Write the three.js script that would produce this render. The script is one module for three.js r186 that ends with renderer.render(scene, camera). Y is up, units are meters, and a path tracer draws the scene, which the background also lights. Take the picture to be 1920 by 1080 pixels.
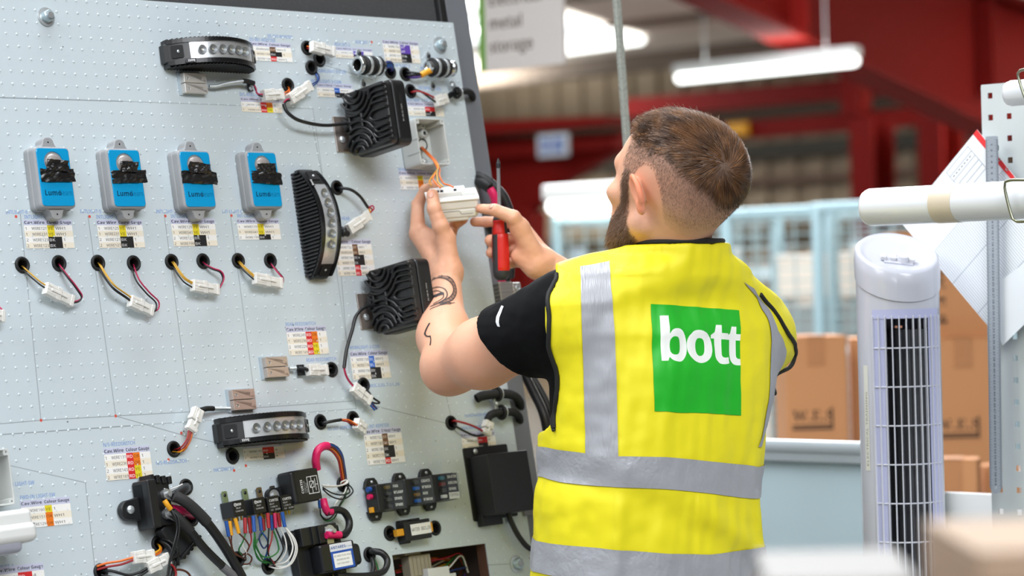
import * as THREE from 'three';
import { RoundedBoxGeometry } from 'three/addons/geometries/RoundedBoxGeometry.js';
import { mergeGeometries, mergeVertices } from 'three/addons/utils/BufferGeometryUtils.js';
import { ImprovedNoise } from 'three/addons/math/ImprovedNoise.js';
import { RectAreaLightUniformsLib } from 'three/addons/lights/RectAreaLightUniformsLib.js';

// ---------- camera, exposure ----------
const scene = new THREE.Scene();
const camera = new THREE.PerspectiveCamera(12.5776, 1920 / 1080, 0.1, 120);
camera.position.set(0, 1.5, 0);
camera.rotation.z = -THREE.MathUtils.degToRad(1.5);
camera.focus = 4.08;
camera.userData.fStop = 3.7;
camera.updateProjectionMatrix();
const renderer = new THREE.WebGLRenderer({ antialias: true });
renderer.toneMapping = THREE.LinearToneMapping;
renderer.toneMappingExposure = 1.13;
renderer.shadowMap.enabled = true;
RectAreaLightUniformsLib.init();
scene.background = new THREE.Color(0x0c0c0d);

// ---------- large lights: daylight roof lights of the hall, far ones added to brighten the background (glowing sheet + area light of the same size below it) ----------
const HALL_YAW = -0.7818;                       // the hall and the bench stand turned to the camera
const ROOF_Y = 4.3;
function hallPoint(x, y, z) { const c = Math.cos(HALL_YAW), s = Math.sin(HALL_YAW); return new THREE.Vector3(c * x + s * z, y, -s * x + c * z); }
const ROOF_LIGHTS = [                           // x, z in the hall's axes, size, strength
  [0.9, -1.2, 2.2, 3.2, 12.0],
  [-3.2, 1.6, 2.2, 3.2, 7.0],
  [-3.7, -2.4, 1.6, 2.4, 9.0],
  [2.2, 3.6, 2.2, 3.2, 6.0],
  [-6.2, -7.2, 2.0, 3.0, 21.0],  // from here on: unseen roof lights added to brighten the background
  [-10.0, -10.0, 2.0, 4.0, 20.0],
  [-15, -15, 2.0, 6.0, 2.0],
  [-20, -18, 2.0, 6.0, 7.0],
];

// ---------- helpers ----------
const V = (x, y, z) => new THREE.Vector3(x, y, z);
const rad = THREE.MathUtils.degToRad;
let seed = 7;
const rnd = () => { seed = (seed * 1664525 + 1013904223) >>> 0; return seed / 4294967296; };
const rr = (a, b) => a + (b - a) * rnd();
const noise = new ImprovedNoise();
const used = {};
function numbered(n) { if (!(n in used)) { used[n] = 0; return n; } used[n]++; return n + '_' + String(used[n]).padStart(3, '0'); }
function clean(g) {
  let q = g.index ? g.toNonIndexed() : g;
  const o = new THREE.BufferGeometry();
  o.setAttribute('position', q.attributes.position);
  if (!q.attributes.normal) q.computeVertexNormals();
  o.setAttribute('normal', q.attributes.normal);
  o.setAttribute('uv', q.attributes.uv || new THREE.BufferAttribute(new Float32Array(q.attributes.position.count * 2), 2));
  return o;
}
function joined(list) { list = [].concat(list); return list.length === 1 ? list[0] : mergeGeometries(list.map(clean)); }
function part(name, geos, mat, parent) {
  const m = new THREE.Mesh(joined(geos), mat);
  m.name = name; m.castShadow = m.receiveShadow = true;
  if (parent) parent.add(m);
  return m;
}
function tag(o, label, category, group) { o.userData.label = label; o.userData.category = category; if (group) o.userData.group = group; return o; }
function thing(name, label, category, pos = [0, 0, 0], group) {
  const o = new THREE.Group(); o.name = numbered(name); o.position.set(...pos); scene.add(o);
  return tag(o, label, category, group);
}
function struct(name, geos, mat) { const m = part(name, geos, mat); m.userData.kind = 'structure'; scene.add(m); return m; }
const T = (g, x = 0, y = 0, z = 0, rx = 0, ry = 0, rz = 0, s = 1) => {
  g.applyMatrix4(new THREE.Matrix4().compose(V(x, y, z), new THREE.Quaternion().setFromEuler(new THREE.Euler(rx, ry, rz)), typeof s === 'number' ? V(s, s, s) : V(...s))); return g;
};
const box = (w, h, d, x = 0, y = 0, z = 0, rx = 0, ry = 0, rz = 0) => T(new THREE.BoxGeometry(w, h, d), x, y, z, rx, ry, rz);
const rbox = (w, h, d, r, x = 0, y = 0, z = 0, rx = 0, ry = 0, rz = 0, seg = 2) => T(new RoundedBoxGeometry(w, h, d, seg, Math.min(r, w / 2 - 1e-5, h / 2 - 1e-5, d / 2 - 1e-5)), x, y, z, rx, ry, rz);
const cyl = (r1, r2, h, x = 0, y = 0, z = 0, rx = 0, ry = 0, rz = 0, n = 24) => T(new THREE.CylinderGeometry(r1, r2, h, n), x, y, z, rx, ry, rz);
const lathe = (pts, n = 28) => new THREE.LatheGeometry(pts.map((p) => new THREE.Vector2(p[0], p[1])), n);
const torus = (R, r, x = 0, y = 0, z = 0, rx = 0, ry = 0, rz = 0, a = 8, b = 28) => T(new THREE.TorusGeometry(R, r, a, b), x, y, z, rx, ry, rz);
function tube(pts, r, n = 8, seg) {
  const c = new THREE.CatmullRomCurve3(pts.map((p) => V(...p)), false, 'centripetal');
  const s = seg || Math.max(8, pts.length * 7);
  const g = new THREE.TubeGeometry(c, s, r, n, false);
  const caps = [0, 1].map((t) => { const k = new THREE.CircleGeometry(r, n); const q = new THREE.Quaternion().setFromUnitVectors(V(0, 0, 1), c.getTangent(t).multiplyScalar(t ? 1 : -1)); k.applyQuaternion(q); const p = c.getPoint(t); return k.translate(p.x, p.y, p.z); });
  return mergeGeometries([g, ...caps].map(clean));
}
// a ribbed hose: rings along a curve
function ribbed(pts, r, pitch, depth, n = 12) {
  const c = new THREE.CatmullRomCurve3(pts.map((p) => V(...p)), false, 'centripetal');
  const L = c.getLength(), steps = Math.round(L / pitch) * 4, fr = c.computeFrenetFrames(steps, false);
  const pos = [], uv = [], idx = [];
  for (let i = 0; i <= steps; i++) {
    const p = c.getPointAt(i / steps), k = i % 4, q = r - (k === 0 ? depth : k === 2 ? 0 : depth * 0.35);
    for (let j = 0; j <= n; j++) {
      const a = j / n * Math.PI * 2, d = fr.normals[i].clone().multiplyScalar(Math.cos(a)).addScaledVector(fr.binormals[i], Math.sin(a));
      pos.push(p.x + d.x * q, p.y + d.y * q, p.z + d.z * q); uv.push(j / n, i / steps);
      if (i < steps && j < n) { const u = i * (n + 1) + j; idx.push(u, u + 1, u + n + 1, u + 1, u + n + 2, u + n + 1); }
    }
  }
  const g = new THREE.BufferGeometry(); g.setAttribute('position', new THREE.Float32BufferAttribute(pos, 3)); g.setAttribute('uv', new THREE.Float32BufferAttribute(uv, 2)); g.setIndex(idx); g.computeVertexNormals(); return g;
}
function extrude(shape, depth, bevel = 0, seg = 2, curve = 10) {
  return new THREE.ExtrudeGeometry(shape, { depth: depth - 2 * bevel, bevelEnabled: bevel > 0, bevelThickness: bevel, bevelSize: bevel, bevelOffset: -bevel, bevelSegments: seg, curveSegments: curve }).translate(0, 0, bevel);
}
function poly(pts) { const s = new THREE.Shape(); pts.forEach((p, i) => (i ? s.lineTo(p[0], p[1]) : s.moveTo(p[0], p[1]))); s.closePath(); return s; }
function rrect(w, h, r, x = 0, y = 0, Type = THREE.Shape) {
  const s = new Type(), a = x - w / 2, b = y - h / 2;
  s.moveTo(a + r, b); s.lineTo(a + w - r, b); s.quadraticCurveTo(a + w, b, a + w, b + r); s.lineTo(a + w, b + h - r); s.quadraticCurveTo(a + w, b + h, a + w - r, b + h);
  s.lineTo(a + r, b + h); s.quadraticCurveTo(a, b + h, a, b + h - r); s.lineTo(a, b + r); s.quadraticCurveTo(a, b, a + r, b); return s;
}
function hole(x, y, r) { const p = new THREE.Path(); p.absarc(x, y, r, 0, Math.PI * 2, true); return p; }
// ---------- textures ----------
function dataTex(n, fn, srgb) {
  const d = new Uint8Array(n * n * 4);
  for (let y = 0; y < n; y++) for (let x = 0; x < n; x++) { const c = fn(x / n, y / n), i = (y * n + x) * 4; for (let k = 0; k < 3; k++) d[i + k] = Math.max(0, Math.min(255, (c.length ? c[k] : c) * 255)); d[i + 3] = 255; }
  const t = new THREE.DataTexture(d, n, n); t.wrapS = t.wrapT = THREE.RepeatWrapping; t.magFilter = THREE.LinearFilter; t.minFilter = THREE.LinearFilter; if (srgb) t.colorSpace = THREE.SRGBColorSpace; t.needsUpdate = true; return t;
}
// tileable fractal noise
function fbm(u, v, f, oct = 4) { let a = 0, w = 0.5; for (let k = 0; k < oct; k++) { const q = f * 2 ** k, x = u * q, y = v * q; const n = (i, j) => noise.noise(i + 0.37, j + 0.71, k * 9.7); const fx = u, fy = v; a += w * ((n(x, y) * (1 - fx) + n(x - q, y) * fx) * (1 - fy) + (n(x, y - q) * (1 - fx) + n(x - q, y - q) * fx) * fy); w *= 0.5; } return a; }
const TEX = {
  grain: dataTex(256, () => 0.35 + 0.5 * rnd()),
  soft: dataTex(256, (u, v) => 0.5 + 0.6 * fbm(u, v, 6, 5)),
  smudge: dataTex(256, (u, v) => 0.42 + 0.35 * fbm(u, v, 4, 5)),
};
const rep = (t, x, y = x) => { const c = t.clone(); c.repeat.set(x, y); c.needsUpdate = true; return c; };
function canvasTex(w, h, draw) { const c = document.createElement('canvas'); c.width = w; c.height = h; const g = c.getContext('2d'); draw(g, w, h); const t = new THREE.CanvasTexture(c); t.colorSpace = THREE.SRGBColorSpace; t.magFilter = THREE.LinearFilter; return t; }
const mat = (color, roughness = 0.5, metalness = 0, o = {}) => new THREE.MeshPhysicalMaterial({ color, roughness, metalness, ...o });
const MAT = {
  blackPlastic: mat(0x17181a, 0.45), blackGloss: mat(0x131416, 0.25), blackRubber: mat(0x141415, 0.62), blackAnodised: mat(0x161617, 0.4, 0, { clearcoat: 0.3, clearcoatRoughness: 0.35 }),
  zinc: mat(0xcdd3d5, 0.3, 0.6), steel: mat(0xb8bbbd, 0.34, 0.65), aluminium: mat(0xcfc8c2, 0.42, 0.85), darkMetal: mat(0x45484b, 0.4, 0.9),
  nylon: mat(0xeeece6, 0.42, 0, { transmission: 0.12, thickness: 0 }), whitePlastic: mat(0xdedfdc, 0.38), greyPlastic: mat(0x9c9fa1, 0.45),
  boxGrey: mat(0xc9ccc9, 0.42),
  wire: {},
};
const WIRE = { red: 0x9e1f24, crimson: 0xb01c4c, black: 0x17181a, yellow: 0xc89a35, orange: 0xdd6a1f, brown: 0x5a2d1f, green: 0x23702f, blue: 0x1f4f98, white: 0xe6e4df, violet: 0x4c2c7d, navy: 0x24366a, pink: 0xd21a5c, amber: 0xe09d1e };
for (const k in WIRE) MAT.wire[k] = mat(WIRE[k], 0.42);

// ---------- the hall ----------
const hallMat = {
  floor: mat(0x7b7976, 0.55, 0, { roughnessMap: TEX.smudge }),
  clad: mat(0x93826d, 0.7, 0, { bumpMap: rep(TEX.soft, 3), bumpScale: 0.002 }),
  roof: mat(0xd9cec5, 0.6), purlin: mat(0x74655a, 0.7), red: mat(0x6e0d07, 0.7, 0, { specularIntensity: 0.3 }),
  roofLight: mat(0xf2f5f3, 0.5, 0, { emissive: 0xf4fbff, emissiveIntensity: 1.6 }), tube: mat(0xffffff, 0.4, 0, { emissive: 0xfafffb, emissiveIntensity: 3 }),
};
const inHall = (o) => { o.rotation.y = HALL_YAW; return o; };
function hallStruct(name, geos, m) { return inHall(struct(name, geos, m)); }
function hallThing(name, label, category, p, group) { const o = thing(name, label, category, [0, 0, 0], group); o.position.copy(hallPoint(...p)); return inHall(o); }
hallStruct('floor', box(50, 0.2, 46, -11, -0.1, -5), hallMat.floor);
hallStruct('ceiling', box(50, 0.2, 46, -11, ROOF_Y + 0.1, -5), hallMat.roof);
hallStruct('wall_far', [box(50, ROOF_Y, 0.2, -11, ROOF_Y / 2, -25.6)].concat([...Array(60)].map((_, i) => box(0.16, ROOF_Y, 0.06, -28 + i * 0.45, ROOF_Y / 2, -25.47))), hallMat.clad);
hallStruct('wall_left', box(0.2, ROOF_Y, 46, -36, ROOF_Y / 2, -5), hallMat.clad);
hallStruct('wall_right', box(0.2, ROOF_Y, 46, 14, ROOF_Y / 2, -5), hallMat.clad);
hallStruct('wall_back', box(50, ROOF_Y, 0.2, -11, ROOF_Y / 2, 17.9), hallMat.clad);
// sheeting rails on the far wall
[[3.12, 0.2, 0x37342b], [2.75, 0.1, 0x5d4536], [3.62, 0.16, 0x4d443a], [2.1, 0.1, 0x5d5548]].forEach(([y, h, c]) => { const o = hallStruct('wall_rail', box(50, h, 0.12, -11, y, -25.35), mat(c, 0.7)); o.name = numbered('trim'); });
// purlins under the roof, and lighter strips of roof sheeting between them
for (const [z, h] of [[-13.5, 0.1], [-18.3, 0.04], [-20.8, 0.04], [-23.7, 0.2]]) { const o = hallStruct('purlin', box(50, h, 0.4, -11, ROOF_Y - h / 2, z), hallMat.purlin); o.name = numbered('trim'); }
// glowing roof lights, the added far ones too, each with its area light
ROOF_LIGHTS.forEach(([x, z, w, d, I]) => {
  const o = hallStruct('roof_light', box(w, 0.04, d, x, ROOF_Y - 0.02, z), hallMat.roofLight); o.name = numbered('window');
  const L = new THREE.RectAreaLight(0xf6faff, I, w, d); L.position.copy(hallPoint(x, ROOF_Y - 0.06, z)); L.rotation.set(-Math.PI / 2, 0, 0); L.rotateZ(HALL_YAW); scene.add(L);
});
// the slanting roof light seen above the sign
{ const g = extrude(poly([-16.8096,-16.4573, -18.3049,-19.3138, -19.618,-21.9801, -19.9745,-22.3501, -21.3686,-22.5288, -20.2154,-19.7711].reduce((a, v, i) => (i % 2 ? a[a.length - 1].push(-v) : a.push([v]), a), [])), 0.02); g.rotateX(-Math.PI / 2); g.translate(0, 4.26, 0); const o = hallStruct('roof_light', g, hallMat.tube); o.name = numbered('window'); }
// red portal frame on the right: rafter web, flanges and stiffeners
{
  const t = hallThing('steel_rafter', 'large dark red steel roof beam crossing the upper right corner', 'beam', [-11.23, 0, -14]);
  const pts = [[3.4, 4.25], [2.2, 3.72], [-2.3, 2.6], [-4.6, 2.0], [-4.6, 3.35], [-2.3, 3.62], [1, 4.28]];
  const web = extrude(poly(pts), 0.03); web.rotateY(-Math.PI / 2); part('web', web, hallMat.red, t);
  const flange = (a, b, w) => { const L = Math.hypot(b[0] - a[0], b[1] - a[1]); return box(w, 0.035, L, 0, (a[1] + b[1]) / 2, (a[0] + b[0]) / 2, -Math.atan2(b[1] - a[1], b[0] - a[0]), 0, 0); };
  part('lower_flange', [flange(pts[0], pts[1], 0.34), flange(pts[1], pts[2], 0.34), flange(pts[2], pts[3], 0.34)], hallMat.red, t);
  part('upper_flange', [flange(pts[4], pts[5], 0.3), flange(pts[5], pts[6], 0.3)], hallMat.red, t);
  const cable = tube([[-0.12, 3.95, 2.2], [-0.13, 3.62, 0.7], [-0.12, 3.42, -0.5], [-0.13, 3.05, -2], [-0.12, 2.75, -3.2]], 0.045); part('cable_tray', cable, mat(0x2b2220, 0.6), t);
  part('stiffener', box(0.3, 0.8, 0.03, 0, 3.6, -0.1), hallMat.red, t); part('stiffener', box(0.3, 0.7, 0.03, 0, 3.2, -2.3), hallMat.red, t);
}
// red rail and columns on the far right
{
  const t = hallThing('column_rail', 'red steel rail on two red columns below the far roof', 'beam', [-15.2, 0, -20]);
  part('rail', [box(9, 0.17, 0.2, 0.6, 3.0, 0)], hallMat.red, t);
  part('upper_rail', [box(9, 0.2, 0.3, 0.6, 3.42, -1.2)], hallMat.red, t);
  part('post', [box(0.22, 0.5, 0.2, 0.1, 3.3, 0.1)], hallMat.red, t);
}
for (const [x, l] of [[-14.25, 'nearer the head'], [-13.5, 'beside the perforated panel']]) {
  const t = hallThing('steel_column', `dark red steel column under the red rail, the one ${l}`, 'column', [x, 0, -19]);
  const s = new THREE.Shape(); part('web', box(0.02, 3, 0.2, -0.08, 1.45, 0), hallMat.red, t);
  part('flange', [box(0.26, 3, 0.03, 0, 1.45, 0.15), box(0.03, 3, 0.3, -0.1, 1.45, 0)], hallMat.red, t); part('flange', box(0.26, 3, 0.03, 0, 1.45, -0.15), hallMat.red, t);
}
// the second portal on the left behind the board: beam, slanting haunch and leg
{
  const t = hallThing('portal_frame', 'dark red steel portal with a slanting haunch behind the screwdriver', 'beam', [-15.5823,2.6798, -16]);
  const P0 = [-15.5823,2.6798], q = (a) => [a[0] - P0[0], a[1] - P0[1]];
  t.position.copy(hallPoint(P0[0], P0[1], -16));
  const pl = [[-16.6303,2.8233],[-14.4723,2.7629],[-14.5015,2.6105],[-15.1538,2.3635],[-15.5835,2.1236],[-15.6232,1.0387],[-15.9648,1.0401],[-15.9941,2.0101],[-16.394,1.9303],[-16.662,1.9859]].map(q);
  part('haunch', extrude(poly(pl), 0.12), hallMat.red, t);
  part('upper_flange', extrude(poly([[-16.625,2.9643],[-14.468,2.8858],[-14.4706,2.8112],[-16.6303,2.8233]].map(q)), 0.3), hallMat.red, t);
  part('tie_rail', extrude(poly([[-16.6327,2.7622],[-14.474,2.7146],[-14.4771,2.6268],[-16.6385,2.6071]].map(q)), 0.2), hallMat.red, t);
  part('leg_flange', extrude(poly([[-15.5818,2.1692],[-15.4498,2.1367],[-15.4899,1.0381],[-15.6232,1.0387]].map(q)), 0.25), hallMat.red, t);
}
// beam sign (blue and white) and the yellow plate on the red rail
const signText = canvasTex(256, 128, (g, w, h) => { g.fillStyle = '#c9ccd0'; g.fillRect(0, 0, w, h); g.fillStyle = '#3f62a4'; g.fillRect(24, 20, 90, 36); g.fillRect(130, 20, 100, 36); g.fillRect(24, 72, 80, 34); g.fillRect(120, 70, 110, 36); });
{ const a = [-15.1324,2.6026], b = [-14.7909,2.7375], w = b[0] - a[0], h = b[1] - a[1] + 0.05; const t = hallThing('beam_sign', 'small blue and white sign on the red beam left of the face', 'sign', [(a[0] + b[0]) / 2, (a[1] + b[1]) / 2, -15.6]); const g = new THREE.BoxGeometry(w, h, 0.02); const m = part('sign_plate', g, mat(0xc9ccd0, 0.5), t); const f = new THREE.PlaneGeometry(w * 0.98, h * 0.96).translate(0, 0, 0.012); part('sign_face', f, mat(0xffffff, 0.5, 0, { map: signText }), t); }
{ const a = [-16.6546,2.9422], b = [-16.3982,3.0677]; const t = hallThing('yellow_plate', 'yellow plate on the red rail just above the hair', 'sign', [(a[0] + b[0]) / 2, (a[1] + b[1]) / 2, -19.86]); part('plate', rbox(b[0] - a[0], b[1] - a[1], 0.06, 0.01), mat(0xd99a08, 0.5), t); }
// batten lamp hung in front of the beam
function batten(label, xa, xb, y, z, glow, up = 0.3) {
  const L = xb - xa, t = hallThing('batten_light', label, 'lamp', [(xa + xb) / 2, y, z]);
  part('housing', rbox(L, 0.07, 0.1, 0.015, 0, 0.06, 0), MAT.whitePlastic, t);
  const d = new THREE.CapsuleGeometry(0.036, L - 0.07, 8, 16).rotateZ(Math.PI / 2); part('diffuser', d, hallMat.tube, t);
  if (y > 2.5) { const cord = [[-L / 3, 0.09, 0], [-L / 3, ROOF_Y - y, 0]], cord2 = [[L / 3, 0.09, 0], [L / 3, ROOF_Y - y, 0]];
  part('suspension_wire', tube(cord, 0.006, 6), MAT.steel, t); part('suspension_wire', tube(cord2, 0.006, 6), MAT.steel, t); } else for (const s of [-1, 1]) part('bracket', rbox(0.02, 0.1, 0.02, 0.003, s * L * 0.4, 0.0, -0.04), MAT.steel, t);
  const l = new THREE.RectAreaLight(0xfbfffa, glow, L, 0.09); l.position.copy(hallPoint((xa + xb) / 2, y - 0.045, z)); l.rotation.set(-Math.PI / 2, 0, 0); l.rotateZ(HALL_YAW); scene.add(l);
  const u = new THREE.RectAreaLight(0xfbfffa, glow * up, L, 0.09); u.position.copy(hallPoint((xa + xb) / 2, y + 0.11, z)); u.rotation.set(Math.PI / 2, 0, 0); u.rotateZ(-HALL_YAW); scene.add(u);
}
batten('long glowing white batten lamp hanging under the roof right of the head', -12.2, -10.6, 2.956, -14, 40);
for (const [x, z, w] of [[-25, -22.8, 'against the far left wall'], [-13.3, -21.7, 'far right beyond the perforated panel'], [-12.4, -19, 'right of the red rafter'], [-9, -17, 'farthest right near the right wall']]) batten('added unseen batten lamp hung under the roof ' + w, x, x + 1.6, 3.5, z, 300, 1.5);  // batten lamps added out of view to brighten the roof
// hanging aisle sign
const aisle = canvasTex(512, 400, (g, w, h) => { g.fillStyle = '#f3ece7'; g.fillRect(0, 0, w, h); g.fillStyle = '#77b43c'; g.fillRect(0, 0, 40, h); g.fillStyle = '#75685f'; g.font = 'bold 74px sans-serif'; ['Electrical', 'metal', 'storage'].forEach((s, i) => g.fillText(s, 64, 118 + i * 102)); });
{
  const c = [-5.6007,2.2794,-5.7127], t = hallThing('hanging_sign', 'white hanging sign with a green edge and three lines of grey lettering', 'sign', c);
  part('sign_board', rbox(0.365, 0.285, 0.012, 0.003, 0, 0.035, 0), mat(0xd8d0ca, 0.5), t);
  part('sign_face', new THREE.PlaneGeometry(0.362, 0.282).translate(0, 0.035, 0.007), mat(0xffffff, 0.5, 0, { map: aisle }), t);
  for (const x of [-0.15, 0.15]) part('suspension_wire', tube([[x, 0.17, 0], [x, ROOF_Y - c[1], 0]], 0.003, 6), MAT.steel, t);
}
// wire cages behind the person
const cageMat = mat(0x90a8ae, 0.45), meshMat = mat(0x9db0b2, 0.4, 0.3);
function cage(x0, x1, z, label) {
  const w = x1 - x0, t = hallThing('wire_cage', label, 'cage', [(x0 + x1) / 2, 0, z], 'roll cages across the aisle'), D = 0.7, Hh = 1.82;
  for (const sx of [-1, 1]) for (const sz of [0, -D]) part('post', rbox(0.045, Hh - 0.08, 0.045, 0.012, sx * (w / 2 - 0.02), Hh / 2 + 0.04, sz), cageMat, t);
  for (const y of [Hh - 0.02, 1.2, 0.22]) { part('rail', [rbox(w, 0.04, 0.03, 0.01, 0, y, 0), rbox(w, 0.04, 0.03, 0.01, 0, y, -D)], cageMat, t); part('side_rail', [box(0.03, 0.04, D, -w / 2 + 0.02, y, -D / 2), box(0.03, 0.04, D, w / 2 - 0.02, y, -D / 2)], cageMat, t); }
  const wires = []; for (let y = 0.3; y < Hh; y += 0.05) wires.push(box(w, 0.006, 0.006, 0, y, 0.0), box(w, 0.006, 0.006, 0, y, -D)); for (let x = -w / 2 + 0.1; x < w / 2; x += 0.1) wires.push(box(0.006, Hh - 0.3, 0.006, x, Hh / 2 + 0.1, 0.004), box(0.006, Hh - 0.3, 0.006, x, Hh / 2 + 0.1, -D));
  part('wire_mesh', wires, meshMat, t).userData.kind = 'stuff';
  part('base', rbox(w, 0.05, D, 0.01, 0, 0.19, -D / 2), MAT.darkMetal, t);
  for (const sx of [-1, 1]) for (const sz of [-0.08, -D + 0.08]) part('castor', cyl(0.075, 0.075, 0.03, sx * (w / 2 - 0.08), 0.08, sz, 0, 0, Math.PI / 2), MAT.blackRubber, t);
}
cage(-8.26, -7.5, -8.6, 'pale wire cage left of the beard, the leftmost of the three');
cage(-7.42, -6.8, -8.8, 'pale wire cage right of the neck, the middle one of the three');
cage(-6.76, -6.2, -8.6, 'pale wire cage beside the fan, the rightmost of the three');
// goods in and behind the cages
function carton(name, label, cat, p, s, color, yaw = 0, group) { const t = hallThing(name, label, cat, p, group); t.rotation.y = HALL_YAW + yaw; part('body', rbox(s[0], s[1], s[2], 0.01, 0, s[1] / 2, 0), mat(color, 0.7), t); part('lid', rbox(s[0] * 1.01, 0.03, s[2] * 1.01, 0.006, 0, s[1], 0), mat(color, 0.65), t); return t; }
carton('storage_crate', 'pale crate standing in the leftmost cage', 'crate', [-7.9, 0.22, -9], [0.5, 1.42, 0.4], 0xd9d6d2);
carton('storage_crate', 'beige crate lying across the top of the middle cage load', 'crate', [-7.05, 1.42, -9.2], [0.5, 0.18, 0.4], 0xd8cbbd);
carton('storage_crate', 'grey crate low in the middle cage', 'crate', [-7.1, 0.22, -9.2], [0.5, 1.15, 0.4], 0x8c8f8c);
carton('storage_crate', 'beige crate on the load of the rightmost cage', 'crate', [-6.5, 1.46, -9], [0.42, 0.16, 0.4], 0xd6c2b0);
carton('storage_crate', 'dark grey crate low in the rightmost cage', 'crate', [-6.5, 0.22, -9], [0.42, 1.05, 0.4], 0x6e736e);
// a long racking unit stacked with pale goods behind the cages
{
  const t = hallThing('storage_rack', 'grey storage rack with pale stock behind the wire cages', 'rack', [-9.2, 0, -12.5]);
  for (const x of [-2.6, -0.9, 0.8, 2.5]) for (const z of [0, -0.8]) part('upright', box(0.09, 1.75, 0.07, x, 0.875, z), mat(0x8e9aa0, 0.5), t);
  for (const y of [0.35, 1.0, 1.55]) part('shelf', rbox(5.3, 0.08, 0.9, 0.01, -0.05, y, -0.4), mat(0x9aa5a6, 0.5), t);
  let k = 0; for (const y of [0.39, 1.04]) for (let x = -2.4; x < 2.2; x += 0.55) { const h = rr(0.3, 0.5); part('stock_box', rbox(0.45, h, 0.6, 0.01, x + rr(0, 0.06), y + h / 2, -0.4), mat([0xd5d3cf, 0xb9b8b2, 0xcfc0b0, 0x9da3a4, 0xe0e0de][k++ % 5], 0.7), t); }
}
batten('short bright batten lamp above the leftmost wire cage', -8.24, -7.55, 1.865, -8.55, 5);
// cardboard cartons behind the bench
const kraft = mat(0xc58a5a, 0.75, 0, { bumpMap: rep(TEX.soft, 6), bumpScale: 0.0006 }), kraftDark = mat(0xb5773f, 0.75), kraftTape = mat(0xb57b4d, 0.6);
const wes = canvasTex(256, 160, (g, w, h) => { g.fillStyle = '#c58a5a'; g.fillRect(0, 0, w, h); g.fillStyle = '#2a1d15'; g.font = 'bold 84px serif'; g.fillText('W.E.S', 8, 90); g.fillRect(6, 112, 240, 10); g.fillRect(6, 128, 240, 16); g.fillRect(236, 16, 12, 128); });
const wesMat = mat(0xffffff, 0.75, 0, { map: wes });
function cardboard(label, p, s, yaw, print) {
  const t = hallThing('cardboard_carton', label, 'carton', p, 'brown cartons behind the bench'); t.rotation.y = yaw;
  part('carton_body', rbox(s[0], s[1], s[2], 0.006, 0, s[1] / 2, 0), kraft, t);
  part('flap', [rbox(s[0] * 1.005, 0.005, s[2] / 2 - 0.001, 0.002, 0, s[1] + 0.001, s[2] / 4), rbox(s[0] * 1.005, 0.005, s[2] / 2 - 0.001, 0.002, 0, s[1] + 0.001, -s[2] / 4)], kraft, t);
  part('packing_tape', [box(0.05, 0.002, s[2] + 0.004, 0, s[1] + 0.0045, 0), box(0.05, 0.08, 0.002, 0, s[1] - 0.038, s[2] / 2 + 0.0015)], kraftTape, t);
  if (print) part('print', T(new THREE.PlaneGeometry(print[2], print[3]), print[0], print[1], s[2] / 2 + 0.0015, 0, 0, print[4] || 0), wesMat, t);
}
cardboard('brown carton with black lettering right of the vest, the leftmost carton', [-4.618,0.9946,-5.8427], [0.175, 0.345, 0.2], 0.05, [-0.014, 0.118, 0.122, 0.078]);
cardboard('brown carton partly behind the left edge of the fan', [-4.5544,0.9831,-6.0467], [0.13, 0.345, 0.22], -0.1);
cardboard('tall brown carton with black lettering seen between the fan and the ruler', [-4.3295,0.8858,-6.1291], [0.23, 0.44, 0.3], 0.0, [-0.02, 0.195, 0.13, 0.075]);
cardboard('brown carton lying on the lettered carton, with upright print beside the fan', [-4.3775,1.3249,-6.1519], [0.3, 0.3, 0.26], 0.0, [-0.035, 0.12, 0.16, 0.06, -Math.PI / 2]);
cardboard('small brown carton with a pale top in front of the lettered carton', [-3.8684,0.9376,-5.4596], [0.13, 0.1, 0.1], -0.25);
cardboard('brown carton at the ruler edge, small and far right', [-3.8455,0.9261,-5.6232], [0.09, 0.085, 0.1], 0.1);
{ const p = [-4.1921,0.904,-5.7019]; const t = hallThing('packing_table', 'table carrying the brown cartons behind the bench', 'table', [p[0], 0, p[2]]); part('table_top', rbox(2.2, 0.04, 2.0, 0.005, 0, p[1] - 0.02, -0.2), MAT.greyPlastic, t); for (const sx of [-1, 1]) for (const sz of [-1.1, 0.7]) part('leg', rbox(0.06, p[1] - 0.04, 0.06, 0.01, sx, (p[1] - 0.04) / 2, sz), MAT.darkMetal, t); }
// the galvanised hanging pole behind the head
{ const a = [0.2096,2.0547,-4.9], b = [0.2254,1.7042,-4.9]; const k = (a[1]) / (a[1] - b[1]); const f = [a[0] + (b[0] - a[0]) * k, 0, a[2]]; const top = [a[0] + (a[0] - f[0]) / a[1] * 1.2, a[1] + 1.2, a[2]];
  const t = thing('steel_pole', 'thin galvanised steel pole standing behind the head', 'pole', f); const rel = (p) => V(p[0] - f[0], p[1] - f[1], p[2] - f[2]); const d = rel(top), L = d.length();
  const q = new THREE.Quaternion().setFromUnitVectors(V(0, 1, 0), d.clone().normalize()); const s = rrect(0.0125, 0.0125, 0.002); s.holes.push(rrect(0.009, 0.009, 0.001, 0, 0, THREE.Path));
  const g = extrude(s, L).rotateX(-Math.PI / 2).rotateY(0.5).applyQuaternion(q); part('tube', g, mat(0xa9ada5, 0.5, 0.2, { roughnessMap: TEX.grain }), t); part('foot', cyl(0.03, 0.035, 0.012, 0, 0.006, 0), MAT.steel, t); }

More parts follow.
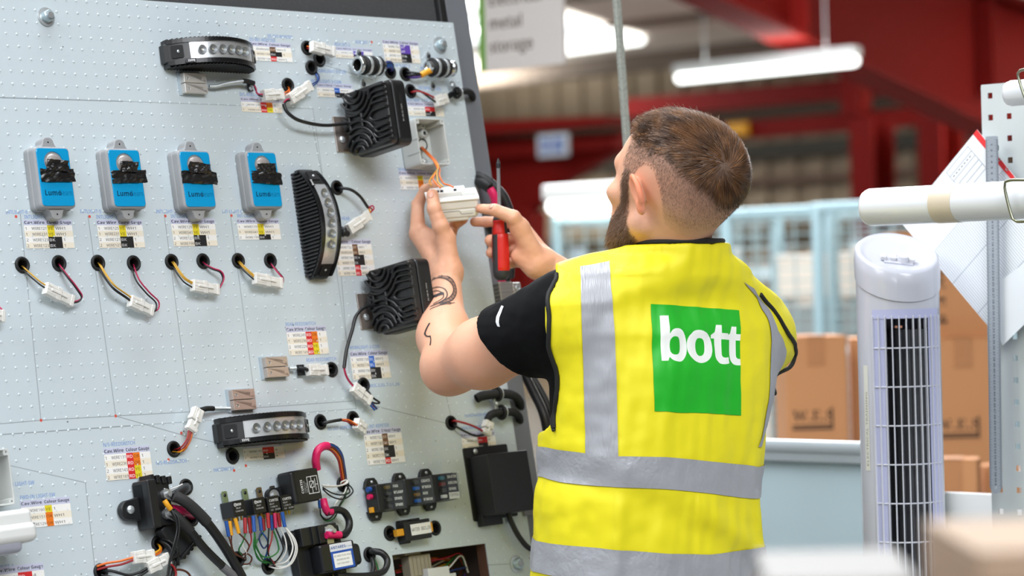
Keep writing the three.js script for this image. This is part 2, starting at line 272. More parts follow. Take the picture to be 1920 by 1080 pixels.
// ---------- the wiring training board ----------
const BOARD = new THREE.Matrix4().makeBasis(V(0.70453, 0.0012, -0.70968), V(-0.12195, 0.98533, -0.1194), V(0.69912, 0.17067, 0.69434)).setPosition(-0.4028, 1.5105, -4.2921);
const BQ = new THREE.Quaternion().setFromRotationMatrix(BOARD);
const origin = new WeakMap();
function onBoard(name, label, category, x, y, turn = 0, group, z = 0) {
  const o = thing(name, label, category, V(x, y, z).applyMatrix4(BOARD).toArray(), group);
  o.quaternion.copy(BQ).multiply(new THREE.Quaternion().setFromAxisAngle(V(0, 0, 1), turn)); origin.set(o, [x, y, z]); return o;
}
function put(o, x, y, turn = 0, z = 0) { o.position.copy(V(x, y, z).applyMatrix4(BOARD)); o.quaternion.copy(BQ).multiply(new THREE.Quaternion().setFromAxisAngle(V(0, 0, 1), turn)); return o; }
// points in the board's axes -> points in the thing's axes
const rel = (t, pts) => { const o = origin.get(t); return pts.map((p) => [p[0] - o[0], p[1] - o[1], (p[2] || 0) - (o[2] || 0)]); };
const BX0 = -0.66, BX1 = 0.5215, BY0 = -0.58, BY1 = 0.4775;
const GROMMETS = [[-0.4734,0.0449],[-0.4058,0.0465],[-0.3327,0.0463],[-0.2641,0.0446],[-0.1891,0.0462],[-0.1255,0.0463],[-0.0527,0.0462],[0.0149,0.0454],[0.1617,0.4136],[0.165,0.3791],[0.1068,0.3461],[0.3474,0.379],[0.3827,0.3765],[0.3895,0.3458],[0.1842,0.1699],[-0.2344,-0.2524],[-0.1198,-0.271],[0.0742,-0.2268],[0.1463,-0.2254],[0.1807,-0.1701],[0.1146,-0.1408],[0.3699,-0.2454],[-0.2204,-0.3133],[-0.2172,-0.3633],[-0.2885,-0.3973],[-0.4027,-0.4293],[-0.1374,-0.4355],[-0.0779,-0.4523],[0.1037,-0.333],[0.1402,-0.4536],[0.1918,-0.4224],[0.2965,-0.4224],[0.3975,0.2485],[0.1858,0.3941]];
const board = onBoard('wiring_board', 'large pale blue perforated wiring board leaning back, covered with wires, lamps and labels', 'board', 0, 0);
{
  const s = poly([[BX0, BY0], [BX1, BY0], [BX1, BY1], [BX0, BY1]]);
  for (const [x, y] of GROMMETS) s.holes.push(hole(x, y, 0.0098));
  const c = new THREE.Path(); [[0.191, -0.459], [0.191, -0.56], [0.411, -0.56], [0.411, -0.459]].forEach((p, i) => (i ? c.lineTo(...p) : c.moveTo(...p))); c.closePath(); s.holes.push(c);
  const g = extrude(s, 0.003).translate(0, 0, -0.003);
  const uv = g.attributes.uv, p = g.attributes.position; for (let i = 0; i < uv.count; i++) uv.setXY(i, (p.getX(i) - BX0) / (BX1 - BX0), (p.getY(i) - BY0) / (BY1 - BY0));
  const S = 2048 / (BX1 - BX0), SY = 1832 / (BY1 - BY0);
  const tex = canvasTex(2048, 1832, (k, w, h) => {
    k.fillStyle = '#c9d4d9'; k.fillRect(0, 0, w, h);
    const X = (x) => (x - BX0) * S, Y = (y) => h - (y - BY0) * SY;
    // rubbed and dirty patches with a grain of their own
    for (let i = 0; i < 9000; i++) { const a = rnd() * w, b = rnd() * h; if (noise.noise(a / 260, b / 260, 3) < 0.12) continue; k.fillStyle = `rgba(${rnd() < 0.5 ? '120,135,140' : '236,240,240'},0.05)`; k.fillRect(a, b, 2 + rnd() * 10, 1 + rnd() * 4); }
    for (let i = 0; i < 46; i++) { k.fillStyle = 'rgba(60,62,64,0.75)'; const a = rnd() * w, b = rnd() * h; k.fillRect(a, b, 2 + rnd() * 3, 2 + rnd() * 3); }
    const line = (pts, wd, col, dash) => { k.strokeStyle = col; k.lineWidth = wd; k.setLineDash(dash || []); k.beginPath(); pts.forEach((q, i) => (i ? k.lineTo(X(q[0]), Y(q[1])) : k.moveTo(X(q[0]), Y(q[1])))); k.stroke(); };
    line([[-0.5315,0.3072],[-0.4743,0.3057],[-0.2427,0.3073]], 2.6, '#8d979c'); line([[-0.2427,0.3073],[0.0006,0.3078],[0.1566,0.307]], 2.2, '#7c868b', [3, 3]); line([[0.1566,0.307],[0.1578,-0.2089]], 2, '#6d777c', [2.5, 3]); line([[0.1578,-0.2089],[-0.14,-0.2112],[-0.3054,-0.2111]], 2, '#6d777c', [2.5, 3]); line([[-0.3054,-0.2111],[-0.5504,-0.2106],[-0.6062,-0.2112]], 2.6, '#8d979c');
    for (const q of [[[-0.6039,-0.1955],[-0.4746,-0.1932],[-0.3364,-0.1943],[-0.1124,-0.1963],[0.1507,-0.1958]], [[-0.4643,0.125],[-0.4748,-0.1948]], [[-0.3392,0.1209],[-0.3364,-0.1943]], [[-0.1902,0.1235],[-0.1926,-0.198]], [[-0.055,0.1235],[-0.0567,-0.194]], [[-0.3364,-0.1943],[-0.215,-0.2308],[-0.1484,-0.2476]], [[0.2038,-0.2077],[0.367,-0.2471]], [[-0.5431,-0.2566],[-0.4089,-0.2928],[-0.4121,-0.4389]], [[0.1579,0.3928],[0.3053,0.3629]], [[0.1498,0.2826],[0.1662,0.015],[0.1535,-0.1489]], [[0.368,-0.191],[0.3749,-0.2522]], [[0.3517,-0.4934],[0.487,-0.5008]]]) line(q, 1.8, 'rgba(120,128,134,0.75)');
    k.setLineDash([]); k.textBaseline = 'middle';
    const word = (s, x, y, size, col = '#6f8fd0') => { k.font = `${size}px sans-serif`; k.fillStyle = col; k.save(); k.translate(X(x), Y(y)); k.scale(0.9, 1); k.fillText(s, 0, 0); k.restore(); };
    for (const [s, x, y] of [['INTLIGHT-6', -0.491,0.1275], ['INTLIGHT-4', -0.4583,0.1201], ['INTLIGHT-5', -0.3532,0.1285], ['INTLIGHT-3', -0.3241,0.12], ['INTLIGHT-3', -0.2063,0.1287], ['INTLIGHT-2', -0.1778,0.1209], ['INT-LIGHT-C', -0.0718,0.1288], ['INT-LIGHT-1', -0.0419,0.1217], ['DS-INT-REPETER', 0.0775,0.4309], ['DS-INT-REPETER', 0.0368,0.4234], ['AUX.SKT-2', 0.2265,0.4242], ['AUX.SKT-1', 0.2757,0.4304], ['AUX.SKT-2', 0.3627,0.3921], ['AUX', 0.4227,0.3898], ['WORKLIGHT-3-CON', 0.175,0.3748], ['WORKLIGHT-3-CON', 0.1609,0.3565], ['D/S-REEDSWITCH', -0.0005,0.3277], ['INTERWASH-OS-', 0.4103,0.3533], ['INTERWASH-CON', 0.375,0.3308], ['REAR-INT-LIGHT', 0.3339,0.2044], ['HEAR', 0.1852,0.1171], ['REAR-REEDSWITCH', 0.029,-0.0614], ['REAR-REEDSWITCH', 0.063,-0.1225], ['WORKLIGHT-2-CON', 0.1616,-0.1055], ['WORKLIGHT-2-CON', 0.1949,-0.1716], ['N/S-REEDSWITCH', -0.3674,-0.2373], ['N/S-REEDSWITCH', -0.2721,-0.2718], ['HANDWASH', -0.1611,-0.2904], ['NS-INT-REPETER', 0.0882,-0.2392], ['NS-INT-REPETER', 0.1687,-0.2403], ['HANDWASH-NS-', 0.4056,-0.2343], ['HANDWASH-CON', 0.3922,-0.256], ['F-IN LIGHT-SW', -0.5521,-0.2855], ['FWD-IN LIGHT-SW', -0.5298,-0.3063], ['FUSE-1', -0.5791,-0.4051]]) word(s, x, y, 15);
    k.fillStyle = '#d8574a'; for (const [x, y] of [[-0.4728,0.1201],[-0.3363,0.12],[-0.1885,0.1209],[-0.053,0.1217],[-0.4746,-0.1932],[-0.3364,-0.1943],[0.3145,0.4313],[-0.2465,-0.2685],[-0.1195,-0.2942],[-0.0943,-0.2882],[0.3915,-0.2972],[-0.2146,-0.2282],[0.1966,-0.2073]]) { k.beginPath(); k.arc(X(x), Y(y), 4, 0, 7); k.fill(); }
  });
  part('board_sheet', g, mat(0xffffff, 0.42, 0, { map: tex, roughnessMap: TEX.smudge, clearcoat: 0.25, clearcoatRoughness: 0.35 }), board);
  // embossed pips on a 20 mm grid
  const pip = new THREE.SphereGeometry(0.0022, 8, 4, 0, Math.PI * 2, 0, Math.PI / 2).rotateX(Math.PI / 2).scale(1, 1, 0.45);
  const at = []; for (let x = BX0 + 0.012; x < BX1 - 0.008; x += 0.02) for (let y = BY0 + 0.0085; y < BY1 - 0.006; y += 0.02) { if (GROMMETS.some((q) => Math.hypot(q[0] - x, q[1] - y) < 0.0145) || (x > 0.186 && x < 0.416 && y < -0.454)) continue; at.push([x + rr(-0.0004, 0.0004), y + rr(-0.0004, 0.0004)]); }
  const im = new THREE.InstancedMesh(pip, mat(0xcfdade, 0.3), at.length); at.forEach(([x, y], i) => im.setMatrixAt(i, new THREE.Matrix4().makeTranslation(x, y, -0.0001))); im.name = 'pip'; im.userData.kind = 'stuff'; im.castShadow = im.receiveShadow = true; board.add(im);
  // rubber grommets: each a ring with a sleeve through the sheet
  const gr = lathe([[0.0075, -0.02], [0.0095, -0.02], [0.0097, -0.001], [0.0128, 0], [0.0131, 0.0012], [0.0125, 0.003], [0.0108, 0.0042], [0.0088, 0.0035], [0.0077, 0.001], [0.0075, -0.02]], 30).rotateX(Math.PI / 2);
  for (const [x, y] of GROMMETS) { const m = part('cable_grommet', gr, MAT.blackRubber, board); m.position.set(x, y, 0); }
  // recess behind the cut-out, coloured dark to deepen its shade, with its raw brown edge
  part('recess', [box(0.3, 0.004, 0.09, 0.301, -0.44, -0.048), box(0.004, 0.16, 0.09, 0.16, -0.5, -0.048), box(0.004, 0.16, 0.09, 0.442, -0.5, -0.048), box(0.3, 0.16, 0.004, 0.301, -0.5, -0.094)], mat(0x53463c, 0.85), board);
  part('cut_edge', [box(0.004, 0.11, 0.022, 0.4125, -0.515, -0.0135), box(0.22, 0.002, 0.012, 0.3, -0.4585, -0.008)], mat(0x6d4a38, 0.85, 0, { bumpMap: TEX.grain, bumpScale: 0.001 }), board);
  // frame behind: speckled header, black seal, grey post, dark backing added so the holes look dark
  const speck = dataTex(512, () => { const v = 0.2 + 0.1 * rnd() + (rnd() < 0.04 ? 0.12 : 0); return [v, v * 1.0, v * 1.02]; }, true);
  const hd = new THREE.BoxGeometry(1.25, 0.5, 0.02).translate(-0.13, 0.65, -0.024); part('header_panel', hd, mat(0xffffff, 0.8, 0, { map: rep(speck, 6, 3), bumpMap: TEX.grain, bumpScale: 0.0004 }), board);
  part('seal_strip', [rbox(0.008, 0.46, 0.02, 0.003, 0.501, 0.69, -0.014), rbox(0.02, 0.46, 0.016, 0.004, 0.515, 0.69, -0.02)], MAT.blackRubber, board);
  part('frame_post', [rbox(0.056, 2.4, 0.045, 0.004, 0.5475, -0.3, -0.034)], mat(0x74777d, 0.42, 0, { bumpMap: TEX.grain, bumpScale: 0.0001 }), board);
  part('frame_post', [rbox(0.056, 2.4, 0.045, 0.004, -0.7, -0.3, -0.034)], mat(0x74777d, 0.42), board);
  part('backing', [box(1.2, 1.04, 0.004, -0.08, -0.05, -0.1)], mat(0x4e5157, 0.7), board);
  part('frame_rail', [box(1.22, 0.06, 0.05, -0.07, -1.0, -0.04), box(1.22, 0.05, 0.05, -0.07, 0.88, -0.05)], mat(0x74777d, 0.42), board);
}
// printed wire tables: one atlas, one sticker each
const CODE = { RD: ['#d8292c', '#fff'], OR: ['#ec7a1c', '#7a3d00'], YE: ['#e6d228', '#6b5c00'], BK: ['#1d1d1f', '#ddd'], BR: ['#6d4c33', '#d9c4b0'], BL: ['#2a66c4', '#dfe9ff'], VT: ['#6446ae', '#fff'] };
const TABLES = [
  [0.035,0.4196, 0.1259,0.3868, ['040 BR WH1', '194 BK 1', '196 RD WH1']], [0.2256,0.4194, 0.3123,0.3996, ['163 VT', '163 BK 1']], [0.3396,0.4374, 0.4255,0.3977, ['162 VT 1', '182 VT 1', '167 BK 1', '363 BK 1']],
  [-0.0001,0.3232, 0.0875,0.2975, ['245 RD OR 1', '229 RD YE 1']], [0.1711,0.3532, 0.2541,0.3288, ['158 BL WH1', '157 BK 1']], [0.3782,0.3271, 0.464,0.3015, ['187 RD 4', '191 BK 4']],
  [0.3334,0.2015, 0.4229,0.1679, ['179 YE WH1', '164 OR WH1', '185 OR WH1']],
  [-0.461,0.1151, -0.3722,0.0704, ['121 YE WH1', '231 YE WH1', '123 BK 1', '123 BK 1']], [-0.3249,0.1149, -0.237,0.07, ['125 YE WH1', '231 YE WH1', '121 BK 1', '127 BK 1']], [-0.1796,0.1165, -0.0905,0.0714, ['125 YE WH1', '041 YE WH1', '127 BK 1', '199 BK 1']], [-0.0439,0.1164, 0.0453,0.0811, ['179 YE WH1', '041 YE WH1', '199 BK 1']],
  [0.1603,0.0803, 0.2444,0.0174, ['152 BR WH1', '040 BR WH1', '194 BK 1', '170 BK 1', '150 RD WH1', '196 RD WH1']], [0.0282,-0.0659, 0.1149,-0.1138, ['245 RD OR 1', '236 RD OR 1', '229 RD YE 1', '169 RD YE 1']],
  [0.1604,-0.1119, 0.246,-0.1602, ['158 BL WH1', '174 BL WH1', '190 BK 1', '157 BK 1']], [-0.3683,-0.243, -0.2807,-0.293, ['131 RD OR 1', '236 RD OR 1', '143 RD YE 1', '169 RD YE 1']], [-0.0967,-0.2517, -0.0114,-0.2807, ['185 RD 4', '112 BK 4']],
  [0.1654,-0.2446, 0.2511,-0.3055, ['152 BR WH1', '180 BR WH1', '186 BK 1', '170 BK 1', '150 RD WH1']], [0.3894,-0.2634, 0.4717,-0.2948, ['124 RD 4', '191 BK 4']], [-0.5305,-0.3111, -0.4418,-0.3528, ['160 YE 1', '151 OR WH1', '129 OR WH1']], [-0.5921,-0.4054, -0.5039,-0.4497, ['131 RD 4', '236 RD 4', '143 BK 4']],
];
{
  const A = 2048, cw = 400, ch = 320, atlas = canvasTex(A, A, (k) => {
    k.fillStyle = '#fff'; k.fillRect(0, 0, A, A);
    TABLES.forEach(([, , , , rows], i) => {
      const x0 = (i % 5) * 409, y0 = Math.floor(i / 5) * 400, n = rows.length + 1, rh = ch / n; k.save(); k.translate(x0, y0);
      k.fillStyle = '#c9cbe0'; k.fillRect(0, 0, cw, rh); k.textBaseline = 'middle'; k.fillStyle = '#1f2136'; const fs = Math.min(52, rh * 0.8); k.font = `bold ${fs * 0.92}px sans-serif`;
      const fit = (s, x, y, w) => { const m = k.measureText(s).width; k.save(); k.translate(x, y); k.scale(Math.min(1, w / m), 1); k.fillText(s, 0, 0); k.restore(); };
      fit('Cav.Wire', 4, rh * 0.5, 170); fit('Colour Gauge', 190, rh * 0.5, 206);
      rows.forEach((r, j) => {
        const y = rh * (j + 1), [num, c1, c2, c3] = r.split(' '); k.fillStyle = j % 2 ? '#efe6d4' : '#f4f2ee'; k.fillRect(0, y, cw, rh); k.font = `${fs * 0.84}px sans-serif`; k.fillStyle = '#3b3b3d';
        fit(String(1 + (j >> 1)), 6, y + rh * 0.55, 20); fit('WIRE' + num, 60, y + rh * 0.55, 128);
        const wide = CODE[c1] && (c1 === 'BK' || c1 === 'VT' || (c1 === 'RD' && c2 === '4')); k.fillStyle = CODE[c1][0]; k.fillRect(190, y, wide ? 112 : 58, rh); k.fillStyle = CODE[c1][1]; fit(c1, 194, y + rh * 0.55, 50);
        if (CODE[c2]) { k.fillStyle = CODE[c2][0]; k.fillRect(248, y, 58, rh); k.fillStyle = CODE[c2][1]; fit(c2, 252, y + rh * 0.55, 48); k.fillStyle = '#3b3b3d'; if (c3) fit(c3, 318, y + rh * 0.55, 60); } else if (c2) { k.fillStyle = '#3b3b3d'; fit(c2, wide ? 310 : 256, y + rh * 0.55, 90); }
      });
      k.restore();
    });
  });
  const m = mat(0xffffff, 0.5, 0, { map: atlas });
  TABLES.forEach(([ax, ay, bx, by], i) => {
    const w = bx - ax, h = ay - by, g = new THREE.BoxGeometry(w, h, 0.0004), uv = g.attributes.uv, x0 = (i % 5) * 409, y0 = Math.floor(i / 5) * 400;
    for (let j = 0; j < uv.count; j++) uv.setXY(j, (x0 + 1 + uv.getX(j) * 398) / A, 1 - (y0 + 1 + (1 - uv.getY(j)) * 318) / A);
    const s = part('wire_table', g, m, board); s.position.set((ax + bx) / 2, (ay + by) / 2, 0.00035 + i * 0.00001);
  });
}

// ---------- lamps and boxes fixed on the board ----------
const screwGeo = () => [lathe([[0, 0.0022], [0.0012, 0.0022], [0.0028, 0.0016], [0.0032, 0], [0, 0]], 16).rotateX(Math.PI / 2), cyl(0.0011, 0.0011, 0.0006, 0, 0, 0.0022, Math.PI / 2, 0, 0, 6)];
function screws(t, pts, z, m = MAT.zinc, s = 1) { for (const [x, y] of pts) { const q = part('screw', screwGeo().map((g) => g.scale(s, s, s)), m, t); q.position.set(x, y, z); } }
const hex = (r, h) => cyl(r, r, h, 0, 0, h / 2, Math.PI / 2, 0, 0, 6);
function bolt(label, x, y, s = 1) {
  const t = onBoard('hex_bolt', label, 'bolt', x, y, 0, 'large bolts that hold the board');
  part('washer', lathe([[0, 0.0], [0.0155 * s, 0], [0.0155 * s, 0.0018], [0, 0.0018]], 32).rotateX(Math.PI / 2), MAT.zinc, t);
  part('nut', T(lathe([[0.0055, 0], [0.0098 * s, 0], [0.0102 * s, 0.001], [0.0102 * s, 0.007], [0.0095 * s, 0.009], [0.0055, 0.0092]], 6), 0, 0, 0.0018, Math.PI / 2), mat(0xb9cbd2, 0.28, 0.55), t);
  part('thread_end', cyl(0.0052, 0.0056, 0.013, 0, 0, 0.0075, Math.PI / 2, 0, 0, 20), MAT.steel, t);
}
bolt('zinc hex bolt with washer alone in the top left corner of the board', -0.3698,0.4384); bolt('zinc hex bolt in the top right corner of the board', 0.4785,0.4334); bolt('zinc hex bolt with washer low on the board beside the vest', 0.4775,-0.5017);
// blue-fronted interior lamps, their lenses blanked with tape
const lumo = canvasTex(256, 384, (g, w, h) => { g.fillStyle = '#0797cf'; g.fillRect(0, 0, w, h); g.fillStyle = '#0b3550'; g.font = 'bold 50px sans-serif'; g.fillText('Lumo', 24, 314); g.font = '50px sans-serif'; g.fillStyle = '#0d5f8c'; g.fillText('Beam', 138, 314, 108); });
function crumple(w, h, amp, s, cols = 16, rows = 8) {
  const g = new THREE.PlaneGeometry(w, h, cols, rows), p = g.attributes.position;
  for (let i = 0; i < p.count; i++) { const x = p.getX(i), y = p.getY(i), e = Math.abs(x) / (w / 2); p.setXYZ(i, x + 0.0012 * noise.noise(y * 300, s, 1), y + 0.0016 * e * noise.noise(x * 120, s, 5), amp * (0.5 + noise.noise(x * 150 + s, y * 190, s)) - 0.0022 * e * e); }
  const b = g.clone(); b.translate(0, 0, -0.0004); b.index.array.reverse(); g.computeVertexNormals(); b.computeVertexNormals(); return mergeGeometries([g, b]);
}
const tapeMat = mat(0x141415, 0.3, 0, { clearcoat: 0.4, clearcoatRoughness: 0.3 });
function lumoLamp(label, x, y, k) {
  const t = onBoard('tape_covered_lamp', label, 'lamp', x, y, 0, 'blue-fronted lamps in a row');
  const s = rrect(0.066, 0.097, 0.0085);
  part('housing', [extrude(s, 0.0265, 0.004, 3).translate(0, 0, 0.0), extrude(rrect(0.069, 0.1, 0.0095), 0.012, 0.002, 2)], mat(0x97999b, 0.45), t);
  const lug = new THREE.Shape(); lug.moveTo(-0.021, 0.047); lug.quadraticCurveTo(-0.012, 0.049, -0.0105, 0.057); lug.quadraticCurveTo(-0.009, 0.065, 0, 0.065); lug.quadraticCurveTo(0.009, 0.065, 0.0105, 0.057); lug.quadraticCurveTo(0.012, 0.049, 0.021, 0.047); lug.closePath(); lug.holes.push(hole(0, 0.0565, 0.0032));
  const l1 = extrude(lug, 0.02, 0.0018); part('mounting_lug', l1, mat(0x97999b, 0.45), t); part('mounting_lug', l1.clone().rotateZ(Math.PI), mat(0xa5a6a6, 0.45), t);
  screws(t, [[0, 0.0565], [0, -0.0565]], 0.0145, MAT.darkMetal, 1);
  const face = rrect(0.0595, 0.0905, 0.0065); const c = new THREE.Path(); c.absellipse(0, 0.0235, 0.0172, 0.0165, 0, Math.PI * 2, true); face.holes.push(c);
  const fg = extrude(face, 0.0022, 0.0008), uv = fg.attributes.uv, p = fg.attributes.position; for (let i = 0; i < uv.count; i++) uv.setXY(i, p.getX(i) / 0.0595 + 0.5, p.getY(i) / 0.0905 + 0.5);
  part('front_panel', fg.translate(0, 0, 0.0258), mat(0xffffff, 0.16, 0, { map: lumo, clearcoat: 0.6, clearcoatRoughness: 0.1 }), t);
  part('lens', [lathe([[0, 0.006], [0.008, 0.0055], [0.0125, 0.003], [0.0145, 0], [0.0172, -0.003], [0, -0.004]], 32).rotateX(Math.PI / 2).translate(0, 0.0235, 0.0262)], mat(0x9a9390, 0.35, 0.2), t);
  const a = crumple(0.038 + 0.006 * rr(-1, 1), 0.017, 0.004, k * 3.1 + 1), b = crumple(0.063 + 0.004 * (k % 3), 0.0205, 0.0028, k * 5.3 + 2);
  part('tape_strip', T(a, 0.004, 0.0175, 0.0325, 0.1, 0, -0.06 + 0.05 * k * (k % 2 ? 1 : -1) * 0.5), tapeMat, t); part('tape_strip', T(b, 0.004, 0.0025, 0.0295, 0, 0, [0.01, 0.02, -0.03, -0.06][k]), tapeMat, t);
}
[['leftmost of the row of four', [-0.4108,0.1759,0.028]], ['second from the left in the row of four', [-0.2755,0.1756,0.028]], ['third from the left in the row of four', [-0.1352,0.1753,0.028]], ['rightmost of the row of four', [0.0049,0.1763,0.028]]].forEach(([w, p], k) => lumoLamp('grey lamp with taped blue front, ' + w, p[0], p[1], k));
// curved ribbed LED bar lamps
const bottSmall = canvasTex(256, 96, (g, w, h) => { g.fillStyle = '#161617'; g.fillRect(0, 0, w, h); g.fillStyle = '#d8d8d8'; g.font = 'bold 84px sans-serif'; g.save(); g.translate(w, h); g.rotate(Math.PI); g.fillText('bott', 30, 76); g.restore(); });
function ledBar(label, x, y, turn) {
  const t = onBoard('led_bar_lamp', label, 'lamp', x, y, turn, 'curved black bar lamps'), L = 0.186, Wd = 0.043, top = 0.058;
  const arcZ = (u) => { const e = Math.abs(u); return 0.013 + (top - 0.013) * Math.pow(Math.max(0, 1 - e * e), 0.85); };   // profile over the length, u -1..1
  const prof = new THREE.Shape(); prof.moveTo(-L / 2, 0.002); for (let i = 0; i <= 40; i++) { const u = -1 + i / 20; prof.lineTo(u * L / 2, arcZ(u)); } prof.lineTo(L / 2, 0.002); prof.closePath();
  const body = extrude(prof, Wd - 0.012, 0.0015).rotateX(Math.PI / 2).translate(0, (Wd - 0.012) / 2, 0); part('housing', body, MAT.blackAnodised, t);
  // cooling ribs on both flanks, square to the board
  const fins = []; for (let i = 0; i < 29; i++) { const u = -0.93 + i * 0.0664, hgt = arcZ(u) - 0.004; for (const s of [-1, 1]) fins.push(rbox(0.0028, 0.0085, hgt, 0.0008, u * L / 2, s * (Wd / 2 - 0.0022), hgt / 2 + 0.001, 0, 0, 0, 1)); }
  const finPart = (a) => { for (const g of a) part('cooling_rib', g, MAT.blackAnodised, t); }; finPart(fins);
  // rim round the lens
  const strip = (y0, y1, dz, u0, u1) => { const n = 28, pos = [], idx = []; for (let i = 0; i <= n; i++) { const u = u0 + (u1 - u0) * i / n, z = arcZ(u) + dz; pos.push(u * L / 2, y0, z, u * L / 2, y1, z, u * L / 2, y0, z - 0.004, u * L / 2, y1, z - 0.004); if (i < n) { const a = i * 4; idx.push(a, a + 4, a + 1, a + 1, a + 4, a + 5, a + 2, a + 3, a + 6, a + 3, a + 7, a + 6, a, a + 2, a + 4, a + 2, a + 6, a + 4, a + 1, a + 5, a + 3, a + 3, a + 5, a + 7); } } const e = n * 4; idx.push(0, 1, 2, 1, 3, 2, e, e + 2, e + 1, e + 1, e + 2, e + 3); const g = new THREE.BufferGeometry(); g.setAttribute('position', new THREE.Float32BufferAttribute(pos, 3)); g.setIndex(idx); return g.toNonIndexed(); };
  part('rim', strip(Wd / 2 - 0.0075, Wd / 2 - 0.0005, 0.0022, -0.97, 0.97), MAT.blackGloss, t); part('rim', strip(-Wd / 2 + 0.0005, -Wd / 2 + 0.0075, 0.0022, -0.97, 0.97), MAT.blackGloss, t);
  part('reflector', strip(-Wd / 2 + 0.0076, Wd / 2 - 0.0076, 0.0002, -0.66, 0.78), mat(0xd8dadb, 0.32, 0.6), t);
  for (let i = 0; i < 6; i++) { const u = -0.48 + i * 0.19, z = arcZ(u); const c = part('led_cup', lathe([[0.0015, -0.0005], [0.003, 0], [0.0075, 0.0024], [0.0078, 0.0026], [0.0072, 0.0016], [0.003, -0.0008]], 20).rotateX(Math.PI / 2), mat(0x8b8f91, 0.45, 0.5), t); c.position.set(u * L / 2, 0, z + 0.0012); const d = part('led_chip', rbox(0.0034, 0.0034, 0.001, 0.0003), mat(0xb7b2a0, 0.5), t); d.position.set(u * L / 2, 0, z + 0.0016); }
  part('lens', strip(-Wd / 2 + 0.0078, Wd / 2 - 0.0078, 0.0046, -0.66, 0.78), mat(0xffffff, 0.06, 0, { transmission: 1, thickness: 0 }), t);
  const pocket = extrude(rrect(0.02, 0.021, 0.003), 0.004); part('end_pocket', T(pocket.clone(), -0.83 * L / 2, 0, arcZ(0.83) - 0.0025, 0, -0.62, 0), mat(0x08080a, 0.7), t); part('end_pocket', T(pocket, 0.87 * L / 2, 0, arcZ(0.87) - 0.0025, 0, 0.68, 0), mat(0x08080a, 0.7), t);
  screws(t, [[-0.84 * L / 2, 0]], arcZ(0.83) + 0.001, MAT.zinc, 0.9); screws(t, [[0.87 * L / 2, 0]], arcZ(0.87) + 0.001, MAT.zinc, 0.9);
  part('logo', T(new THREE.PlaneGeometry(0.018, 0.0068), -0.7 * L / 2, -Wd / 2 + 0.0042, arcZ(-0.7) + 0.006, 0, -0.45, 0), mat(0xffffff, 0.5, 0, { map: bottSmall }), t);
}
ledBar('curved black LED bar lamp at the top of the board above the bright metal sensor', -0.064,0.3855, 0);
ledBar('curved black LED bar lamp standing upright right of the blue lamps', 0.1083,0.1046, -Math.PI / 2);
ledBar('curved black LED bar lamp lying low on the board beside the lower metal sensor', -0.0602,-0.2341, 0);
